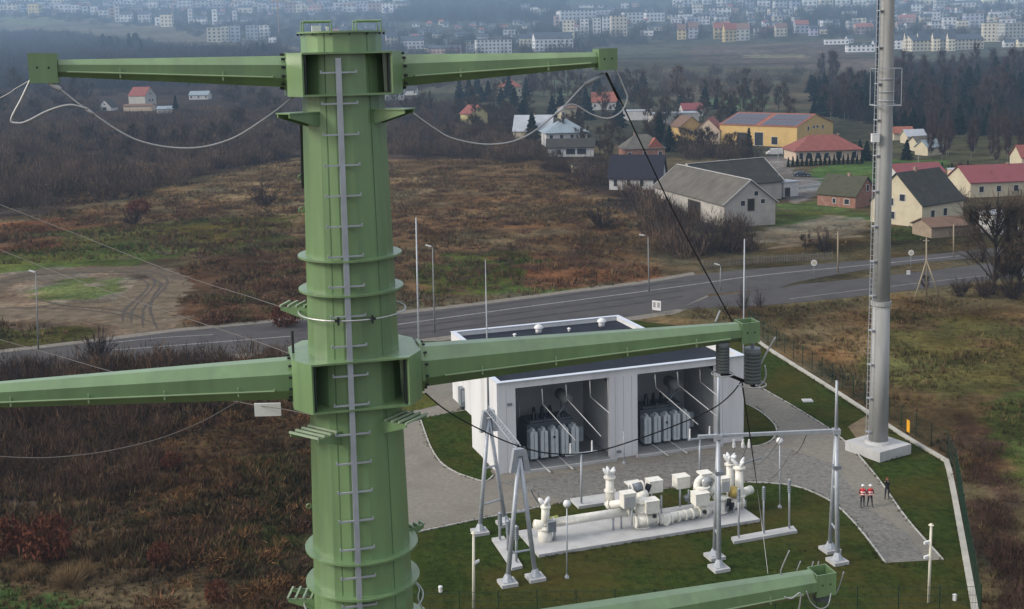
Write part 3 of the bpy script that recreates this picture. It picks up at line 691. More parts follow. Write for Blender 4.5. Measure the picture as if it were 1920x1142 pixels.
arrester(1411, 650, 722, 1.55, 'dark ribbed arrester hanging just beyond the end box of the middle crossarm', .145)
cable('busbar_link', 'black clamp bar linking the two hanging arresters', [(1356, 699, 1.28), (1374, 706, 1.4), (1391, 713, 1.55), (1411, 720, 1.55)], .028, DARK)
for a, lb in ((((1424, 688, 1.6), (1436, 664, 1.62), (1454, 632, 1.65)), 'short pale arcing rod slanting up beside the outer arrester'), (((1434, 685, 1.6), (1436, 705, 1.6), (1428, 720, 1.6), (1412, 727, 1.55)), 'curved pale arcing horn below the outer arrester'), (((1341, 604, 1.6), (1346, 592, 1.65), (1350, 582, 1.7)), 'short pale rod standing up behind the middle crossarm')):
    cable('arcing_horn', lb, list(a), .014, WIRE, 'rod', n=4)
# rods round the lowest crossarm's end box
for a, lb in ((((1468, 1078, 1.5), (1464, 1070, 1.5), (1480, 1032, 1.5)), 'tallest pale rod standing on the lowest crossarm, with a bent foot'), (((1494, 1070, 1.6), (1501, 1052, 1.6)), 'short rod with a ball end on the lowest crossarm'), (((1522, 1064, 2.0), (1525, 1053, 2.0)), 'stubby pin behind the open end box, the one nearer the pylon'), (((1533, 1064, 2.0), (1535, 1053, 2.0)), 'stubby pin behind the open end box, the one farther from the pylon'),
              (((1556, 1108, 1.8), (1566, 1114, 1.8), (1574, 1098, 1.8), (1582, 1072, 1.8)), 'curved pale rod rising outside the lowest crossarm end box')):
    t = cable('arcing_horn', lb, list(a), .012, WIRE, 'rod', n=6)
k = MB(); cc = c_lr - up_lr * .28; k.tube([cc + up_lr * .1, cc - up_lr * .05], [.15, .16], 16); t = tag(k.build('surge_arrester', mat('grey_arrester_polymer', (.05, .06, .06))), 'dark arrester top showing under the lowest crossarm end box', 'arrester')
cable('cable_loop', 'pale ring cable under the lowest crossarm end box', [(1512, 1108, 1.4), (1520, 1128, 1.4), (1536, 1141, 1.4), (1552, 1135, 1.5), (1558, 1112, 1.6)], .010, WIRE)
cable('cable_loop', 'pale cables hanging down below the lowest crossarm tip', [(1470, 1119, 1.3), (1484, 1122, 1.3), (1500, 1112, 1.3), (1500, 1130, 1.3), (1496, 1150, 1.3)], .014, WIRE)
cable('cable_loop', 'pale twin cables hanging beside the lowest shaft flange', [(776, 1092, .1), (786, 1104, 0), (784, 1122, -.1), (796, 1150, -.1)], .012, WIRE)

# ---------------------------------------------------------------- transformer building
BA = R(18.6)
B0 = at(935, 890, 0)
E1 = Vector((math.cos(BA), math.sin(BA), 0)); E2 = Vector((-math.sin(BA), math.cos(BA), 0))
BM = Matrix((E1, E2, ZU)).transposed().to_4x4(); BM.translation = B0
WB = (at(1393, 826, 0) - B0).dot(E1)            # frontage
HB, DB = 7.95, 7.6
def s_of(px, py, z=0):
    """distance along the front wall of the point seen at this pixel"""
    d = ray(px, py); nrm = E2; t = (B0 - Vector((0, 0, H))).dot(nrm) / d.dot(nrm); q = Vector((0, 0, H)) + d * t
    return (q - B0).dot(E1), q.z
bld = thing('transformer_building', 'white flat-roofed transformer building with two open bays beside the switchgear', 'building', B0)
o1a, o1t = s_of(966, 727); o1b, _ = s_of(1142, 710); o2a, o2t = s_of(1195, 703); o2b, _ = s_of(1342, 684)
OH = (o1t + o2t) / 2
b = MB(BM)
for a, c in ((0, o1a), (o1b, o2a), (o2b, WB)): b.box(((a + c) / 2, .2, HB / 2), (c - a, .4, HB))
for a, c in ((o1a, o1b), (o2a, o2b)): b.box(((a + c) / 2, .2, (HB + OH) / 2), (c - a, .4, HB - OH))
b.box((.2, DB / 2 + .2, HB / 2), (.4, DB - .4, HB)).box((WB - .2, DB / 2 + .2, HB / 2), (.4, DB - .4, HB)).box((WB / 2, DB - .2, HB / 2), (WB - .8, .4, HB))
b.build('wall', WPLAS, bld)
b = MB(BM); b.box((WB / 2, DB / 2 + .2, HB - .75), (WB - .82, DB - .82, .2)); b.build('roof', ROOFM, bld)
b = MB(BM)
b.box((WB / 2, -.01, HB + .03), (WB + .1, .5, .06)).box((WB / 2, DB - .2, HB + .03), (WB + .1, .5, .06)).box((.2, DB / 2 - .1, HB + .03), (.48, DB - .72, .06)).box((WB - .2, DB / 2 - .1, HB + .03), (.48, DB - .72, .06))
b.build('parapet_cap', mat('parapet_metal', (.55, .60, .68), .45, .05), bld)
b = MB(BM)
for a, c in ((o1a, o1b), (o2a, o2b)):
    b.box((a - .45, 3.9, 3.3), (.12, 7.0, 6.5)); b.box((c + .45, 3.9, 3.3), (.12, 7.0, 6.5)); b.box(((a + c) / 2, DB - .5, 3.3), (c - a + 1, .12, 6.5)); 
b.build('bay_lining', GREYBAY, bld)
b = MB(BM); b.box((WB / 2, DB / 2, .08), (WB - .8, DB - .8, .16))
for a, c in ((o1a, o1b), (o2a, o2b)): b.box(((a + c) / 2, -.1, .09), (c - a, .9, .18))
b.build('bay_floor', mat('bay_concrete', (.20, .205, .205), .85, .2, .7), bld)
for a, c in ((o1a, o1b), (o2a, o2b)):
    b = MB(BM); b.box(((a + c) / 2, -.62, .13), (c - a + .8, .16, .26)); b.build('sill', CONC, bld)
    for q in (.28, .52):
        x0 = a + (c - a) * q; b = MB(BM); b.box((x0, .55, .21), (.14, 4.4, .05)); b.build('rail', CONC, bld)
for x, z in ((1.1, 6.0), ((o1b + o2a) / 2 - .5, .6)):
    b = MB(BM); b.box((x, -.05, z), (.4, .1, .22)); b.build('wall_lamp', GALVD, bld)
for px, py in ((1016, 742), (1060, 736)): pass
for x in (o1b + .55, (o1b + o2a) / 2, o2a - .55, o1a * .5, o2b + .7):
    b = MB(BM); b.box((x, -.003, OH * .5), (.03, .006, OH - .1)); b.build('panel_joint', mat('joint_grey', (.33, .34, .36), .9, .05), bld)
# rear wing
rw = thing('rear_wing', 'lower white rear wing with dark roof and two white vent domes', 'building', BM @ Vector((.8, DB, 0)))
RX0, RX1, RY0, RY1, RH = .9, 19.0, DB + .1, 18.0, 7.0
q = BM.inverted() @ at(845, 622, RH); RX0, RY1 = q.x, q.y; q = BM.inverted() @ at(1160, 592, RH); RX1 = q.x; RY1 = (RY1 + q.y) / 2
b = MB(BM); b.box(((RX0 + RX1) / 2, RY1 - .2, RH / 2), (RX1 - RX0, .4, RH))
for x in (RX0 + .2, RX1 - .2): b.box((x, (RY0 + RY1 - .4) / 2, RH / 2), (.4, RY1 - RY0 - .4, RH))
b.build('wall', WPLAS, rw)
b = MB(BM); b.box(((RX0 + RX1) / 2, (RY0 + RY1) / 2 - .2, RH - .5), (RX1 - RX0 - .84, RY1 - RY0 - .5, .2)); b.build('roof', ROOFM, rw)
b = MB(BM); b.box(((RX0 + RX1) / 2, RY1 - .2, RH + .03), (RX1 - RX0 + .1, .5, .06))
for x in (RX0 + .2, RX1 - .2): b.box((x, (RY0 + RY1) / 2 - .25, RH + .03), (.5, RY1 - RY0 - .52, .06))
b.build('parapet_cap', MATS['parapet_metal'], rw)
for px, py in ((1010, 624), (1128, 612)):
    p = at(px, py, RH - .4); b = MB(); b.tube([p, p + ZU * .5], .32, 14).dome(p + ZU * .5, .48, 14, 5, .8); b.build('vent_dome', WHITE, rw, True)
for px, py in ((965, 633), (1067, 622)):
    p = at(px, py, RH - .4); b = MB(); b.tube([p, p + ZU * .3], .12, 10).dome(p + ZU * .3, .2, 10, 4, .7); b.build('vent_pipe', WHITE, rw, True)
# transformers
def transformer(a, c, label):
    mid = (a + c) / 2 - .25; o = BM @ Vector((mid, 3.4, .16))
    t = thing('power_transformer', label, 'transformer', o, 'power transformers in the open bays')
    TK = mat('transformer_grey', (.085, .096, .106), .55, .15)
    RADI = mat('radiator_grey', (.47, .51, .53), .5, .12, 2)
    b = MB(BM); b.box((mid, 3.6, 1.75), (4.4, 2.2, 2.9)).box((mid, 3.6, 3.3), (4.1, 1.9, .2)); b.build('tank', TK, t)
    n = 5
    for i in range(n):
        x = mid - 1.95 + i * .95; b = MB(BM); wd = .66
        prof = [(x - wd / 2, .45), (x + wd / 2, .45), (x + wd / 2, 2.72), (x + wd * .36, 2.86), (x - wd * .36, 2.86), (x - wd / 2, 2.72)]
        b.loft([(p[0], 1.35, p[1]) for p in prof], [(p[0], 2.3, p[1]) for p in prof])
        b.box((x, 1.75, 2.96), (.24, .5, .2))
        r = b.build('radiator', RADI, t)
        b = MB(BM); b.box((x, 1.34, 1.7), (.04, .03, 2.1)); b.build('fin', TK, r)
    b = MB(BM)
    for i in range(9): b.tube([(mid - 1.9 + i * .45, 2.4 + .4 * (i % 3), 3.2), (mid - 1.9 + i * .45, 2.4 + .4 * (i % 3), 3.55 + .2 * (i * 7 % 4))], .07, 6)
    b.box((mid, 2.55, 3.38), (3.9, .16, .14)); b.build('top_pipework', TK, t)
    if True:
        b = MB(BM); b.box((mid - .1, 1.3, 2.2), (.16, .06, .2)); b.build('gauge', DARK, t)
    for i in range(3):
        x = mid - 1.3 + i * .75; b = MB(BM); b.tube([(x, 3.2, 3.35), (x, 3.15, 3.7), (x, 3.1, 4.5)], [.22, .17, .09], 12)
        for k in range(6): b.tube([(x, 3.17, 3.7 + k * .13), (x, 3.165, 3.74 + k * .13)], .2 - .012 * k, 12)
        b.build('bushing', DARK, t)
    b = MB(BM); b.tube([(mid + 2.0, 3.4, 4.75), (mid + 2.0, 5.4, 4.75)], .5, 18); b.build('oil_conservator', mat('conservator_in_shade', (.30, .31, .31), .6, .1), t, True)  # white conservator coloured grey, the bay's shade put into it
    b = MB(BM); b.tube([(mid + .7, 2.7, 3.5), (mid + 1.2, 3.0, 4.0), (mid + 2.0, 3.3, 4.5)], .08, 8); b.build('oil_pipe', GALVD, t, True)
    for y in (3.7, 5.1):
        b = MB(BM); b.box((mid + 2.0, y, 3.7), (.12, .12, 1.1)); b.build('conservator_stand', GALVD, t)
    b = MB(BM); b.box((mid + 2.5, 1.9, 2.0), (.5, .4, 1.3)); b.build('control_cabinet', GALVD, t)
transformer(o1a, o1b, 'power transformer with five grey radiators in the bay nearer the pylon')
transformer(o2a, o2b, 'power transformer with five grey radiators in the bay nearer the concrete mast')
# busbar tubes coming out of the bays onto small stands
tubes = [((1016, 727), (1018, 758), (1079, 826)), ((1061, 719), (1063, 748), (1127, 818)), ((1106, 712), (1107, 744), (1143, 775)), ((1228, 700), (1230, 727), (1309, 796)), ((1270, 695), (1272, 722), (1346, 782)), ((1312, 689), (1313, 716), (1345, 742))]
nmz = ['nearest the pylon', 'second', 'third', 'fourth', 'fifth', 'last']
for i, (a, c, e) in enumerate(tubes):
    Y0 = B0.y + 1.3 + (i // 3) * 3.7 + (i % 3) * .9; p0, p1 = P(a[0], a[1] + 2, Y0), P(c[0], c[1], Y0)
    Y1 = Y0 - (6.2 if i % 3 < 2 else 3.5); p2 = P(e[0], e[1], Y1)
    b = MB(); b.tube([p0, p1], .045, 8); b.tube([p1, p2], .032, 8)
    o = b.build('busbar_tube', mat('aluminium_tube', (.46, .47, .48), .4, .08, 3, .5), smooth=True)
    tag(o, f'thin white busbar tube sloping out of a bay, {nmz[i]} counted from the pylon', 'busbar', 'busbar tubes sloping out of the bays')

# ---------------------------------------------------------------- gantries
def leg(b, p0, p1, r0, r1): b.tube([p0, p1], [r0, r1], 10)
def footing(px, py, parent, big=1.15):
    p = at(px, py, 0); b = MB(BM.copy() if 0 else None); b.box((p.x, p.y, .12), (big, big, .24), E1, E2); b.build('footing', CONC, parent)
    k = MB(); k.tube([(p.x, p.y, .24), (p.x, p.y, .75)], [.42, .17], 8); k.box((p.x, p.y, .26), (.75, .75, .05), E1, E2); k.build('base_plate', GALV, parent)
    return Vector((p.x, p.y, .3))
def frame(parent, bases, top, r=.17):
    tp = []
    for i, (x, y) in enumerate(bases):
        p = footing(x, y, parent); q = Vector(top); q += (p - q).normalized() * .3; tp.append((p, q))
        b = MB(); leg(b, p, q, r, r * .82); b.build('leg', GALV, parent, True)
    for t in (.22, .55):
        b = MB(); b.tube([tp[0][0].lerp(tp[0][1], t), tp[1][0].lerp(tp[1][1], t)], .075, 8); b.build('brace', GALV, parent)
ga = thing('line_gantry', 'grey steel gantry of two leaning A-frames standing nearest the pylon', 'gantry', at(952, 1098, 0))
zb = 8.7; tb = at(916, 778, zb); tf = at(974, 850, zb)
frame(ga, [(900, 1000), (947, 984)], tb + ZU * 0); frame(ga, [(952, 1096), (1004, 1086)], tf)
for p in (tb, tf):
    b = MB(); d = E1
    A = [p + d * x + ZU * z for x, z in ((-.42, .35), (.42, .35), (.72, -1.25), (.30, -1.25), (.18, -.15), (-.18, -.15), (-.30, -1.25), (-.72, -1.25))]
    pr = [(q + E2 * -.2) for q in A]; bk = [(q + E2 * .2) for q in A]
    b.loft(pr, bk); b.build('head_plate', GALV, ga)
b = MB(); d = (tf - tb).normalized(); s = ZU.cross(d); L = (tf - tb).length
for x, z in ((-.2, 0), (.2, 0), (0, .35)): b.tube([tb + s * x + ZU * (z + .35), tf + s * x + ZU * (z + .35)], .035, 6)
nn = 14
for i in range(nn):
    a, c = tb + d * L * i / nn + ZU * .35, tb + d * L * (i + .5) / nn + ZU * .35; e = tb + d * L * (i + 1) / nn + ZU * .35
    for x in (-.2, .2): b.tube([a + s * x, c + ZU * .35], .022, 4); b.tube([c + ZU * .35, e + s * x], .022, 4)
b.build('truss_beam', GALV, ga)
lt = P(910, 487, tb.y); b = MB(); b.tube([tb + ZU * .3, tb.lerp(lt, .4), lt], [.09, .06, .02], 8); b.build('lightning_rod', GALV, ga, True)
gb = thing('line_gantry', 'grey steel gantry with a horizontal beam between two post pairs beyond the white switchgear', 'gantry', at(1348, 1068, 0))
t1 = P(1347, 816, at(1348, 1068, 0).y + .6); t2 = P(1568, 806, at(1570, 1056, 0).y + .6)
frame(gb, [(1348, 1068), (1340, 1046)], t1); frame(gb, [(1570, 1055), (1556, 1033)], t2)
b = MB(); e = (t2 - t1).normalized(); b.box((t1 + t2) / 2 - e * .7 - ZU * .05, ((t2 - t1).length + 1.4, .22, .22), e); b.build('cross_beam', GALV, gb)
for p, q in ((t1, P(1347, 705, t1.y)), (t2, P(1569, 714, t2.y))):
    b = MB(); b.tube([p - ZU * .3, p.lerp(q, .55), q], [.13, .10, .085], 8); b.build('mast_top', GALV, gb, True)
    b = MB(); b.box(p - ZU * .1, (.5, .5, .35)); b.build('bracket', GALV, gb)
    b = MB(); b.box(p - ZU * 2.6 - E2 * .1, (.55, .5, .25)); b.build('collar', GALVD, gb)
for i, px in enumerate((1376, 1393, 1405)):
    p = P(px, 824, t1.y); b = MB(); b.tube([p, p - ZU * .25], .08, 8); b.tube([p - ZU * .25, p - ZU * .55], .12, 8)
    tag(b.build('hanging_insulator', WHITE), 'short white insulator hanging under the gantry beam', 'insulator', 'white insulators under the gantry beam')
# slack droppers
def wirep(name, label, pts, r, material=WIREFAR, cat='wire', group=None):
    b = MB(); b.tube(smoothline(pts, 8), r, 6); return tag(b.build(name, material, smooth=True), label, cat, group)
def sagl(a, c, sag, n=6): return [Vector(a).lerp(Vector(c), i / n) - ZU * sag * 4 * (i / n) * (1 - i / n) for i in range(n + 1)]
wirep('dropper_wire', 'slack grey wire hanging from the gantry beam by the paved drive', sagl(P(1512, 815, t1.y), P(1482, 850, t1.y + 6), .5) + sagl(P(1482, 850, t1.y + 6), P(1440, 900, t1.y + 6), .3)[1:], .03)
for k_, (x0, y0, x1, y1) in enumerate(((1380, 828, 1372, 852), (1402, 828, 1388, 862), (1466, 818, 1420, 872))):
    wirep('dropper_wire', 'short dark conductor between gantry beam and white bushing crown', sagl(P(x0, y0, t1.y), P(x1, y1, t1.y + 4), .2), .03, GALVD, 'wire', 'droppers onto the far bushing')
for x0, y0, x1, y1 in ((1000, 925, 1012, 945), (1013, 930, 1018, 944)):
    wirep('dropper_wire', 'short dark conductor reaching the bushing nearest the leaning gantry', sagl(P(x0 - 5, y0 - 7, 84), P(x1, y1, 86.6), .1), .05, GALVD, 'wire', 'conductors at the near bushing')

# ---------------------------------------------------------------- white gas-insulated switchgear
G0 = at(1010, 1046, 0); GA = math.atan2(*reversed((at(1425, 979, 0) - G0).to_2d()))
F1 = Vector((math.cos(GA), math.sin(GA), 0)); F2 = Vector((-math.sin(GA), math.cos(GA), 0))
GM = Matrix((F1, F2, ZU)).transposed().to_4x4(); GM.translation = G0
LS = (at(1425, 979, 0) - G0).length
b = MB(GM); DS = 4.6
b.box((LS / 2, DS / 2, .12), (LS, DS, .24)); tag(b.build('equipment_slab', CONC), 'long pale concrete slab under the white switchgear', 'slab')
p = GM.inverted() @ at(1085, 955, 0); q = GM.inverted() @ at(1200, 938, 0)
b = MB(GM); b.box(((p.x + q.x) / 2, p.y + .9, .12), (q.x - p.x, 1.8, .24)); tag(b.build('equipment_slab', CONC), 'shorter pale concrete slab behind the white duct, under the tall bushing', 'slab')
gis = thing('gas_insulated_switchgear', 'cream white gas-insulated switchgear of pipes, boxes and bushings on the lawn slab', 'switchgear', G0)
def g(px, py, t):
    """local point of the switchgear seen at this pixel, t metres behind its front edge"""
    d = ray(px, py); o = G0 + F2 * t; k = (o - Vector((0, 0, H))).dot(F2) / d.dot(F2)
    return Vector((0, 0, H)) + d * k
def gt(name, pts, r, m=CREAM, fl=None, n=16, sm=True, parent=None):
    b = MB(); b.tube(pts, r, n); o = b.build(name, m, parent or gis, sm)
    if fl:
        P0, P1 = Vector(pts[0]), Vector(pts[-1]); d = (P1 - P0).normalized()
        for t in fl:
            k = MB(); c = P0.lerp(P1, t); rr = r if not hasattr(r, '__len__') else r[0]; k.tube([c - d * .05, c + d * .05], rr * 1.28, 16); k.build('pipe_flange', CREAM, o)
    return o
def gbox(px0, py0, px1, py1, t, dep, m=CREAM, name='control_box', front=None):
    a, c = g(px0, py1, t), g(px1, py0, t); w_ = (c - a).dot(F1); h_ = c.z - a.z
    b = MB(); ctr = a + F1 * w_ / 2 + ZU * h_ / 2 + F2 * dep / 2
    b.box(ctr, (w_, dep, h_ * .92), F1, F2).box(ctr + ZU * h_ * .48, (w_ + .06, dep + .06, h_ * .05), F1, F2)
    o = b.build(name, m, gis)
    if front:
        k = MB(); k.box(a + F1 * w_ * .5 + ZU * h_ * .42 - F2 * .012, (w_ * .84, .02, h_ * .7), F1, F2); k.build('panel', front, o)
    return o
def finger(b, c, n, L, r, tilt, up=.85):
    for i in range(n):
        a = 2 * math.pi * (i + .25) / n; d = (F1 * math.cos(a) + F2 * math.sin(a)) * tilt + ZU * up; d.normalize(); o_ = (F1 * math.cos(a) + F2 * math.sin(a)) * r * .5
        b.tube([c + o_ - ZU * .05, c + o_ + d * L * .5, c + o_ + d * L * .8, c + o_ + d * L], [r * 1.0, r * 1.15, r * .9, r * .3], 10)
SILV = mat('silver_flange', (.40, .41, .42), .4, .1, 3, .5, .5)
# near pole: tank, riser, bushing pair
gt('riser_tank', [g(1022, 1022, 2.2), g(1022, 985, 2.2)], .52, fl=(.1, .9)); gt('riser_pipe', [g(1022, 988, 2.2), g(1023, 944, 2.2)], .30, fl=(.15, .85))
gt('riser_cap', [g(1002, 983, 2.2), g(1030, 986, 2.2)], .34)
b = MB(); c = g(1022, 946, 2.2); finger(b, c, 3, .6, .16, .7); b.build('bushing', WHITE, gis, True)
gbox(1028, 978, 1043, 1000, 1.4, .3, GALVD)
gt('support_post', [g(1040, 1018, 2.0), g(1040, 984, 2.0)], .1, GALV); gt('support_post', [g(1012, 1020, 2.4), g(1012, 984, 2.4)], .08, GALV)
gt('bus_duct', [g(1032, 981, 2.2), g(1180, 958, 2.2)], .33, fl=(.03, .97)); gt('duct_marker', [g(1033, 974, 2.4), g(1046, 971, 2.4)], .2, mat('yellow_green_cap', (.45, .46, .12), .6))
for px, py in ((1150, 1000), (1165, 998)): gt('support_post', [g(px, py, 2.2), g(px, py - 38, 2.2)], .07, GALV)
# tall bushing behind
gt('bushing_column', [g(1144, 946, 4.8), g(1143, 893, 4.8)], [.36, .30], fl=(.02, .5, .97)); b = MB(); c = g(1143, 892, 4.8); finger(b, c, 5, .72, .145, .6); b.dome(c, .33, 12, 4, .8); b.build('bushing', WHITE, gis, True)
gt('bus_duct', [g(1138, 947, 4.6), g(1186, 941, 3.2)], .30, fl=(.1, .6, .95))
# breaker block
gt('breaker_tank', [g(1204, 988, 2.0), g(1204, 938, 2.0)], .50, fl=(.05, .35, .65, .98)); b = MB(); b.dome(g(1204, 938, 2.0), .5, 16, 5, .5); b.build('tank_dome', CREAM, gis, True)
gt('breaker_foot', [g(1190, 978, 1.6), g(1232, 970, 1.6)], .36, fl=(.02, .5, .95)); k = MB(); k.tube([g(1227, 968, .95), g(1227, 968, .9)], .16, 10); k.build('hole', DARK, gis)
gbox(1170, 924, 1193, 956, 1.5, .8, CREAM, front=GREYBAY); gbox(1212, 938, 1237, 966, 1.1, .9); gbox(1219, 900, 1243, 927, 3.6, .9)
gt('drive_housing', [g(1182, 917, 3.2), g(1205, 911, 3.2)], .34, GALVD, fl=(.05, .95)); gt('drive_housing', [g(1196, 932, 2.6), g(1212, 925, 2.8)], .30, CREAM); gt('gas_valve', [g(1211, 925, 3.0), g(1217, 908, 3.2)], .22, DARK)
gbox(1180, 907, 1206, 913, 3.3, 1.0)
for px, py, t in ((1240, 965, 3.8), (1222, 950, 3.8), (1185, 985, 1.6), (1235, 985, 1.6)): gt('support_post', [g(px, py, t), g(px, py - 36, t)], .07, GALV)
k = MB(); k.box(g(1205, 994, 1.8) + ZU * .05, (2.6, 1.6, .16), F1, F2); k.build('support_frame', GALVD, gis)
# low duct to the far block
gt('bus_duct', [g(1236, 976, 1.6), g(1262, 968, 1.8), g(1330, 956, 2.0)], .32, fl=(.08, .22, .36, .5, .64, .78, .92)); gt('duct_bend', [g(1245, 985, 1.5), g(1258, 968, 1.7)], .28)
gbox(1270, 893, 1294, 919, 3.8, .9); gt('support_post', [g(1275, 950, 3.8), g(1275, 918, 3.8)], .07, GALV); gt('support_post', [g(1291, 946, 3.8), g(1291, 918, 3.8)], .07, GALV); gt('gas_valve', [g(1284, 935, 3.6), g(1296, 930, 3.6)], .24, GALVD)
for px, py in ((1258, 990), (1288, 984), (1330, 978)): gt('support_post', [g(px, py, 1.8), g(px, py - 22, 1.8)], .09, GALV)
gt('breaker_tank', [g(1318, 975, 2.2), g(1316, 912, 2.4)], .50, fl=(.05, .4, .7, .98)); gbox(1305, 924, 1331, 951, 1.2, .9)
b = MB(); b.tube(smoothline([g(1306, 918, 2.6), g(1308, 904, 2.7), g(1318, 895, 2.8), g(1332, 892, 2.9), g(1342, 900, 3.0), g(1344, 915, 3.0)], 4), .26, 12); b.build('pipe_bend', CREAM, gis, True)
b = MB(); c = g(1327, 906, 2.2); b.tube([c, c + F2 * .4], .42, 18); b.build('inspection_cover', SILV, gis, True)
gbox(1316, 887, 1336, 893, 2.6, .9); k = MB(); k.tube([g(1321, 960, 1.25), g(1321, 960, 1.2)], .17, 10); k.build('hole', DARK, gis)
gt('drive_housing', [g(1330, 925, 2.2), g(1346, 905, 2.6)], .25, CREAM)
gt('end_tank', [g(1350, 985, 2.2), g(1350, 930, 2.2)], .46, fl=(.1, .5, .95)); gbox(1353, 896, 1369, 926, 2.2, .6, CREAM, front=GREYBAY)
gt('bus_duct', [g(1350, 948, 2.4), g(1392, 940, 2.6)], .42, fl=(.1, .5, .9)); gt('end_cap', [g(1390, 925, 3.0), g(1408, 918, 3.4)], .34)
gt('bushing_column', [g(1386, 975, 2.6), g(1386, 874, 2.8)], [.38, .30], fl=(.02, .45, .97)); gt('bushing_column', [g(1370, 945, 4.4), g(1368, 868, 4.4)], [.32, .27], fl=(.02, .97)); gt('yellow_band', [g(1376, 929, 2.5), g(1376, 915, 2.5)], .44, mat('ochre_band', (.48, .36, .10), .7))
b = MB(); c = g(1369, 866, 4.4); finger(b, c, 5, .75, .15, .6); b.dome(c, .3, 12, 4, .8); b.build('bushing', WHITE, gis, True); b = MB(); c = g(1387, 874, 2.8); finger(b, c, 3, .8, .13, .9); b.build('bushing', WHITE, gis, True)
b = MB(); b.tube([g(1390, 872, 2.8), g(1402, 866, 2.9), g(1428, 858, 3.0)], .07, 8); b.build('terminal_bar', GALVD, gis)
for px, py, t in ((1362, 982, 1.8), (1374, 980, 1.8), (1398, 972, 3), (1366, 960, 3.6)): gt('support_post', [g(px, py, t), g(px, py - 34, t)], .08, GALVD)
for px, py, t in ((1365, 948, 1.6), (1370, 955, 1.6)): gt('gas_valve', [g(px, py, t), g(px + 3, py - 12, t)], .17, DARK)

# ---------------------------------------------------------------- posts and small stands
def post(name, label, cat, px, yb, yt, r, m=GALV, head=None, foot=True, group=None, zb=0, px2=None):
    p = at(px, yb, zb); q = P(px if px2 is None else px2, yt, p.y)
    t = thing(name, label, cat, p, group)
    MB().tube([p, q], [r, r * .8], 8).build('pole', m, t, True)
    if foot: MB().box(p + ZU * .06, (r * 5, r * 5, .12)).tube([p + ZU * .12, p + ZU * .3], [r * 1.9, r], 8).build('base', GALV if m is GALV else m, t)
    if head == 'ball': MB().dome(q + ZU * .05, .28, 12, 4, 1, True).build('lamp_head', WHITE, t, True)
    if head == 'cap': MB().tube([q, q + ZU * .12], [r * 1.8, r * .6], 8).build('cap', m, t)
    if head == 'ins':
        k = MB()
        for i in range(7): k.tube([q - ZU * (.1 + .14 * i), q - ZU * (.16 + .14 * i)], r * 1.7, 10)
        k.build('insulator', GALVD, t)
    return t, p, q
post('lamp_post', 'slim lamp post with white round head on the lawn before the switchgear', 'lamp post', 1063, 1084, 946, .055, GALV, 'ball')
t, p, q = post('camera_pole', 'white pole with a small camera on the lawn beside the leaning gantry', 'pole', 888, 1150, 1000, .10, mat('ivory_pole', (.60, .58, .49), .5, .06), 'cap', False)
b = MB(); c = P(893, 1054, p.y); b.box(c, (.45, .16, .16), (.8, .3, .3)).tube([c, P(888, 1060, p.y)], .03, 6); b.build('camera', WHITE, t)
t, p, q = post('camera_pole', 'white pole with two small cameras beside the end of the paved drive', 'pole', 1741, 1130, 985, .10, MATS['ivory_pole'], 'cap', False, px2=1746)
for px, py in ((1738, 1017), (1738, 1044)):
    b = MB(); c = P(px, py, p.y); b.box(c, (.42, .16, .16), (.9, .3, .1)).tube([c, P(1744, py + 3, p.y)], .03, 6); b.build('camera', WHITE, t)
SL2 = MB(); A = [at(x, y, 0) for x, y in ((1371, 1012), (1376, 1021), (1495, 1000), (1487, 991))]; SL2.prism([(a.x, a.y) for a in A], 0, .22); tag(SL2.build('equipment_slab', CONC), 'narrow concrete slab carrying three thin posts beyond the switchgear', 'slab')
SL3 = MB(); A = [at(x, y, 0) for x, y in ((922, 1014), (960, 1071), (980, 1066), (945, 1010))]; SL3.prism([(a.x, a.y) for a in A], 0, .22); tag(SL3.build('equipment_slab', CONC), 'narrow concrete slab between the legs of the leaning gantry', 'slab')
for (px, yb, yt), lb in zip(((1385, 1014, 915), (1432, 1006, 912), (1480, 997, 898)), ('nearest the switchgear', 'in the middle of its slab', 'nearest the beam gantry end post')):
    post('voltage_sensor_post', f'thin grey post with ribbed top on the narrow slab, {lb}', 'post', px, yb, yt, .08, GALV, 'ins', group='thin posts on the narrow slab')
for (px, yb, yt), lb in zip(((937, 1018, 960), (952, 1040, 975), (968, 1060, 985)), ('farthest back', 'in the middle', 'nearest the camera pole')):
    post('voltage_sensor_post', f'short grey post on the slab under the leaning gantry, {lb}', 'post', px, yb, yt, .10, GALV, 'ins', group='short posts under the leaning gantry')
post('lamp_post', 'thin post with white lamp head at the lawn edge behind the switchgear', 'lamp post', 1462, 952, 828, .055, GALV, 'ball')
for px, yb, yt, wd, lb in ((1090, 950, 850, 62, 'grey bar stand in front of the bay nearer the pylon'), (1312, 905, 822, 50, 'grey bar stand in front of the bay nearer the mast')):
    t, p, q = post('busbar_stand', lb, 'stand', px, yb, yt, .09, GALV)
    b = MB(); b.box(q, (wd * .042, .14, .12), E1); b.build('crossbar', GALV, t)
    for s_ in (-.9, .9):
        b = MB(); b.tube([q + E1 * s_ + ZU * .06, q + E1 * s_ + ZU * .9], [.08, .06], 8); b.build('insulator', WHITE, t)
for px, yb, yt, lb in ((974, 848, 738, 'thin grey earthing post standing at the edge of the first transformer bay'), (1170, 870, 812, 'thin grey stand before the white middle pillar')):
    post('earthing_post', lb, 'post', px, yb, yt, .06, GALV, 'cap')
t, p, q = post('lightning_mast', 'very thin tall lightning mast rising behind the pylon towards the road', 'mast', 787, 742, 408, .09, GALV, px2=780)
t, p, q = post('lightning_mast', 'very thin tall lightning mast rising from behind the middle crossarm tip', 'mast', 1393, 745, 448, .08, GALV, px2=1396)
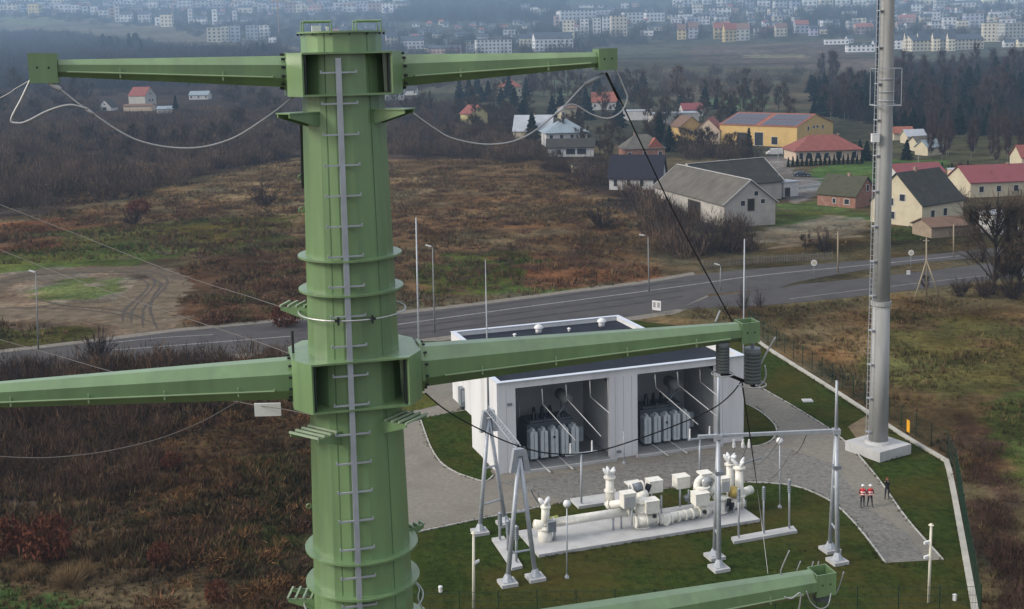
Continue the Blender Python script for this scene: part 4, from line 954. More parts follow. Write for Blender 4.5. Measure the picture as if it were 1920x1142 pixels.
for px, py in ((826, 1110), (1790, 1126)):
    p = at(px, py, 0); b = MB(); b.tube([p, p + ZU * .35], .13, 10).dome(p + ZU * .35, .16, 10, 4, .6); tag(b.build('marker_post', WHITE), 'small white marker post in the lawn ' + ('beside the pylon' if px < 1000 else 'beside the boundary fence corner'), 'marker')
# grey units on the wall side of the building
for px, py, wd, hh, lb in ((872, 766, 20, 44, 'tall grey ventilation unit against the rear wing'), (857, 736, 14, 20, 'small grey ventilation unit behind the taller one')):
    p = at(px, py, 0); mm = mpp(p); t = thing('ventilation_unit', lb, 'unit', p)
    MB().box(p + ZU * hh * mm * .55, (wd * mm, 1.0, hh * mm * .8), E1).build('casing', GALVD, t)
    MB().box(p + ZU * hh * mm * .07, (wd * mm * .8, .8, hh * mm * .14), E1).build('plinth', BLACKST, t)
    MB().box(p + ZU * hh * mm * .6 - E2 * .52, (wd * mm * .8, .04, hh * mm * .5), E1).build('grille', GALV, t)

# ---------------------------------------------------------------- concrete mast
mp_ = at(1646, 848, 0); mst = thing('concrete_mast', 'tall grey concrete mast with a ladder on a square footing', 'mast', mp_)
MZ = [0, 1.0, P(1650, 568, mp_.y).z, P(1655, 330, mp_.y).z, 42, 50]
def mr(z): return .84 - .0073 * z
b = MB(); b.tube([mp_ + ZU * z for z in (.9, MZ[2], MZ[2])], [mr(0), mr(MZ[2]), mr(MZ[2])], 20); b.build('lower_shaft', MASTC, mst, True)
b = MB(); b.tube([mp_ + ZU * z for z in (MZ[2], 25, 40, 50)], [mr(MZ[2]) - .02, mr(25), mr(40), mr(50)], 20); b.build('upper_shaft', MASTC, mst, True)
b = MB(); b.tube([mp_ + ZU * (MZ[2] - .18), mp_ + ZU * (MZ[2] + .18)], mr(MZ[2]) + .12, 20); b.build('joint_flange', MASTC, mst)
b = MB(); b.box(mp_ + ZU * .45, (3.9, 3.9, .9), (math.cos(.55), math.sin(.55), 0)); b.build('footing', CONC, mst)
b = MB(); b.tube([mp_ + ZU * .9, mp_ + ZU * 1.15], [1.15, 1.0], 20); b.build('base_ring', CONC, mst)
LD = Vector((-.93, -.36, 0)); LS_ = Vector((.36, -.93, 0)); b = MB()
def mlad(z, o): return mp_ + LD * (mr(z) + .32) + LS_ * o + ZU * z
for o_ in (-.2, .2): b.tube([mlad(1.2, o_), mlad(25, o_), mlad(50, o_)], .03, 6)
for z in np.arange(1.5, 50, .5): b.tube([mlad(z, -.2), mlad(z, .2)], .014, 4, False)
mladder = b.build('ladder', GALV, mst)
for z in np.arange(2, 50, 3.0): MB().box(mp_ + LD * (mr(z) + .16) + ZU * z, (.4, .5, .08), LD).build('ladder_bracket', GALV, mladder)
b = MB(); b.tube([mp_ + LD * (mr(z) + .1) + LS_ * -.3 + ZU * z for z in (24, 38, 50)], .05, 6); b.build('feeder_cable', DARK, mst)
zc0, zc1 = P(1655, 197, mp_.y).z, P(1658, 128, mp_.y).z
b = MB(); hw = 1.0
for z, t_ in ((zc0, .09), (zc1, .05)):
    for sx, sy in ((1, 0), (-1, 0), (0, 1), (0, -1)):
        c = mp_ + Vector((sx * hw, sy * hw, z)); b.box(c, (t_ if sx else hw * 2 - t_, t_ if sy else hw * 2 + t_, t_))
for sx in (-1, 1):
    for sy in (-1, 1): b.box(mp_ + Vector((sx * hw, sy * hw, (zc0 + zc1) / 2)), (.05, .05, zc1 - zc0 - .1))
for z in (zc0 + .35, zc0 + 1.1, zc1 - .9):
    b.torus(mp_ + ZU * z, mr(z) + .06, .04, 20, 6)
b.build('antenna_frame', GALV, mst)
b = MB(); c = P(1641, 259, mp_.y - .6); b.box(c, (.62, .4, .66)); b.box(c + ZU * .35, (.66, .44, .05)); b.build('equipment_box', WHITE, mst)

# ---------------------------------------------------------------- boundary fence
FEN = mat('dark_green_fence', (.012, .035, .018), .5, .15)
def fence(name, label, pxl, h=2.1, gap=2.5, bar=.16):
    pts = [at(x, y, 0) for x, y in pxl]; t = thing(name, label, 'fence', pts[0])
    for i in range(len(pts) - 1):
        a, c = pts[i], pts[i + 1]; L = (c - a).length; n = max(1, round(L / gap)); d = (c - a) / L
        for k in range(n):
            p = a + d * L * k / n; MB().box(p + ZU * (h + .15) / 2, (.06, .06, h + .15), d).build('post', FEN, t)
            b = MB(); q = a + d * L * (k + 1) / n; w_ = L / n
            for z in (.1, .55, 1.05, 1.55, h): b.box((p + q) / 2 + ZU * z, (w_ - .06, .022, .022), d)
            m_ = int(w_ / bar)
            for j in range(1, m_): b.box(p + d * w_ * j / m_ + ZU * (h / 2 + .05), (.010, .010, h - .1), d)
            b.build('mesh_panel', FEN, t)
    return t
fence('boundary_fence', 'dark green mesh fence running along the paved side of the compound', [(1404, 612), (1440, 643), (1560, 718), (1690, 802), (1776, 856), (1792, 890), (1815, 1035), (1838, 1160)])
fence('boundary_fence', 'dark green mesh fence along the near edge of the compound lawn', [(1838, 1160), (1300, 1166), (790, 1172), (560, 1176)])
p = at(1704, 824, 0); b = MB(); d = (at(1720, 834, 0) - at(1690, 814, 0)).normalized(); b.box(p + ZU * 1.25 + Vector((d.y, -d.x, 0)) * .08, (.55, .03, 1.1), d); tag(b.build('warning_sign', YELL), 'upright yellow sign fixed to the dark green fence beside the mast', 'sign')

# ---------------------------------------------------------------- people
SKIN = mat('skin', (.45, .27, .19), .6, .05); RED = mat('red_hivis_vest', (.62, .045, .05), .7, .1); HIV = mat('reflective_band', (.80, .62, .60), .5, .05)
TROU = mat('dark_trousers', (.018, .022, .028), .8, .2); BLK = mat('black_jacket', (.012, .012, .016), .8, .2); HAIR = mat('red_brown_hair', (.16, .045, .02), .8, .2)
def person(label, p, face, arms, upper, stride=.0, helmet=True, hair=None, lean=0, group=None, sleeve=None):
    """a standing figure: one skinned body in its own frame (x right, y ahead), then clothing pieces"""
    t = thing('person', label, 'person', p, group)
    J = {'pel': (0, 0, .95), 'wst': (0, .0, 1.10), 'chs': (0, .01 + lean, 1.30), 'nek': (0, .01 + lean, 1.47), 'hd0': (0, .02 + lean, 1.56), 'hd1': (0, .02 + lean, 1.70)}
    rr = {'pel': (.145, .105), 'wst': (.14, .10), 'chs': (.165, .11), 'nek': (.055, .055), 'hd0': (.075, .09), 'hd1': (.07, .085)}
    E = [('pel', 'wst'), ('wst', 'chs'), ('chs', 'nek'), ('nek', 'hd0'), ('hd0', 'hd1')]
    for s, k in ((-1, 'l'), (1, 'r')):
        st = stride * s
        for nm, q, r in (('hip', (.10 * s, 0, .88), (.09, .09)), ('kne', (.12 * s, st * .5 + .02, .48), (.06, .06)), ('ank', (.13 * s, st, .10), (.042, .042)), ('toe', (.15 * s, st + .16, .04), (.04, .032)), ('sho', (.185 * s, .01 + lean, 1.41), (.062, .06))):
            J[k + nm] = q; rr[k + nm] = r
        el, wr = arms[0 if s < 0 else 1]; J[k + 'elb'] = el; J[k + 'wri'] = wr; rr[k + 'elb'] = (.045, .045); rr[k + 'wri'] = (.032, .032)
        e, w_ = Vector(el), Vector(wr); J[k + 'plm'] = tuple(w_ + (w_ - e).normalized() * .08); rr[k + 'plm'] = (.042, .025)
        E += [('pel', k + 'hip'), (k + 'hip', k + 'kne'), (k + 'kne', k + 'ank'), (k + 'ank', k + 'toe'), ('chs', k + 'sho'), (k + 'sho', k + 'elb'), (k + 'elb', k + 'wri'), (k + 'wri', k + 'plm')]
    names = list(J); me = bpy.data.meshes.new('body'); me.from_pydata([J[n] for n in names], [(names.index(a), names.index(c)) for a, c in E], [])
    o = bpy.data.objects.new('body', me); COL.objects.link(o); md = o.modifiers.new('skin', 'SKIN'); o.modifiers.new('sub', 'SUBSURF').levels = 2
    o.modifiers['sub'].render_levels = 2
    for i, n in enumerate(names): me.skin_vertices[0].data[i].radius = rr[n]
    me.skin_vertices[0].data[0].use_root = True
    dg = bpy.context.evaluated_depsgraph_get(); dg.update(); ev = o.evaluated_get(dg); m2 = bpy.data.meshes.new_from_object(ev)
    b = MB(); b.v = [v.co.copy() for v in m2.vertices]; b.f = [tuple(f.vertices) for f in m2.polygons]
    bpy.data.objects.remove(o)
    # nose, ears and fingers belong to the same body mesh
    hd = Vector(J['hd0']); b.tube([hd + Vector((0, .08, .07)), hd + Vector((0, .115, .035))], [.012, .02], 6)
    for s in (-1, 1): b.dome(hd + Vector((.08 * s, 0, .06)), .022, 6, 3, 1.4, True)
    for k in 'lr':
        w_, q = Vector(J[k + 'wri']), Vector(J[k + 'plm']); d = (q - w_).normalized(); sd = d.cross(Vector((0, 0, 1)) if abs(d.z) < .8 else Vector((0, 1, 0))).normalized(); dn = d.cross(sd)
        for i, L in enumerate((.065, .078, .072, .056)):
            a = q + sd * (.027 - .018 * i); b.tube([a, a + d * L * .55 + dn * .008, a + d * L * .9 + dn * .03], [.0095, .009, .007], 5)
        a = w_ + (q - w_) * .4 + sd * .035; b.tube([a, a + d * .03 + sd * .03, a + d * .06 + sd * .032], [.011, .010, .008], 5)
    cs, sn = math.cos(face), math.sin(face)
    Rm = Matrix(((cs, -sn, 0), (sn, cs, 0), (0, 0, 1)))
    loc = [v.copy() for v in b.v]
    b.v = [Rm @ v + p for v in b.v]; o = b.build('body', [upper, TROU, SKIN, BLACKST, sleeve or upper], t, True)
    hands = [Vector(J['lplm']), Vector(J['rplm'])]
    for i, f in enumerate(b.f):
        c = sum((loc[q] for q in f), Vector()) / len(f)
        o.data.polygons[i].material_index = 2 if (c.z > 1.485 and abs(c.x) < .2) or min((c - h).length for h in hands) < .13 else (3 if c.z < .11 else (1 if c.z < .93 else (4 if abs(c.x) > .17 else 0)))
    def loc2(v): return Rm @ Vector(v) + p
    hx = Vector(J['hd1'])
    if helmet:
        k = MB(); k.dome(loc2(hx + Vector((0, 0, .0))), .122, 14, 5, .95); k.tube([loc2(hx + Vector((0, .02, -.012))), loc2(hx + Vector((0, .02, .008)))], .14, 14); k.build('helmet', WHITE, t, True)
    if hair:
        k = MB(); k.dome(loc2(hx + Vector((0, -.015, -.03))), .115, 12, 5, 1.1); k.dome(loc2(hx + Vector((0, -.05, -.09))), .10, 10, 4, 1, True); k.build('hair', hair, t, True)
    for s in (-1, 1):
        k = MB(); k.dome(loc2(hd + Vector((.03 * s, .088, .075))), .012, 6, 3, 1, True); k.build('eye', DARK, t)
    k = MB(); k.box(loc2(hd + Vector((0, .09, .0))), (.045, .012, .01), (cs, sn, 0)); k.build('mouth', mat('lips', (.30, .10, .09)), t)
    return t, loc2
DOWN = (((-.27, .05, 1.14), (-.20, .22, 1.02)), ((.27, .05, 1.14), (.20, .22, 1.02)))
for i, (px, py, lb, st) in enumerate(((1617, 950, 'person in red and white vest and white helmet, the one nearer the gantry', .11), (1631, 950, 'person in red and white vest and white helmet, the one nearer the mast footing', -.15))):
    t, L2 = person(lb, at(px, py, .04), R(180 - 6 + 12 * i), DOWN, RED, st, sleeve=mat('dark_red_sleeve', (.16, .02, .025), .8, .1), group='people in red vests on the drive')
    k = MB()
    for z, r1 in ((1.00, .20), (1.18, .195)):
        k.tube([L2((0, .005, z)), L2((0, .005, z + .10))], [r1, r1 - .005], 16, False)
    k.build('reflective_band', HIV, t, True)
person('person in black holding a camera up to their face, with reddish brown hair', at(1663, 936, .04), R(150), (((-.24, .20, 1.33), (-.07, .27, 1.55)), ((.24, .20, 1.33), (.07, .27, 1.55))), BLK, .06, False, HAIR)
p = at(1663, 936, .04); k = MB(); f3 = Vector((-math.sin(R(150)), math.cos(R(150)), 0)); k.box(p + f3 * .33 + ZU * 1.60, (.14, .09, .10), f3.cross(ZU)).tube([p + f3 * .36 + ZU * 1.6, p + f3 * .46 + ZU * 1.6], .04, 10); tag(k.build('held_camera', DARK), 'small black camera held at eye level by the person in black', 'camera')

# ---------------------------------------------------------------- houses
GLASS = mat('window_glass', (.03, .035, .045), .15, .2, 2, .6); FRAME = mat('window_frame', (.55, .55, .55), .6, .05)
def wallm(k): return {
    'white': mat('house_white', (.52, .52, .52), .85, .14, .6, dirt=((.32, .31, .29), .5, .5)), 'grey': mat('house_grey', (.40, .385, .36), .9, .12, .5, dirt=((.26, .245, .22), .4, .6)),
    'cream': mat('house_cream', (.50, .45, .33), .85, .08, .5, dirt=((.34, .29, .21), .6, .4)), 'yellow': mat('house_yellow', (.52, .36, .145), .85, .08, .5, dirt=((.40, .28, .13), .4, .5)), 'pale_yellow': mat('house_pale_yellow', (.46, .40, .20), .85, .08, .5),
    'brick': mat('house_brick', (.26, .13, .095), .9, .25, 1.2, dirt=((.36, .26, .2), 1.0, .6)), 'peach': mat('house_peach', (.50, .40, .31), .85, .07, .5), 'wood': mat('weathered_boards', (.28, .22, .16), .9, .2, 1)}[k]
def roofm(k): return {
    'grey': mat('grey_sheet_roof', (.105, .098, .086), .85, .25, .35, dirt=((.065, .06, .05), .25, .8)), 'dark': mat('dark_slate_roof', (.034, .034, .032), .8, .3, .5, dirt=((.06, .062, .04), .6, .6)),
    'navy': mat('navy_tile_roof', (.020, .020, .031), .7, .15, .8, .15), 'red': mat('red_tile_roof', (.205, .066, .056), .8, .2, .8, dirt=((.15, .06, .05), .7, .6)), 'orange': mat('orange_tile_roof', (.26, .092, .062), .8, .2, .8, dirt=((.20, .08, .055), .7, .6)), 'light': mat('pale_sheet_roof', (.36, .39, .44), .6, .12, .5),
    'blue': mat('blue_grey_sheet_roof', (.22, .275, .32), .6, .12, .5), 'crimson': mat('crimson_sheet_roof', (.20, .055, .064), .7, .15, .5, dirt=((.16, .05, .055), .5, .6)), 'moss': mat('mossy_roof', (.062, .064, .040), .95, .3, .8, dirt=((.05, .045, .04), .8, .7)), 'brown': mat('brown_roof', (.14, .085, .06), .8, .2, .6)}[k]
def house(label, px, py, yaw, L, D, eave, ridge, wall, roof, kind='gable', wins=(), chim=None, over=.35, name='house', cat='house', group=None, base=None, doors=(), verge=False):
    """px,py: pixel of the middle of its footprint; ridge runs along yaw; sides: f faces -y of its own frame, b, l and r the ends"""
    p = base or at(px, py); t = thing(name, label, cat, p, group); a = R(yaw)
    M = Matrix(((math.cos(a), -math.sin(a), 0, p.x), (math.sin(a), math.cos(a), 0, p.y), (0, 0, 1, p.z), (0, 0, 0, 1)))
    wm, rm = wallm(wall), roofm(roof); l, d = L / 2, D / 2; lo = -1.0
    b = MB(M)
    if kind == 'gable':
        prof = [(-d, lo), (d, lo), (d, eave), (0, ridge - .06), (-d, eave)]
        b.loft([(-l, y, z) for y, z in prof], [(l, y, z) for y, z in prof])
    else: b.box((0, 0, (eave + lo) / 2), (L, D, eave - lo))
    b.build('wall', wm, t)
    b = MB(M); th = .18
    if kind == 'gable':
        k = (ridge - eave) / d; e = d + over; z0 = eave - over * k
        for s in (-1, 1):
            q = [(s * e, z0), (0, ridge), (0, ridge + th), (s * e, z0 + th)]
            b.loft([(-l - over, y, z) for y, z in q], [(l + over, y, z) for y, z in q])
    elif kind == 'hip':
        e, f = l + over, d + over; rl = max(0.05, l - d)
        vs = [(-e, -f, eave), (e, -f, eave), (e, f, eave), (-e, f, eave), (-rl, 0, ridge), (rl, 0, ridge), (-e, -f, eave - .15), (e, -f, eave - .15), (e, f, eave - .15), (-e, f, eave - .15)]
        b.add(vs, [(0, 1, 5, 4), (2, 3, 4, 5), (1, 2, 5), (3, 0, 4), (6, 7, 1, 0), (7, 8, 2, 1), (8, 9, 3, 2), (9, 6, 0, 3), (9, 8, 7, 6)])
    else:
        b.box((0, 0, eave + .12), (L + .3, D + .3, .24))
    ro = b.build('roof', rm, t)
    if verge:
        for e in (-l - over, l + over):
            for s in (-1, 1):
                k_ = (ridge - eave) / d; b = MB(M); b.loft([(e - .06, s * (d + over), eave - over * k_ + .02), (e + .06, s * (d + over), eave - over * k_ + .02), (e + .06, s * (d + over), eave - over * k_ + .28), (e - .06, s * (d + over), eave - over * k_ + .28)], [(e - .06, 0, ridge + .02), (e + .06, 0, ridge + .02), (e + .06, 0, ridge + .28), (e - .06, 0, ridge + .28)]); b.build('verge_board', mat('pale_verge', (.42, .42, .41), .7, .1), ro)
        b = MB(M); b.box((0, 0, ridge + .2), (L + 2 * over, .35, .1)); b.build('ridge_cap', MATS['pale_verge'], ro)
    if chim:
        x, y, hh = chim; b = MB(M); b.box((x, y, ridge - .2), (.55, .55, hh * 2)); b.box((x, y, ridge - .2 + hh + .05), (.68, .68, .12)); b.build('chimney', mat('chimney_brick', (.30, .20, .16), .9, .2), ro)
    def opening(s, u_, z, w_, h_, nm, dark):
        X, N = {'f': ((1, 0, 0), (0, -1, 0)), 'b': ((-1, 0, 0), (0, 1, 0)), 'r': ((0, 1, 0), (1, 0, 0)), 'l': ((0, -1, 0), (-1, 0, 0))}[s]
        X, N = Vector(X), Vector(N); half = l if s in 'fb' else d; off = d if s in 'fb' else l
        c = X * (half * (2 * u_ - 1)) + N * off + Vector((0, 0, z))
        k = MB(M); k.box(c + N * .03, (w_ + .2, .06, h_ + .2), X, N) if 0 else None
        MX = M.to_3x3()
        g_ = MB(); cw = M @ c; Xw, Nw = MX @ X, MX @ N
        for sx in (-1, 1): g_.box(cw + Xw * sx * (w_ / 2 + .04) + Nw * .04, (.10, .08, h_ + .2), Xw)
        for sz in (-1, 1): g_.box(cw + ZU * sz * (h_ / 2 + .05) + Nw * .04, (w_ - .02, .08, .10), Xw)
        fr = g_.build(nm, FRAME if nm == 'window' else mat('door_frame', (.2, .18, .16), .7), t)
        g2 = MB(); g2.box(cw + Nw * .02, (w_, .05, h_), Xw); g2.build('pane' if nm == 'window' else 'leaf', dark, fr)
    for s, u_, z, w_, h_ in wins: opening(s, u_, z, w_, h_, 'window', GLASS)
    for s, u_, z, w_, h_ in doors: opening(s, u_, z, w_, h_, 'door', mat('dark_doorway', (.025, .022, .02), .8))
    return t, M
def row(s, n, z, w_=1.1, h_=1.3, a=.12, c=.88): return [(s, a + (c - a) * (i / (n - 1) if n > 1 else .5), z, w_, h_) for i in range(n)]
# the barn by the road
gb_ = at(1406, 424); rd = Vector((-9.5, 34, 0)).normalized(); LB = 35
house('long grey-roofed barn with pale gable end facing the road', 0, 0, math.degrees(math.atan2(rd.y, rd.x)), LB, 11, 4.7, 9.0, 'grey', 'grey', wins=[('l', .36, 4.6, .9, 1.0), ('l', .62, 6.4, .9, .9), ('l', .75, 4.8, .9, .8)] , doors=[('l', .55, 4.0, 1.3, 2.4), ('f', .62, 2.0, 5.5, 3.4)] if 0 else [('l', .52, 4.2, 1.4, 2.3), ('b', .60, 1.9, 6.0, 3.6)], base=gb_ + rd * LB / 2, name='barn', cat='barn', over=.5, verge=True)
q0, q1 = P(1287, 309, 271), P(1432, 296, 283); d2 = (q1 - q0); d2.z = 0; cB = (q0 + q1) / 2; cB.z = 0
house('dark-roofed barn standing behind the long grey-roofed barn', 0, 0, math.degrees(math.atan2(d2.y, d2.x)), d2.length - 1, 13, 4.3, 8.9, 'grey', 'dark', base=cB, chim=(2.5, -4.5, -1.2) if 0 else None, name='barn', cat='barn', over=.5, verge=True)
house('small white flat-roofed outbuilding at the end of the dark-roofed barn', 1472, 367, 30, 4.6, 4, 3.3, 3.5, 'white', 'light', 'flat', name='shed', cat='shed', doors=[('f', .25, 1.1, 1.5, 2.0)])
house('white cottage with dark navy tiled roof beside the long barn', 1196, 352, -14, 13, 9.5, 3.2, 8.2, 'white', 'navy', wins=row('f', 4, 1.7, .9, 1.6), over=.5)
house('brick house with half grey and half red roof behind the navy-roofed cottage', 1203, 296, 8, 13, 9, 3.3, 7.6, 'brick', 'grey', 'hip', wins=row('f', 3, 1.6), chim=(-2, 1, .6))
p = at(1203, 296); b = MB(); a = R(8); X = Vector((math.cos(a), math.sin(a), 0)); Yv = Vector((-math.sin(a), math.cos(a), 0)); c = p + X * 3.4 - Yv * 4.6
b.add([c - X * 2.8 + ZU * 3.2, c + X * 2.8 + ZU * 3.2, c + ZU * 6.6, c - X * 2.8 + ZU * 3.2 + Yv * .3, c + X * 2.8 + ZU * 3.2 + Yv * .3, c + ZU * 6.6 + Yv * 3], [(0, 1, 2), (1, 4, 5, 2), (0, 2, 5, 3), (3, 5, 4)])
b2 = b.build('dormer', roofm('orange')); b2.parent = bpy.data.objects[[o.name for o in bpy.data.objects if o.get('label', '').startswith('brick house with half')][0]]; b2.location = -b2.parent.location
house('long low white house with dark roof and veranda, in front of the blue-grey roof', 1070, 292, -3, 15, 8, 3.3, 5.6, 'white', 'dark', wins=[('f', .25, 1.6, 1.2, 1.4), ('f', .5, 1.7, 3.0, 1.8), ('f', .74, 1.7, 3.0, 1.8), ('r', .5, 1.7, 1.2, 1.2)], over=.6)
house('pale house with hipped blue-grey sheet roof', 1058, 272, 6, 15, 13, 5.0, 9.5, 'white', 'blue', 'hip', wins=row('f', 4, 3.6, 1.2, 1.2), over=.8)
house('cream house with a steep pale sheet roof behind two dark spruces', 1002, 260, -10, 15, 11, 3.5, 9.2, 'cream', 'light', wins=[('l', .5, 3.4, 1.6, 1.4)], chim=(0, 0, .8))
house('small yellow house with salmon red roof standing alone among bare bushes', 889, 232, 122, 9.5, 9, 5.0, 8.6, 'pale_yellow', 'red', over=.5)
house('yellow villa with bright orange-red roof under the topmost crossarm', 955, 180, 20, 13, 11, 6, 11, 'cream', 'orange', 'hip', wins=row('f', 3, 3.5) + [('l', .5, 3.5, 1.3, 1.4)], chim=(0, 0, 1.2))
house('red-roofed house with pale walls beside the hanging cable loop', 1133, 205, -4, 13, 10, 4.2, 9, 'white', 'orange', wins=row('f', 3, 2.2))
house('small cream house behind the pale sheet roof, dark eaves', 1066, 222, 10, 9, 8, 5, 7, 'cream', 'brown', 'hip', wins=row('f', 2, 2.6))
house('low white flat shed beside the hanging black cable', 1195, 224, -6, 13, 9, 4.2, 4.4, 'white', 'light', 'flat', name='shed', cat='shed')
house('long grey flat-roofed shed behind the yellow gabled house', 1262, 229, 4, 21, 12, 4.2, 4.4, 'grey', 'light', 'flat', name='shed', cat='shed')
house('small pink-red roofed house behind the long grey shed', 1296, 217, 6, 10, 8, 3.2, 6, 'white', 'crimson', wins=row('f', 2, 1.6))
house('yellow gabled house with bare trees in front, left of a dark red roof', 1287, 262, 105, 10, 9.5, 5.2, 8.8, 'yellow', 'brown', wins=[('l', .5, 3, 1.2, 1.2)])
house('house with dark red roof and peach gable beside the yellow hall', 1332, 268, 70, 11, 9, 4.8, 9.2, 'peach', 'red', wins=[('l', .5, 2.5, 1.4, 1.4), ('l', .5, 5.4, 1.0, 1.0)])
# yellow hall with solar panels
fl, fr_, bk = at(1385, 287), at(1512, 296), at(1582, 272)
t, M = house('large yellow hall with solar panels on an orange-edged roof', 0, 0, -43, 31, 25, 7.0, 10.6, 'yellow', 'orange', base=at(1462, 271) + Vector((0, 6, 0)), name='industrial_hall', cat='hall', over=.3,
             doors=[('f', .30, 2.2, 4.0, 4.4)], wins=[('f', .52, 2.4, 3.4, 4.6), ('f', .72, 2.0, 2.4, 2.6), ('r', .3, 6, 1.2, 1.3), ('r', .45, 6.3, 1.4, .8), ('r', .55, 6.3, 1.4, .8), ('r', .7, 6, 1.2, 1.3)])
kk = (10.6 - 7.0) / 12.5
for x0, x1, lb in ((-15, -1.0, 'n'), (1.0, 15, 'w')):
    for y0, y1 in ((-12.2, -7.0), (-6.6, -1.2)):
        b = MB(M); n_ = 7
        for i in range(n_):
            xa = x0 + (x1 - x0) * i / n_ + .06; xb = x0 + (x1 - x0) * (i + 1) / n_ - .06
            z = lambda y: 10.6 - abs(y) * kk + .26
            b.add([(xa, y0, z(y0)), (xb, y0, z(y0)), (xb, y1, z(y1)), (xa, y1, z(y1)), (xa, y0, z(y0) - .06), (xb, y0, z(y0) - .06), (xb, y1, z(y1) - .06), (xa, y1, z(y1) - .06)], [(0, 1, 2, 3), (7, 6, 5, 4), (0, 4, 5, 1), (1, 5, 6, 2), (2, 6, 7, 3), (3, 7, 4, 0)])
        b.build('solar_panel_row', mat('solar_glass', (.035, .035, .06), .3, .15, 1, .5), t)
# bungalow
house('cream bungalow with broad hipped red roof behind a dark hedge', 1541, 298, 4, 20, 12, 3.2, 7.4, 'peach', 'red', 'hip', wins=[('f', .08, 1.6, 1.2, 1.8), ('f', .2, 1.6, 1.2, 1.8), ('f', .34, 1.6, 1.2, 1.8), ('f', .48, 1.6, 1.0, 1.6), ('f', .66, 1.7, 1.8, 2.0), ('f', .9, 1.6, 1.0, 2.0)], over=.8, chim=(5.5, 1.5, .2))
house('ruined brick cottage with a mossy sagging roof beside the concrete mast', 1588, 384, -48, 9.5, 8.5, 2.7, 6.4, 'brick', 'moss', wins=[('f', .78, 1.3, 1.2, 1.1), ('r', .55, 4.0, .9, 1.3), ('f', .45, 1.3, .8, 1.0)], chim=(.5, 0, .7))
gq = at(1693, 428); house('cream house with steep dark roof on the other side of the concrete mast', 0, 0, 38, 14, 11.5, 4.3, 10.0, 'cream', 'dark', base=gq + Vector((5.6, 9.0, 0)), wins=[('l', .62, 5.4, 1.2, 1.3), ('l', .42, 4.4, .7, 1.4), ('l', .42, 1.8, 1.4, 1.4), ('f', .25, 2.3, 1.2, 1.4), ('f', .55, 2.3, 1.2, 1.4)], chim=(-1.0, 0, .9))
house('long house with crimson roof at the photo edge beyond the bare tree', 1880, 362, 8, 22, 11, 3.4, 6.6, 'cream', 'crimson', wins=row('f', 5, 1.8), chim=(1, 0, .6))
house('crimson-roofed shed peeking out behind the dark-roofed cream house', 1712, 342, 14, 13, 8, 2.6, 4.8, 'white', 'crimson')
house('small red-roofed house at the photo edge below the dark wood', 1935, 316, 0, 9, 8, 3.4, 6.4, 'cream', 'red')
house('small white garden shed behind the bare tree by the road', 1866, 437, 25, 4.4, 3.6, 3.8, 4.2, 'white', 'light', 'flat', name='shed', cat='shed')
house('low lean-to with yellowish corrugated roof behind the cream house corner', 1764, 440, 15, 8, 6, 2.0, 3.2, 'wood', 'brown', name='shed', cat='shed')
house('cream flat-topped annex in front of the crimson roof', 1820, 352, 8, 9, 6, 4.4, 4.8, 'peach', 'light', 'flat', wins=row('f', 2, 2))
house('grey concrete shed wall in the thicket below the veranda house', 1118, 322, 6, 14, 4, 2.2, 2.6, 'cream', 'dark', 'flat', name='shed', cat='shed')
# houses behind the scrub on the other side
house('small white steep-gabled house under the topmost crossarm', 203, 207, 82, 9, 8, 2.2, 6.5, 'white', 'dark', wins=[('l', .5, 3.8, .9, .9)], doors=[('l', .5, 1.1, 2.2, 1.8)])
house('tall house with red roof and blue-grey gable among bare trees', 268, 200, 155, 13, 10, 7, 12, 'grey', 'red', wins=[('l', .4, 4, 1.2, 1.3), ('l', .65, 4, 1.2, 1.3), ('l', .5, 8, 1.2, 1.2)])
house('low pale shed leaning against the tall red-roofed house', 262, 208, -6, 17, 6, 3, 4, 'peach', 'brown', name='shed', cat='shed')
house('small white building on the meadow edge right of the red-roofed house', 312, 214, 4, 9, 6, 3.0, 4.4, 'white', 'blue')
house('white bungalow with three bright windows bays under the crossarm', 376, 186, -4, 13, 8, 3.0, 5.4, 'white', 'blue', wins=row('f', 3, 1.6))
house('tiny cream house right under the crossarm beside dark trees', 324, 168, 10, 9, 7, 4, 6, 'cream', 'dark', wins=row('f', 2, 2))
house('red-gabled white house half hidden by the small crossarm end box', 54, 140, 60, 10, 9, 5, 10, 'white', 'red')
house('small pale house between scrub and crossarm root', 545, 178, 0, 12, 8, 3, 5, 'grey', 'dark')
house('white cottage row below the crossarm root on the village side', 740, 188, 5, 12, 8, 4, 7, 'white', 'blue', wins=row('f', 3, 2))
house('pale cottage half hidden by the upper bracket', 770, 178, -5, 9, 8, 3.4, 6, 'white', 'dark', wins=row('f', 2, 2))
for i, (px, py, rf) in enumerate(((1690, 262, 'orange'), (1712, 268, 'light'), (1728, 282, 'grey'), (1742, 290, 'blue'))):
    house(('tiny house with orange roof', 'tiny house with pale roof', 'tiny grey-roofed house', 'tiny house with blue-grey roof')[i] + ' beside the mast below the dark wood', px, py, 10 * i, 7, 5, 2.6, 4.6, 'cream', rf)

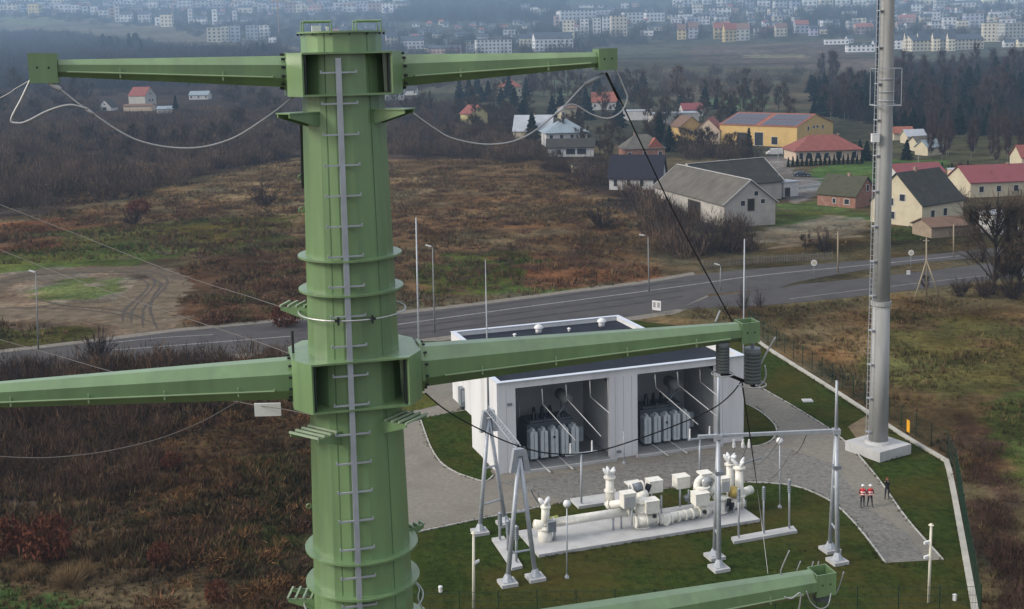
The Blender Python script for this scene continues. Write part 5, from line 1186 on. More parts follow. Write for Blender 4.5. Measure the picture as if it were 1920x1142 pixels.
# ---------------------------------------------------------------- vehicles
def car(name, label, p, yaw, col, L=4.4, van=False):
    t = thing(name, label, 'van' if van else 'car', p); a = R(yaw)
    M = Matrix(((math.cos(a), -math.sin(a), 0, p.x), (math.sin(a), math.cos(a), 0, p.y), (0, 0, 1, p.z), (0, 0, 0, 1))); l = L / 2
    prof = [(-l, .3), (-l + .1, .8), (-l + .5, .95), (l - 1.0, .95), (l - .1, .75), (l, .35)] if not van else [(-l, .35), (-l, 2.1), (l - 1.5, 2.15), (l - .8, 1.2), (l - .05, 1.0), (l, .4)]
    b = MB(M); b.loft([(x, -.87, z) for x, z in prof], [(x, .87, z) for x, z in prof]); b.build('body', col, t)
    if not van:
        cab = [(-l + .35, .95), (-l + .9, 1.42), (l - 2.1, 1.45), (l - 1.25, .95)]
        b = MB(M); b.loft([(x, -.76 if z < 1 else -.62, z) for x, z in cab], [(x, .76 if z < 1 else .62, z) for x, z in cab]); c = b.build('cabin', GLASS, t)
        b = MB(M); b.box((-.35, 0, 1.46), (1.7, 1.2, .05)); b.build('roof', col, t)
    else:
        b = MB(M); b.box((l - 1.15, 0, 1.68), (.5, 1.5, .6), (.6, 0, -.8)); b.build('windscreen', GLASS, t)
    for x in (-l + .8, l - .85):
        for y in (-.82, .82):
            b = MB(M); b.tube([(x, y - .1, .32), (x, y + .1, .32)], .32, 14); w_ = b.build('wheel', DARK, t)
            b = MB(M); b.tube([(x, y - .115, .32), (x, y + .115, .32)], .18, 10); b.build('rim', GALV, w_)
    for y in (-.6, .6):
        b = MB(M); b.box((l - .06, y, .68), (.12, .3, .14)); b.build('headlight', WHITE, t)
car('parked_car', 'dark blue estate car parked before the hedge of the red-roofed bungalow', at(1504, 331), -4, mat('navy_car_paint', (.02, .025, .045), .3, .05, 1, .6))
car('delivery_van', 'white van parked in the yard of the yellow hall', at(1452, 291), 178, mat('white_car_paint', (.6, .6, .6), .35, .05, 1, .5), 5.2, True)
car('parked_car', 'pale car under the bare tree beside the road', at(1893, 436), 20, mat('silver_car_paint', (.45, .46, .48), .35, .05, 1, .5))

# ---------------------------------------------------------------- street furniture
STEELP = mat('grey_lamp_post', (.22, .23, .235), .6, .12)
def lamp(label, px, yb, yt, ax, double=False, px2=None):
    p = at(px, yb, 0); q = P(px2 or px, yt + 4, p.y); t = thing('street_lamp', label, 'street lamp', p, 'street lamps along the road')
    MB().tube([p, p + (q - p) * .5, q], [.11, .09, .06], 8).build('pole', STEELP, t, True)
    mm = mpp(q)
    for s in ((-1, 1) if double else (1,)):
        e = q + Vector((ax * mm * s, 0, 4 * mm)); a = MB(); a.tube([q, q.lerp(e, .5) + ZU * .12, e], .04, 6).build('arm', STEELP, t, True)
        MB().box(e + Vector((ax * mm * .3 * s, 0, -.03)), (.75, .26, .14), Vector((ax * s, 0, 1.5)).normalized()).build('lamp_head', WHITE, t)
lamp('street lamp on the scrub side of the dirt loop track', 72, 656, 508, -5, px2=67)
lamp('street lamp across the road just right of the pylon flanges', 815, 624, 460, -6, px2=811)
lamp('street lamp with curved arm where the side road leaves the dirt bank', 1217, 546, 440, -9, px2=1215)
lamp('street lamp near the barn, pole thin and brownish', 1351, 545, 495, -5)
WOODP = mat('weathered_timber_pole', (.30, .25, .18), .9, .15)
def upole(label, px, yb, yt, brace=False, bar=0, m=WOODP, r=.13):
    p = at(px, yb); q = P(px - .03 * (yb - yt) * 0, yt, p.y); t = thing('utility_pole', label, 'pole', p)
    MB().tube([p, q], [r, r * .75], 8).build('pole', m, t, True)
    if brace:
        for s in (-1, 1): MB().tube([p + Vector((1.7 * s, -.4, 0)), p.lerp(q, .62)], [.11, .09], 8).build('brace', m, t, True)
    if bar: MB().box(q - ZU * .4, (bar, .12, .12)).build('crossarm', m, t)
upole('timber utility pole by the road near the bushes before the ruined cottage', 1571, 512, 434, bar=.9)
upole('braced timber utility pole standing in the rusty grass beside the road', 1737, 556, 446, True, .8)
upole('timber utility pole at the far kerb in front of the lean-to', 1788, 482, 420)
upole('thin grey pole behind the dark-roofed barn', 1459, 372, 275, m=STEELP, r=.09)
upole('thin pale pole in the meadow beside the mast', 1722, 322, 290, m=STEELP, r=.09)
def sign(label, px, yb, yt, shape='round', r=.42):
    p = at(px, yb, 0); q = P(px, yt, p.y); t = thing('road_sign', label, 'road sign', p)
    MB().tube([p, q], .04, 6).build('pole', STEELP, t, True); c = q + Vector((0, -.07, .1)); b = MB()
    if shape == 'round': b.tube([c, c + Vector((0, -.04, 0))], r, 20)
    else: b.box(c, (r * 1.6, .04, r * 2))
    f = b.build('face', WHITE, t)
    if shape == 'round' and r > .4: MB().tube([c + Vector((0, -.045, 0)), c + Vector((0, -.05, 0))], r * .55, 20).build('face_centre', mat('dull_yellow', (.5, .45, .3)), f)
sign('diamond-like pale road sign on the strip between the carriageways', 1526, 521, 494, 'round', .48); sign('round road sign at the far edge of the upper carriageway', 1708, 504, 475, 'round', .45); sign('small white marker sign on the median grass', 1703, 519, 512, 'box', .34)
p = at(1231, 588, 0); t = thing('notice_board', 'white notice board on two legs beside the road behind the white building', 'notice board', p)
MB().box(p + ZU * 1.1, (1.25, .05, 1.3), (math.cos(-.5), math.sin(-.5), 0)).build('board', WHITE, t)
for s in (-.5, .5): MB().tube([p + Vector((s, -.25 * s, 0)), p + Vector((s, -.25 * s, .6))], .04, 6).build('leg', STEELP, t)
for s in (-.3, .3): MB().box(p + Vector((s * math.cos(-.5), s * math.sin(-.5), 1.2)) + Vector((-.48, -.88, 0)) * .04, (.34, .02, .7), (math.cos(-.5), math.sin(-.5), 0)).build('notice', mat('notice_grey', (.30, .30, .31)), t)
# garden fences
def paling(label, pxl, h, m, gap=.28, name='garden_fence'):
    pts = [at(x, y) for x, y in pxl]; t = thing(name, label, 'fence', pts[0]); 
    for i in range(len(pts) - 1):
        a, c = pts[i], pts[i + 1]; L = (c - a).length; d = (c - a) / L; n = int(L / 3) + 1
        for k in range(n + 1): MB().box(a + d * L * k / n + ZU * h * .55, (.12, .12, h * 1.1), d).build('post', m, t)
        b = MB()
        for z in (.3 * h, .85 * h): b.box((a + c) / 2 + ZU * z, (L, .05, .07), d)
        for k in range(int(L / gap)): b.box(a + d * (k + .5) * gap + ZU * h * .5 + Vector((d.y, -d.x, 0)) * .05, (.11, .025, h), d)
        b.build('palings', m, t)
paling('low weathered paling fence along the far edge of the road', [(1318, 503), (1420, 494), (1560, 487)], 1.2, mat('grey_palings', (.19, .17, .145), .9, .25))
paling('short pale paling fence before the navy-roofed cottage', [(1160, 352), (1200, 368), (1222, 380)], 1.3, mat('pale_palings', (.38, .36, .33), .9, .2))
paling('old board fence in front of the ruined wall by the barn', [(1212, 398), (1260, 402)], 1.8, mat('grey_palings', (.19, .17, .145)))

# ---------------------------------------------------------------- vegetation prototypes (numpy)
def tri_blades(base, tip, wid, g):
    """thin triangles from base to tip"""
    d = tip - base; s = np.cross(d, g.normal(size=base.shape)); s /= np.linalg.norm(s, axis=1, keepdims=True) + 1e-9
    V = np.stack([base - s * wid[:, None], base + s * wid[:, None], tip], 1).reshape(-1, 3)
    return V, np.arange(len(V)).reshape(-1, 3)
def bush_proto(seed, n=420, r=1.0, h=1.0, w0=.022):
    """bare twigs fanning out of a rootstock; unit size"""
    g = np.random.default_rng(seed); a = g.uniform(0, 2 * np.pi, n); e = np.arccos(g.uniform(.05, 1, n)) * .95
    rr = g.uniform(.45, 1, n) ** .6; t = np.stack([np.cos(a) * np.sin(e) * r * rr, np.sin(a) * np.sin(e) * r * rr, (np.cos(e) * .9 + .12) * h * rr], 1)
    c = np.stack([np.cos(a), np.sin(a), 0 * a], 1) * g.uniform(0, .3, n)[:, None] * r; lo = t * g.uniform(.0, .55, n)[:, None] + c * .6
    t += g.normal(0, .06, t.shape)
    return tri_blades(lo, t, g.uniform(.5, 1.2, n) * w0, g)
def fuzz_proto(seed, n=260, w0=.016, L=.26):
    """a loose dome of short upward twigs, denser at its rim"""
    g = np.random.default_rng(seed); q = g.normal(size=(n, 3)); q[:, 2] = np.abs(q[:, 2]); q /= np.linalg.norm(q, axis=1, keepdims=True); rr = g.uniform(.1, 1, n) ** .5
    lump = 1 + .22 * np.sin(3 * np.arctan2(q[:, 1], q[:, 0]) + seed) + .15 * np.sin(7 * q[:, 2] + seed * 2)
    b = q * (rr * lump)[:, None] * np.array((1, 1, .85)); d = q * .5 + g.normal(0, .45, q.shape) + np.array((0, 0, .75)); d /= np.linalg.norm(d, axis=1, keepdims=True)
    return tri_blades(b - d * L * .3, b + d * (L * g.uniform(.5, 1.2, n))[:, None], g.uniform(.5, 1.3, n) * w0, g)
def shrub_proto(seed, n=1000, w0=.008):
    """a many-stemmed bare shrub: stems, then fine twigs along them"""
    g = np.random.default_rng(seed); k = 34; a = g.uniform(0, 2 * np.pi, k); e = np.arccos(g.uniform(.25, 1, k)); rr = g.uniform(.6, 1, k)
    ends = np.stack([np.cos(a) * np.sin(e), np.sin(a) * np.sin(e), np.cos(e)], 1) * rr[:, None]; base = ends * np.array((.12, .12, 0)) + g.normal(0, .03, (k, 3)) * np.array((1, 1, 0))
    V1, F1 = tri_blades(base, ends, np.full(k, w0 * 2.2), g); i = g.integers(0, k, n); t = g.uniform(.3, 1, n)[:, None]; lo = base[i] + (ends - base)[i] * t
    d = (ends - base)[i] * .6 + g.normal(0, .4, (n, 3)) + np.array((0, 0, .35)); d /= np.linalg.norm(d, axis=1, keepdims=True)
    V2, F2 = tri_blades(lo, lo + d * g.uniform(.12, .34, n)[:, None], g.uniform(.5, 1.2, n) * w0, g)
    return np.concatenate([V1, V2]), np.concatenate([F1, F2 + len(V1)])
def leafy_proto(seed, n=700, w0=.05):
    g = np.random.default_rng(seed); p = g.normal(size=(n, 3)); p /= np.linalg.norm(p, axis=1, keepdims=True); p *= (g.uniform(.3, 1, n) ** .5)[:, None]
    k = np.sin(p[:, 0] * 5 + seed) * np.sin(p[:, 1] * 5) * .18; p *= (1 + k)[:, None]; p[:, 2] = p[:, 2] * .5 + .5
    q = p + g.normal(0, .09, p.shape)
    return tri_blades(p, q, np.full(n, w0), g)
def conifer_proto(seed, n=520, spread=.22):
    g = np.random.default_rng(seed); z = g.uniform(.06, .97, n) ** 1.0; a = g.uniform(0, 2 * np.pi, n); R_ = spread * (1.02 - z) ** .85 * g.uniform(.55, 1.1, n) * (1 + .25 * np.sin(z * 40 + a))
    base = np.stack([np.cos(a) * R_ * .12, np.sin(a) * R_ * .12, z + .025], 1); tip = np.stack([np.cos(a) * R_, np.sin(a) * R_, z - .03 - R_ * .18], 1)
    V, F = tri_blades(tip, base, g.uniform(.6, 1.2, n) * .028, g); return V, F
def crown_proto(seed, n=700, w0=.006, tall=.62, wide=.24, birch=False):
    """the twigs of a bare tree of unit height"""
    g = np.random.default_rng(seed); k = 26; a = g.uniform(0, 2 * np.pi, k); zz = g.uniform(.28, .95, k); rad_ = wide * np.sin(np.clip((zz - .15) / .85, .05, 1) * np.pi) ** .6 * g.uniform(.5, 1, k)
    ends = np.stack([np.cos(a) * rad_, np.sin(a) * rad_, zz], 1); i = g.integers(0, k, n); t = ends[i] + g.normal(0, .07, (n, 3)) * np.array((1, 1, .9)) + np.array((0, 0, .03))
    lo = ends[i] * g.uniform(.5, .95, n)[:, None]; lo[:, 2] = ends[i][:, 2] - g.uniform(.02, .14, n)
    V, F = tri_blades(lo, t, g.uniform(.5, 1.3, n) * w0, g); return V, F, ends
def trunk_mesh(ends, r=.014, n=10, lean=0):
    b = MB(); b.tube([(0, 0, -.02), (.006, 0, .3), (lean, .004, .62), (lean * 1.4, 0, .9)], [r, r * .75, r * .5, r * .2], 6)
    for e in ends[:n]:
        z0 = max(.12, e[2] - .26 - .2 * abs(e[0])); b.tube([(lean * z0, 0, z0), (e[0] * .5, e[1] * .5, (z0 + e[2]) / 2 + .01), tuple(e)], [r * .45, r * .3, r * .12], 4)
    return b
VEG = tintmat('bare_twigs', ((.6, .25),), .95, True)
def vegcol(name, c): 
    return mat(name, tuple(q * .8 for q in c), .95, .3, .8, 0)
def stamp(protos, xs, ys, scl, hts, cols, name, kind='stuff', zoff=-.05, material=None):
    """one mesh of many scattered plants"""
    g = np.random.default_rng(len(xs)); Vs, Fs, Cs = [], [], []; k = 0; zs = terr(xs, ys)
    for i in range(len(xs)):
        V, F = protos[i % len(protos)][:2]; a = g.uniform(0, 6.28); c, s = math.cos(a), math.sin(a)
        X = np.empty_like(V); X[:, 0] = (V[:, 0] * c - V[:, 1] * s) * scl[i] + xs[i]; X[:, 1] = (V[:, 0] * s + V[:, 1] * c) * scl[i] + ys[i]; X[:, 2] = V[:, 2] * hts[i] + zs[i] + zoff
        Vs.append(X); Fs.append(F + k); k += len(V); Cs.append(np.repeat(np.clip(cols[i] * g.normal(1, .22, (len(F), 1)), .004, 1), 3, 0))
    return npmesh(name, np.concatenate(Vs), np.concatenate(Fs), material or VEG, np.concatenate(Cs), kind)
def scatter(pxpoly, dens, seed, avoid=()):
    g = np.random.default_rng(seed); A = np.array(W(pxpoly)); lo, hi = A.min(0), A.max(0); n = int(dens * (hi[0] - lo[0]) * (hi[1] - lo[1]))
    X, Y = g.uniform(lo[0], hi[0], n), g.uniform(lo[1], hi[1], n); k = inpoly(X, Y, [tuple(q) for q in A])
    for p in avoid: k &= ~inpoly(X, Y, p)
    return X[k], Y[k], g
def rampcol(g, n, cols): cols = np.array(cols); return cols[g.integers(0, len(cols), n)] * g.uniform(.75, 1.25, (n, 1))
ROADP = W([(x, y - 5) for x, y in road_up + fork_up] + [(2100, 516)] + [(x, y + 6) for x, y in main_lo[:-1]] + [(x, y + 8) for x, y in road_lo])
COMP = W([(690, 690), (845, 640), (860, 624), (1180, 596), (1200, 610), (1416, 625), (1560, 718), (1690, 802), (1778, 856), (1800, 900), (1842, 1170), (640, 1200)])
DIRT = W([(-50, 520), (110, 500), (290, 497), (345, 520), (320, 560), (340, 640), (-50, 600)])
# dry grass tufts
def tuft_proto(seed, n=9):
    g = np.random.default_rng(seed); a = g.uniform(0, 6.28, n); b = np.stack([np.cos(a), np.sin(a), 0 * a], 1) * g.uniform(0, .35, n)[:, None]; t = b * 1.7 + np.stack([g.normal(0, .28, n), g.normal(0, .28, n), g.uniform(.5, 1.1, n)], 1)
    return tri_blades(b, t, g.uniform(.05, .09, n), g)
TUFT = [tuft_proto(i) for i in range(8)]
def tufts(polys, dens, name, hlo, hhi, seed, pal=None, mixk=.5, clump=.45):
    XS, YS = [], []
    for i, p in enumerate(polys):
        x, y, g = scatter(p, dens, seed + i, (ROADP, COMP, DIRT)); XS.append(x); YS.append(y)
    x, y = np.concatenate(XS), np.concatenate(YS); f = fbm(x / 7, y / 7, 61); k = f + g.normal(0, .12, len(x)) > clump; x, y, f = x[k], y[k], f[k]
    n = len(x); base = tint_at(x, y); c = base * g.uniform(.75, 1.5, (n, 1))
    if pal is not None:
        q = g.uniform(0, 1, n) < mixk; c[q] = rampcol(g, int(q.sum()), pal)
    h = g.uniform(hlo, hhi, n) * (.6 + .9 * np.clip((f - .35) * 2, 0, 1)); o = stamp(TUFT, x, y, h * g.uniform(.7, 1.3, n), h, c, name); return o
DRY = [(.160, .115, .060), (.120, .076, .040), (.090, .055, .033), (.130, .076, .041), (.072, .066, .028), (.055, .04, .029)]
tufts([[(-120, 745), (590, 700), (600, 1220), (-120, 1220)]], 7, 'dry_grass', .3, .85, 100, DRY, .6, .12)['label'] = 'rusty brown dry grass and bracken on the near scrubland'
tufts([[(1180, 585), (1400, 562), (2010, 522), (2010, 1180), (1850, 1180), (1790, 870), (1420, 612)]], 3, 'dry_grass', .3, .75, 200, DRY[:3] + [(.15, .12, .05), (.10, .10, .035)], .4, .42)['label'] = 'tawny dry grass on the meadow beyond the fence'
tufts([[(-60, 400), (560, 296), (1010, 300), (1240, 420), (1240, 530), (1040, 548), (760, 585), (540, 600), (340, 620), (330, 480), (-60, 500)], [(-60, 605), (200, 610), (170, 645), (-60, 668)]], 1.3, 'dry_grass', .4, .95, 300, DRY, .5, .46)['label'] = 'brown dry grass and weeds on the bank across the road'
tufts([[(1310, 480), (1560, 420), (1830, 420), (1940, 470), (1640, 485), (1500, 497), (1330, 512)], [(1540, 520), (1640, 505), (1830, 486), (1830, 495), (1640, 518), (1560, 526)]], .7, 'dry_grass', .25, .6, 400, DRY, .4, .5)['label'] = 'rough grass on the verges by the cottages'

def fringe(lines, n_m, seed):
    g = np.random.default_rng(seed); X, Y = [], []
    for pl_ in lines:
        pts = smoothline([at(a, b_, 0) for a, b_ in pl_], 6)
        for a, c in zip(pts[:-1], pts[1:]):
            k = max(1, int((c - a).length * n_m)); t = g.uniform(0, 1, k); X += list(a.x + (c.x - a.x) * t + g.normal(0, .14, k)); Y += list(a.y + (c.y - a.y) * t + g.normal(0, .14, k))
    X, Y = np.array(X), np.array(Y); n = len(X); return stamp(TUFT, X, Y, g.uniform(.12, .34, n), g.uniform(.08, .24, n), rampcol(g, n, [(.028, .044, .012), (.05, .05, .016), (.07, .058, .022)]), 'lawn_edge_grass', zoff=.01)
fringe([G1 + [G1[0]], G2, [(785, 998), (890, 976), (1010, 952), (1100, 936), (1240, 918), (1390, 906), (1450, 907), (1490, 912), (1525, 924), (1560, 942), (1590, 968), (1622, 1005), (1660, 1056), (1768, 1050), (1700, 973), (1640, 890), (1575, 820), (1500, 770), (1440, 735), (1400, 713)], [(1010, 1048), (1425, 981)], [(1414, 640), (1560, 736), (1690, 821), (1764, 865)], [(1786, 925), (1808, 1045), (1830, 1160)], [(1604, 846), (1640, 872), (1688, 856)]], 7, 71)['label'] = 'uneven grass along the edges of the compound lawn'
x_, y_, g = scatter([(790, 1010), (1240, 935), (1440, 920), (1560, 960), (1650, 1070), (1780, 1060), (1820, 1160), (790, 1160)], 2.5, 72); n = len(x_)
k_ = fbm(x_ / 3, y_ / 3, 91) > .52; x_, y_ = x_[k_], y_[k_]; n = len(x_)
stamp(TUFT, x_, y_, g.uniform(.1, .3, n), g.uniform(.05, .13, n), rampcol(g, n, [(.03, .048, .012), (.045, .05, .014), (.075, .06, .022)]), 'lawn_tufts', zoff=.01)['label'] = 'clumps of longer grass and weeds in the compound lawn'
BUSH = [fuzz_proto(i, 150, .035, .4) for i in range(6)]; DENSE = [fuzz_proto(20 + i, 300, .017, .3) for i in range(6)]
PURP = [(.082, .058, .045), (.065, .049, .042), (.098, .070, .050), (.058, .044, .038), (.115, .08, .055)]
# thickets that read as one mass
def thicket(name, label, polys, dens, hlo, hhi, seed, pal=PURP, protos=None, wide=.75):
    XS, YS = [], []
    for i, p in enumerate(polys): x, y, g = scatter(p, dens, seed + i, (ROADP, DIRT)); XS.append(x); YS.append(y)
    x, y = np.concatenate(XS), np.concatenate(YS); f = fbm(x / 22, y / 22, 71); k = f > .36; x, y, f = x[k], y[k], f[k]; n = len(x); h = g.uniform(hlo, hhi, n) * (.55 + .9 * f)
    o = stamp(protos or DENSE, x, y, h * wide, h, rampcol(g, n, pal), name); o['label'] = label; return o
thicket('thicket', 'purple-brown leafless thicket covering the slope under the topmost crossarm', [[(-60, 175), (130, 180), (165, 224), (440, 224), (465, 185), (560, 180), (560, 296), (420, 318), (230, 372), (-60, 400)]], .055, 3.0, 6.0, 500)
thicket('thicket', 'bare brown thicket between the brown field and the village', [[(735, 195), (900, 245), (1010, 285), (1130, 330), (1225, 372), (1230, 410), (1090, 330), (900, 300), (735, 290)]], .06, 2.5, 5.0, 520)
thicket('thicket', 'bare bushes in front of the long barn', [[(1215, 395), (1300, 408), (1400, 432), (1420, 470), (1290, 490), (1215, 470)]], .09, 2.5, 5.0, 540)
thicket('thicket', 'dark bare scrub on the near scrubland below the middle crossarm', [[(-60, 770), (330, 770), (360, 850), (240, 930), (90, 940), (-60, 930)]], .28, 1.2, 2.6, 560, [(.080, .052, .035), (.098, .062, .038), (.06, .042, .033)])
thicket('brambles', 'reddish brown brambles in patches over the brown field', [[(140, 410), (560, 330), (1000, 330), (1220, 440), (1200, 510), (800, 560), (430, 560), (330, 470)]], .07, .35, .9, 580, [(.13, .075, .05), (.10, .062, .045), (.085, .058, .042), (.12, .09, .055)], BUSH, 2.2)
thicket('brambles', 'rusty brambles on the bank between the dirt loop and the pylon', [[(400, 540), (560, 490), (560, 600), (380, 612)]], .20, .6, 1.4, 585, [(.13, .07, .045), (.095, .06, .042), (.15, .085, .05), (.08, .075, .035)], BUSH, 1.6)
thicket('brambles', 'brownish brambles along the outside of the boundary fence', [[(1770, 770), (1830, 790), (1900, 930), (1925, 1150), (1880, 1150), (1820, 940)]], .35, .8, 1.5, 590, [(.11, .065, .048), (.085, .055, .04)], None, 1.2)
thicket('hedge_scrub', 'rusty scrub between the white building and the road', [[(1185, 590), (1400, 566), (1440, 600), (1190, 612)]], .35, .8, 1.5, 600, [(.10, .062, .038), (.07, .06, .032)], None, 1.1)
thicket('brambles', 'dark scrub along the foot of the scrub fields beside the pylon', [[(250, 780), (590, 760), (590, 1150), (250, 1150)]], .30, .4, .95, 605, [(.115, .062, .033), (.075, .045, .030), (.058, .052, .025), (.14, .078, .036)], BUSH, 1.5)
thicket('thicket', 'bare brown trees and scrub close around the houses under the topmost crossarm', [[(-60, 150), (160, 160), (460, 160), (460, 176), (340, 178), (150, 182), (-60, 182)], [(322, 215), (440, 205), (450, 226), (330, 226)], [(150, 190), (182, 190), (182, 214), (150, 214)], [(410, 165), (560, 165), (560, 190), (430, 195)]], .03, 3, 6, 606)
thicket('wood', 'leafless woodland belt between the village and the far town', [[(560, 150), (900, 130), (1160, 130), (1640, 140), (1640, 168), (1240, 188), (900, 165), (560, 185)]], .0022, 5, 10, 610, PURP, None, .6)
thicket('wood', 'dark leafless wood on the slope below the far field', [[(-60, 62), (130, 66), (330, 92), (600, 105), (600, 150), (330, 175), (-60, 180)]], .004, 9, 18, 620, [(.045, .042, .044), (.06, .05, .048)], None, .55)
CONP = [conifer_proto(50 + i, 150) for i in range(3)]
thicket('wood', 'hazy wooded hillside rising behind the far town', [[(760, -6), (1060, -6), (1060, 38), (900, 48), (740, 44)], [(1500, 30), (1660, 22), (1660, 50), (1500, 56)], [(300, -4), (760, -4), (740, 8), (300, 8)]], .0009, 18, 30, 640, [(.035, .042, .034), (.05, .048, .04)], DENSE, .5)
thicket('wood', 'scattered trees between the blocks of the far town', [[(-60, 0), (760, 0), (760, 95), (600, 98), (300, 52), (-60, 30)], [(1000, 20), (1940, 0), (1940, 86), (1640, 72), (1300, 76), (1000, 96)], [(720, 60), (1060, 56), (1130, 110), (720, 108)]], .00055, 11, 20, 660, [(.040, .042, .036), (.055, .048, .042)], DENSE, .6)

thicket('thicket', 'bare brown garden thicket around the crimson-roofed house', [[(1790, 360), (1930, 365), (1930, 470), (1800, 470), (1770, 420)]], .022, 2.0, 4, 608)
thicket('thicket', 'bare garden shrubs between the veranda house and the navy-roofed cottage', [[(990, 285), (1020, 300), (1130, 305), (1160, 330), (1140, 345), (1010, 318), (960, 300)], [(1240, 270), (1360, 285), (1430, 300), (1300, 300)], [(640, 190), (860, 195), (980, 215), (1010, 232), (900, 262), (740, 230)]], .05, 2.5, 5, 609)
thicket('roadside_scrub', 'bare brown scrub along the near side of the road beside the dirt loop', [[(-60, 690), (120, 694), (240, 688), (560, 672), (560, 700), (-60, 735)]], .5, 1.2, 3.0, 607, [(.10, .07, .05), (.075, .056, .046), (.12, .075, .045)])
thicket('wood', 'purple leafless wood mass behind and between the spruces beyond the mast', [[(1560, 180), (1700, 130), (1960, 120), (1960, 262), (1700, 240), (1560, 222)]], .03, 6, 10, 611, [(.040, .033, .036), (.050, .040, .040), (.018, .026, .024), (.016, .024, .022)], None, .5)
# ---------------------------------------------------------------- single trees, each a thing
def proto_mesh(V, F, name, m):
    me = bpy.data.meshes.new(name); me.from_pydata(V.tolist(), [], F.tolist()); me.materials.append(m); me.update(); return me
class Kind:
    def __init__(s, name, parts): s.name = name; s.parts = parts
    def place(s, x, y, z, hx, h, rz, label, cat, group=None):
        t = thing(s.name, label, cat, (x, y, z), group); t.rotation_euler = (0, 0, rz); t.scale = (hx, hx, h)
        for n_, me in s.parts:
            o = bpy.data.objects.new(n_, me); COL.objects.link(o); o.parent = t
        return t
BARK, BIRCHB = vegcol('dark_bark', (.055, .045, .038)), vegcol('birch_bark', (.22, .20, .19))
def tree_kind(seed, name, twm, bark, n=700, w0=.006, wide=.24, r=.014, lean=0, nl=12):
    V, F, ends = crown_proto(seed, n, w0, wide=wide); b = trunk_mesh(ends, r, nl, lean); tm = bpy.data.meshes.new('trunk'); tm.from_pydata([tuple(v) for v in b.v], [], b.f); tm.materials.append(bark)
    return Kind(name, [('trunk', tm), ('crown', proto_mesh(V, F, 'crown', twm))])
TW1, TW2, TW3 = vegcol('purple_twigs', (.085, .062, .058)), vegcol('brown_twigs', (.088, .066, .048)), vegcol('rust_twigs', (.12, .066, .042))
BIR = [tree_kind(70 + i, 'birch_tree', TW1, BIRCHB, 620, .0075, .15, .009, .01) for i in range(4)]
BARE = [tree_kind(80 + i, 'bare_tree', TW2, BARK, 620, .0075, .30, .016) for i in range(4)]
RUSTT = [tree_kind(90, 'bare_tree', TW3, BARK, 620, .008, .28, .016)]
BIGT = [tree_kind(93 + i, 'bare_tree', TW2, BARK, 1500, .0034, .31, .017, .01, 26) for i in range(2)]
def con_kind(seed, m, spread):
    V, F = conifer_proto(seed, 620, spread); b = MB(); b.tube([(0, 0, -.02), (0, 0, .5), (0, 0, .95)], [.016, .01, .003], 6); tm = bpy.data.meshes.new('trunk'); tm.from_pydata([tuple(v) for v in b.v], [], b.f); tm.materials.append(BARK)
    return Kind('spruce_tree', [('trunk', tm), ('crown', proto_mesh(V, F, 'crown', m))])
NEED = vegcol('dark_needles', (.014, .027, .022)); SPR = [con_kind(60 + i, NEED, (.2, .24, .28)[i]) for i in range(3)]; THU = [con_kind(66, vegcol('hedge_needles', (.02, .034, .02)), .13)]
def bush_kind(seed, name, col, n=420, w0=.022, leafy=False):
    V, F = leafy_proto(seed, n, .05) if leafy else shrub_proto(seed, n, w0); return Kind(name, [('twigs' if not leafy else 'foliage', proto_mesh(V, F, 'twigs', vegcol(name + '_col%d' % seed, col)))])
def put(kinds, px, py, hpx, label, cat, group=None, w_=1.0, i=0):
    p = at(px, py); h = hpx * mpp(p); k = kinds[i % len(kinds)]; return k.place(p.x, p.y, p.z - .05, h * w_, h, rng.uniform(0, 6.28), label, cat, group)
# the dark wood by the mast
g = np.random.default_rng(5)
wl = {'s': ('dark spruce in the wood beyond the concrete mast', 'spruce', 'spruces in the wood beyond the mast'), 'b': ('pale-stemmed leafless birch in the wood beyond the concrete mast', 'birch', 'birches in the wood beyond the mast'), 'y': ('young thin birch on the edge of the meadow below the wood', 'birch', 'young birches on the meadow edge')}
for i in range(150):
    x = g.uniform(1520, 1960); y = g.uniform(168, 258); 
    if x < 1640: y = min(y, 215 + (x - 1520) * .1)
    put(SPR, x, y, g.uniform(38, 66) * (.75 + .25 * (x - 1500) / 400), *wl['s'], w_=1.35, i=i)
for i in range(95):
    x = g.uniform(1540, 1960); y = g.uniform(150, 262)
    if x < 1640: y = min(y, 225)
    put(BIR, x, y, g.uniform(52, 82) * (.8 + .2 * (x - 1500) / 400), *wl['b'], i=i)
for i in range(34): put(BIR, g.uniform(1740, 1930), g.uniform(255, 315), g.uniform(48, 74), *wl['y'], w_=.8, i=i)
# trees and bushes one can point to
for px, py, h, lb in ((998, 262, 54, 'dark spruce before the steep pale roof, the taller of two'), (1026, 258, 42, 'dark spruce before the steep pale roof, the shorter of two'), (1237, 268, 60, 'broad dark spruce left of the yellow gabled house'), (1255, 285, 52, 'dark spruce nearest the brick house roof'), (1404, 278, 40, 'small dark spruce at the front of the yellow hall'), (1160, 240, 56, 'dark spruce behind the red-roofed house'), (1105, 225, 46, 'dark spruce between the red roof and the blue-grey roof'), (1085, 232, 34, 'low dark spruce behind the blue-grey roof'), (940, 200, 38, 'dark spruce before the orange-roofed villa'), (965, 206, 44, 'dark spruce at the corner of the orange-roofed villa'), (985, 214, 40, 'dark spruce beside the orange-roofed villa drive'), (880, 190, 46, 'dark spruce under the topmost crossarm'), (862, 186, 40, 'broad dark spruce beside the crossarm shadow'), (1625, 302, 40, 'dark spruce beside the bungalow'), (1612, 296, 36, 'dark spruce at the bungalow gable'), (1700, 300, 40, 'dark spruce in the gardens below the wood'), (352, 172, 30, 'dark spruce behind the white three-bay bungalow'), (330, 214, 36, 'dark spruce beside the small white building on the meadow edge')):
    put(SPR, px, py, h, lb, 'spruce', w_=1.2, i=int(px))
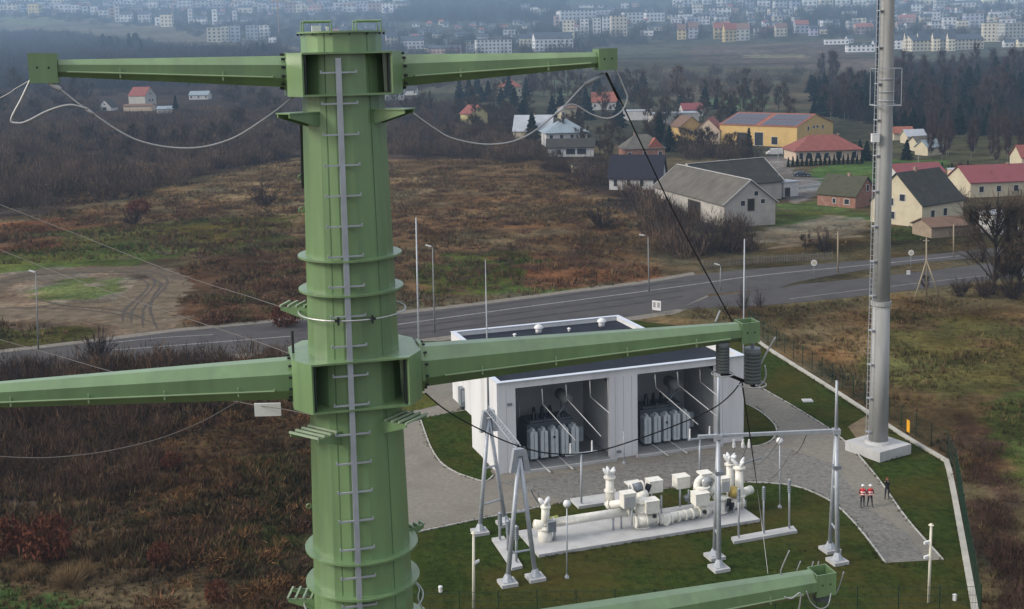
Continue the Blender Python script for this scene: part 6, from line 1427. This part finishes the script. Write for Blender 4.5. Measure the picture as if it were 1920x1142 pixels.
for px, py, h, lb in ((1270, 190, 70, 'tall bare tree with rusty crown standing in the valley'),): put(RUSTT, px, py, h, lb, 'tree')
for i, (px, py, h) in enumerate(((1235, 262, 52), (1215, 250, 50), (1310, 282, 48), (1338, 285, 44), (1365, 288, 40), (1125, 290, 56), (1140, 300, 50), (900, 260, 40), (860, 225, 42), (1040, 190, 60), (1065, 185, 62), (1090, 190, 58), (1020, 180, 52), (1000, 172, 46), (800, 215, 50), (760, 225, 46), (440, 200, 50), (470, 190, 52), (500, 210, 48), (420, 190, 46), (140, 200, 60), (110, 210, 62), (80, 190, 60), (165, 195, 50), (30, 190, 66), (1800, 352, 50), (1850, 365, 52), (1325, 190, 46), (1345, 195, 50), (1400, 170, 44), (1200, 180, 56), (1180, 170, 46))):
    put(BARE, px, py, h, 'brownish leafless tree standing among the village gardens' if px > 620 else 'brownish leafless tree among the houses beyond the scrub', 'tree', 'leafless trees in the village' if px > 620 else 'leafless trees by the scrub houses', i=i)
g = np.random.default_rng(25)
for i in range(46):
    x = g.uniform(0, 555); y = g.uniform(195, 330 - .09 * x)
    if 150 < x < 445 and y < 262: y = g.uniform(158, 176) if i % 2 else 265 + g.uniform(0, 25)
    put(BARE, x, y, g.uniform(34, 50), 'leafless tree rising out of the brown thicket under the topmost crossarm', 'tree', 'leafless trees in the thicket', w_=g.uniform(.8, 1.3), i=i)
g = np.random.default_rng(15)
for i in range(60):
    x = g.uniform(730, 1500); y = g.uniform(185, 240) if x > 1150 else g.uniform(180, 275)
    put(BARE, x, y, g.uniform(36, 58), 'brownish leafless tree standing among the village gardens', 'tree', 'leafless trees in the village', i=i)
for i in range(34):
    x = g.uniform(985, 1470); put(BARE, x, g.uniform(238, 296), g.uniform(30, 46), 'brownish leafless tree standing among the village gardens', 'tree', 'leafless trees in the village', w_=1.2, i=i)
for i in range(26):
    x = g.uniform(830, 1420); put(SPR, x, g.uniform(175, 228), g.uniform(28, 46), 'dark spruce among the back gardens of the village', 'spruce', 'spruces in the village gardens', w_=1.3, i=i)
for px, py, h, w_, lb in ((1862, 552, 215, 1.1, 'big many-limbed leafless tree standing beside the road at the meadow edge'), (1912, 548, 180, .95, 'leafless tree at the photo edge behind the meadow'), (1510, 472, 40, 1.2, 'bare garden tree before the ruined cottage'), (1735, 545, 34, 1.1, 'low bare sapling beside the braced pole')):
    put(BIGT if h > 100 else BARE, px, py, h, lb, 'tree', w_=w_, i=int(px))
DKB = [bush_kind(31, 'bare_bush', (.06, .048, .045), 1100, .009), bush_kind(32, 'bare_bush', (.075, .058, .05), 1100, .009)]; RDB = [bush_kind(33, 'red_bush', (.135, .054, .034), 900, leafy=True), bush_kind(34, 'red_bush', (.12, .056, .036), 900, leafy=True)]; V_, F_ = bush_proto(35, 500, w0=.014); TAN = [Kind('tall_grass_clump', [('stalks', proto_mesh(V_, F_, 'stalks', vegcol('tan_stalks', (.26, .18, .095))))])]
for px, py, h, lb in ((497, 386, 52, 'dark bare bush standing out on the brown field beside the pylon'), (1128, 430, 50, 'dark bare bush at the village edge of the brown field'), (185, 676, 66, 'grey bare bush in front of the dirt loop track'), (250, 422, 36, 'dark low bush above the dirt loop track'), (1300, 478, 62, 'bare bush before the barn, right of the lamp'), (1350, 470, 70, 'tall bare bush before the barn gable'), (1385, 468, 56, 'bare bush at the corner of the barn gable'), (1545, 470, 42, 'dark bush on the verge before the ruined cottage'), (1800, 556, 42, 'dark bush at the foot of the big leafless tree'), (1900, 560, 60, 'dark bush under the big leafless tree at the photo edge'), (1845, 558, 50, 'dense dark bush below the big leafless tree')):
    put(DKB, px, py, h, lb, 'bush', w_=.75, i=int(px))
SAP = [bush_kind(38, 'bare_sapling', (.07, .055, .046), 340, .010)]
for px, py, h, lb in ((1393, 580, 58, 'small bare sapling behind the middle crossarm end box'), (1425, 577, 46, 'thin bare sapling on the rough grass by the road')): put(SAP, px, py, h, lb, 'sapling', w_=.36)
for px, py, h, w_, lb in ((92, 1050, 92, .55, 'large red-leaved bush on the near scrubland'), (10, 1035, 70, .55, 'red-leaved bush cut by the photo edge'), (322, 880, 34, .6, 'small reddish bush in the middle of the near scrubland'), (300, 1058, 46, .5, 'small rust red bush beside the tan grass clump'), (408, 1128, 44, .55, 'orange-red bush near the lower photo edge'), (536, 612, 44, .7, 'rust red bush at the roadside beside the pylon'), (262, 402, 30, .8, 'russet bush on the brown field below the thicket')):
    put(RDB, px, py, h, lb, 'bush', w_=w_, i=int(px))
for px, py, h, w_, lb in ((130, 1098, 58, .8, 'tan tall grass clump below the red bush'), (60, 1080, 36, .9, 'short tan grass clump beside the red bush foot'), (160, 1082, 48, .6, 'tan grass plume behind the larger grass clump'), (230, 372, 12, 1, 'pale reed clump at the thicket edge')):
    put(TAN, px, py, h, lb, 'grass clump', w_=w_)
for i in range(17): put(THU, 1478 + i * 8.6, 313 - i * .4, 19 + (i % 3) * 2, 'dark clipped conifer in the hedge before the bungalow', 'conifer', 'hedge conifers before the bungalow', w_=1.5)
for i in range(9): put(THU, 1748 + i * 9 + (i % 2) * 3, 336 - i * .6, 24 + (i * 7 % 5) * 2, 'dark pointed conifer in the row behind the cream house', 'conifer', 'pointed conifers behind the cream house', w_=1.2)
for i in range(16):
    put(SPR, 185 + rng.uniform(-8, 90), 92 + rng.uniform(-4, 18), rng.uniform(20, 32), 'dark pine in the clump on the slope below the far field', 'pine', 'dark pines below the far field', w_=1.6, i=i)
for i in range(8): put(SPR, 440 + rng.uniform(-30, 60), 108 + rng.uniform(-6, 8), rng.uniform(20, 30), 'dark tree in the clump below the light modern blocks', 'tree', 'dark trees below the modern blocks', w_=1.8, i=i)

# ---------------------------------------------------------------- the far town
WCOL = {'w': (.62, .64, .66), 'c': (.64, .60, .48), 'y': (.55, .45, .22), 'p': (.46, .33, .29), 'b': (.34, .38, .45), 'g': (.44, .46, .44), 'm': (.40, .42, .50), 'v': (.42, .40, .52)}
WNAM = {'w': 'white', 'c': 'cream', 'y': 'yellow', 'p': 'pinkish', 'b': 'blue-grey', 'g': 'grey-green', 'm': 'pale grey', 'v': 'lilac'}
BMAT = {k: blockmat(WNAM[k].replace('-', '_') + '_block_plaster', c) for k, c in WCOL.items()}
RCOL = {'f': mat('pale_flat_roof', (.20, .21, .23), .9, .1, .1), 'd': mat('dark_far_roof', (.06, .075, .10), .8, .1, .1), 'r': mat('red_far_roof', (.27, .10, .08), .8, .1, .1), 'o': mat('brown_far_roof', (.18, .12, .10), .8, .1, .1)}
ORD = ['', 'first', 'second', 'third', 'fourth', 'fifth', 'sixth', 'seventh', 'eighth', 'ninth', 'tenth', 'eleventh', 'twelfth', 'thirteenth', 'fourteenth', 'fifteenth', 'sixteenth', 'seventeenth', 'eighteenth', 'nineteenth', 'twentieth', 'twenty-first', 'twenty-second', 'twenty-third', 'twenty-fourth', 'twenty-fifth']
def block(px, py, wpx, hpx, c, rf, label, group, deep=.5, yaw=None):
    p = at(px, py); mm = mpp(p); w_, h = wpx * mm, hpx * mm; d = max(8, min(w_ * deep, 16 * max(1, mm / .44))); yaw = R(rng.uniform(-14, 14)) if yaw is None else R(yaw)
    small = hpx < 13; t = thing('town_house' if small else 'apartment_block', label, 'house' if small else 'apartment block', p, group); X = Vector((math.cos(yaw), math.sin(yaw), 0)); Y = Vector((-math.sin(yaw), math.cos(yaw), 0))
    me = bpy.data.meshes.new('wall'); pitched = rf != 'f'; e = h * (.66 if pitched else 1); l, q = w_ / 2, d / 2; lo = -3
    cs = [(-l, -q), (l, -q), (l, q), (-l, q)]; vs = []; fs = []; uv = []
    for i in range(4):
        a, b_ = cs[i], cs[(i + 1) % 4]; k = len(vs); vs += [X * a[0] + Y * a[1] + ZU * lo, X * b_[0] + Y * b_[1] + ZU * lo, X * b_[0] + Y * b_[1] + ZU * e, X * a[0] + Y * a[1] + ZU * e]; fs.append((k, k + 1, k + 2, k + 3))
        L = w_ if i % 2 == 0 else d; n_ = max(1, round(L / 3.4)) * 3.4; su = 1 / max(1, mm / .44); n_ = max(1, round(L * su / 3.4)) * 3.4; uv += [(0, lo * su), (n_, lo * su), (n_, e * su), (0, e * su)]
    if pitched:
        for s in (-1, 1):
            k = len(vs); vs += [X * l * s + Y * -q + ZU * e, X * l * s + Y * q + ZU * e, X * l * s + ZU * h * .98]; fs.append((k, k + 1, k + 2) if s > 0 else (k + 1, k, k + 2)); uv += [(0, 0)] * 3
    me.from_pydata([tuple(v) for v in vs], [], fs); u_l = me.uv_layers.new(name='UVMap')
    for i, q_ in enumerate(uv): u_l.data[i].uv = q_
    me.materials.append(BMAT[c]); me.update(); o = bpy.data.objects.new('wall', me); COL.objects.link(o); o.parent = t
    b = MB(); 
    if pitched:
        f, ov = q + .5, .4
        for s in (-1, 1):
            A = [(s * f, e - .3), (0, h), (0, h + .25), (s * f, e - .05)]; b.loft([X * (-l - ov) + Y * a + ZU * z + p for a, z in A], [X * (l + ov) + Y * a + ZU * z + p for a, z in A])
    else:
        b.box(p + ZU * (e + .2), (w_ + .4, d + .4, .5), X, Y); b.box(p + ZU * (e + 1.2) + X * l * .3, (3, 3, 2), X, Y)
    b.build('roof', RCOL[rf], t); return t
def town(rows, where, group, unit='building'):
    rows = sorted(rows); n = len(rows)
    for i, r in enumerate(rows):
        px, py, w_, h, c = r[:5]; rf = r[5] if len(r) > 5 else 'f'
        lab = f'{WNAM[c]} {dict(f="flat", d="dark", r="red", o="brown")[rf]}-roofed {unit}, {ORD[i + 1] if i < n - 1 else "last"} of {where}'
        block(px, py, w_, h, c, rf, lab, group)
town([(8, 25, 14, 16, 'c'), (25, 26, 18, 18, 'c'), (66, 30, 22, 22, 'y'), (105, 24, 20, 14, 'w'), (125, 22, 16, 18, 'b'), (143, 24, 16, 14, 'w'), (160, 26, 10, 14, 'w'), (178, 28, 14, 16, 'w'), (195, 34, 18, 22, 'w', 'd'), (211, 37, 10, 24, 'p'), (221, 41, 8, 32, 'w'), (238, 41, 22, 20, 'w', 'd'), (272, 42, 22, 22, 'w', 'd'), (297, 48, 10, 24, 'w', 'd'), (314, 50, 22, 34, 'c', 'd')], 'the row above the far field', 'blocks above the far field')
town([(358, 45, 8, 28, 'w'), (376, 46, 24, 16, 'w', 'd'), (404, 46, 10, 28, 'w'), (422, 46, 18, 14, 'w', 'd'), (441, 42, 8, 22, 'w'), (461, 46, 20, 14, 'w', 'd')], 'the white row behind the modern blocks', 'white houses behind the modern blocks')
town([(402, 79, 26, 27, 'c'), (424, 78, 16, 28, 'g'), (442, 78, 18, 30, 'b'), (474, 75, 22, 27, 'b'), (497, 74, 18, 26, 'w'), (512, 80, 14, 10, 'w')], 'the modern blocks left of the crane', 'modern blocks beside the crane')
town([(340, 12, 30, 12, 'p', 'o'), (375, 14, 40, 12, 'g'), (415, 13, 30, 12, 'g'), (452, 14, 34, 13, 'p', 'o'), (492, 22, 16, 16, 'w'), (514, 22, 20, 20, 'm'), (545, 24, 24, 20, 'p'), (592, 24, 26, 16, 'p', 'o'), (625, 20, 22, 14, 'w'), (655, 20, 24, 14, 'p'), (705, 22, 30, 16, 'p'), (728, 24, 22, 18, 'w')], 'the hazy back row behind the crane', 'hazy blocks behind the crane')
town([(20, 8, 14, 10, 'w', 'd'), (40, 6, 16, 10, 'c'), (60, 7, 10, 12, 'w'), (90, 8, 18, 8, 'b', 'd'), (120, 6, 16, 9, 'w', 'd'), (160, 10, 14, 9, 'w', 'd'), (200, 12, 12, 10, 'w', 'd'), (236, 14, 14, 12, 'w', 'd'), (262, 20, 14, 14, 'm', 'd'), (285, 20, 12, 12, 'w', 'd'), (305, 24, 12, 12, 'w', 'd')], 'the topmost hazy houses at the photo corner', 'hazy houses at the photo corner')
town([(735, 88, 22, 28, 'c', 'd'), (773, 92, 44, 24, 'w', 'd'), (806, 98, 22, 14, 'c', 'd'), (835, 101, 60, 16, 'p', 'd'), (885, 98, 22, 14, 'm'), (925, 101, 66, 26, 'w'), (985, 88, 22, 24, 'c', 'd'), (1036, 95, 72, 34, 'w', 'd')], 'the row just above the topmost crossarm', 'blocks above the topmost crossarm', 'apartment building')
town([(750, 64, 14, 12, 'w', 'd'), (790, 66, 22, 12, 'm', 'd'), (820, 72, 18, 12, 'w', 'd'), (846, 76, 16, 12, 'w', 'd'), (868, 74, 26, 14, 'b', 'd'), (905, 78, 22, 14, 'm', 'd'), (955, 70, 22, 14, 'w'), (780, 50, 14, 9, 'w', 'd'), (736, 50, 12, 9, 'w', 'd')], 'the small houses behind that crossarm row', 'small houses behind the crossarm row', 'house')
town([(1044, 52, 10, 22, 'p'), (1066, 72, 22, 34, 'c'), (1096, 70, 16, 34, 'w'), (1119, 68, 15, 34, 'w'), (1137, 64, 14, 32, 'w'), (1160, 68, 30, 38, 'c')], 'the tall stepped estate blocks', 'tall estate blocks')
town([(1080, 38, 68, 18, 'w'), (985, 26, 16, 18, 'b'), (1002, 30, 14, 16, 'w'), (1020, 34, 18, 18, 'g'), (1126, 34, 30, 14, 'm'), (1186, 44, 38, 20, 'w'), (1226, 40, 36, 16, 'w'), (1100, 14, 26, 6, 'w', 'd'), (1172, 16, 14, 10, 'w')], 'the blocks behind the tall stepped estate', 'blocks behind the estate')
town([(1213, 67, 24, 10, 'w'), (1278, 74, 16, 28, 'y', 'o'), (1300, 72, 18, 30, 'm', 'o'), (1346, 73, 16, 30, 'y', 'r'), (1368, 78, 24, 34, 'y', 'r'), (1392, 76, 26, 32, 'g', 'o'), (1420, 66, 14, 12, 'w'), (1438, 66, 22, 10, 'p', 'r'), (1464, 68, 22, 24, 'c', 'o'), (1502, 62, 26, 24, 'm', 'r'), (1525, 67, 16, 20, 'v', 'd'), (1544, 64, 14, 14, 'c', 'd'), (1560, 52, 26, 16, 'm', 'd'), (1590, 44, 18, 14, 'w', 'd'), (1618, 64, 34, 20, 'p', 'r')], 'the villas along the far meadow', 'villas along the far meadow', 'villa')
town([(1568, 83, 44, 9, 'w'), (1592, 81, 12, 14, 'w', 'd'), (1612, 97, 50, 12, 'w'), (1646, 94, 20, 20, 'w', 'd')], 'the long low white houses by the mast', 'long low houses by the mast', 'house')
town([(1684, 92, 26, 26, 'w', 'd'), (1768, 94, 145, 29, 'c', 'd'), (1860, 78, 36, 34, 'c'), (1905, 78, 60, 34, 'g'), (1890, 88, 18, 14, 'w', 'd'), (1916, 88, 18, 16, 'c', 'd')], 'the long pale blocks right of the mast', 'long blocks beyond the mast', 'block')
for i, x in enumerate((1702, 1726, 1754, 1782)):
    p = at(x, 94); mm = mpp(p); lb = ['nearest the mast', 'second from the mast', 'third from the mast', 'farthest from the mast'][i]
    block(x, 95.5, 13, 36, 'c', 'd', f'gabled stair tower on the long cream block, {lb}', 'stair towers on the long cream block', .8, 0)
town([(1700, 42, 30, 14, 'p', 'r'), (1735, 42, 22, 16, 'c', 'd'), (1779, 53, 24, 20, 'w'), (1824, 52, 34, 26, 'm'), (1795, 14, 60, 12, 'w', 'd'), (1800, 8, 16, 22, 'w'), (1866, 34, 16, 18, 'w', 'd'), (1902, 32, 34, 12, 'w'), (1690, 60, 14, 12, 'w', 'd'), (1760, 26, 20, 10, 'w')], 'the hillside blocks right of the mast', 'hillside blocks beyond the mast')
town([(1288, 8, 10, 14, 'c'), (1303, 8, 12, 16, 'w'), (1325, 8, 16, 16, 'w'), (1352, 12, 18, 18, 'w'), (1385, 10, 16, 14, 'w'), (1405, 14, 14, 12, 'm'), (1432, 18, 22, 16, 'w'), (1462, 20, 24, 18, 'w'), (1490, 20, 18, 18, 'm'), (1518, 16, 26, 20, 'w'), (1548, 14, 24, 18, 'c'), (1580, 14, 26, 18, 'w'), (1612, 16, 24, 20, 'w'), (1640, 20, 20, 22, 'w')], 'the bright blocks on the crest left of the mast', 'bright blocks on the crest')
town([(1350, 28, 40, 12, 'w'), (1376, 27, 16, 12, 'p', 'o'), (1408, 30, 16, 12, 'w', 'd'), (1440, 38, 14, 10, 'm', 'd'), (1470, 36, 16, 12, 'w', 'd'), (1498, 34, 14, 12, 'c', 'd'), (1310, 30, 16, 10, 'm', 'd'), (1290, 40, 18, 10, 'm', 'd'), (1420, 22, 16, 10, 'm', 'd')], 'the small blocks below the bright crest', 'small blocks below the crest')
g = np.random.default_rng(44)
for i in range(110):
    x = g.uniform(1040, 1915); y = g.uniform(10, 60); block(x, y, g.uniform(7, 14), g.uniform(7, 12), 'wcmgpw'[i % 6], 'dddro'[i % 5], 'tiny hazy house among many others on the far slope', 'tiny hazy houses on the far slope')
for i in range(170):
    x = g.uniform(560, 1010) if i % 2 else g.uniform(0, 760); y = g.uniform(46, 84) if i % 2 else g.uniform(3, 30); block(x, y, g.uniform(7, 13), g.uniform(6, 10), 'wcmgpb'[i % 6], 'dddrd'[i % 5], 'tiny hazy house lost among the far blocks', 'tiny hazy houses between the blocks')
for i in range(150):
    left = i % 5 < 3; x = g.uniform(0, 760) if left else g.uniform(1240, 1915); y = g.uniform(3, 24) if left else g.uniform(5, 56)
    block(x, y, g.uniform(14, 28), g.uniform(9, 17), 'wwcwmwg'[i % 7], 'fdfff'[i % 5], 'pale hazy apartment block among many others high on the far slope', 'pale hazy blocks on the far slope')
# the crane
p = at(523, 68); mm = mpp(p); t = thing('tower_crane', 'slender orange tower crane beside the modern blocks', 'crane', p); CR = mat('orange_crane', (.45, .20, .06), .6)
for nm, c, d in (('mast', (0, 0, 34), (1.0, 1.0, 68)), ('jib', (9, 0, 66), (34, .8, .8)), ('counterweight', (-9, 0, 64), (3, 1.6, 3)), ('cab', (1.4, -1, 63.5), (1.6, 1.6, 2))):
    MB().box(p + Vector(c) * mm * 1.0, tuple(q * mm * 1.0 for q in d)).build(nm, CR, t)
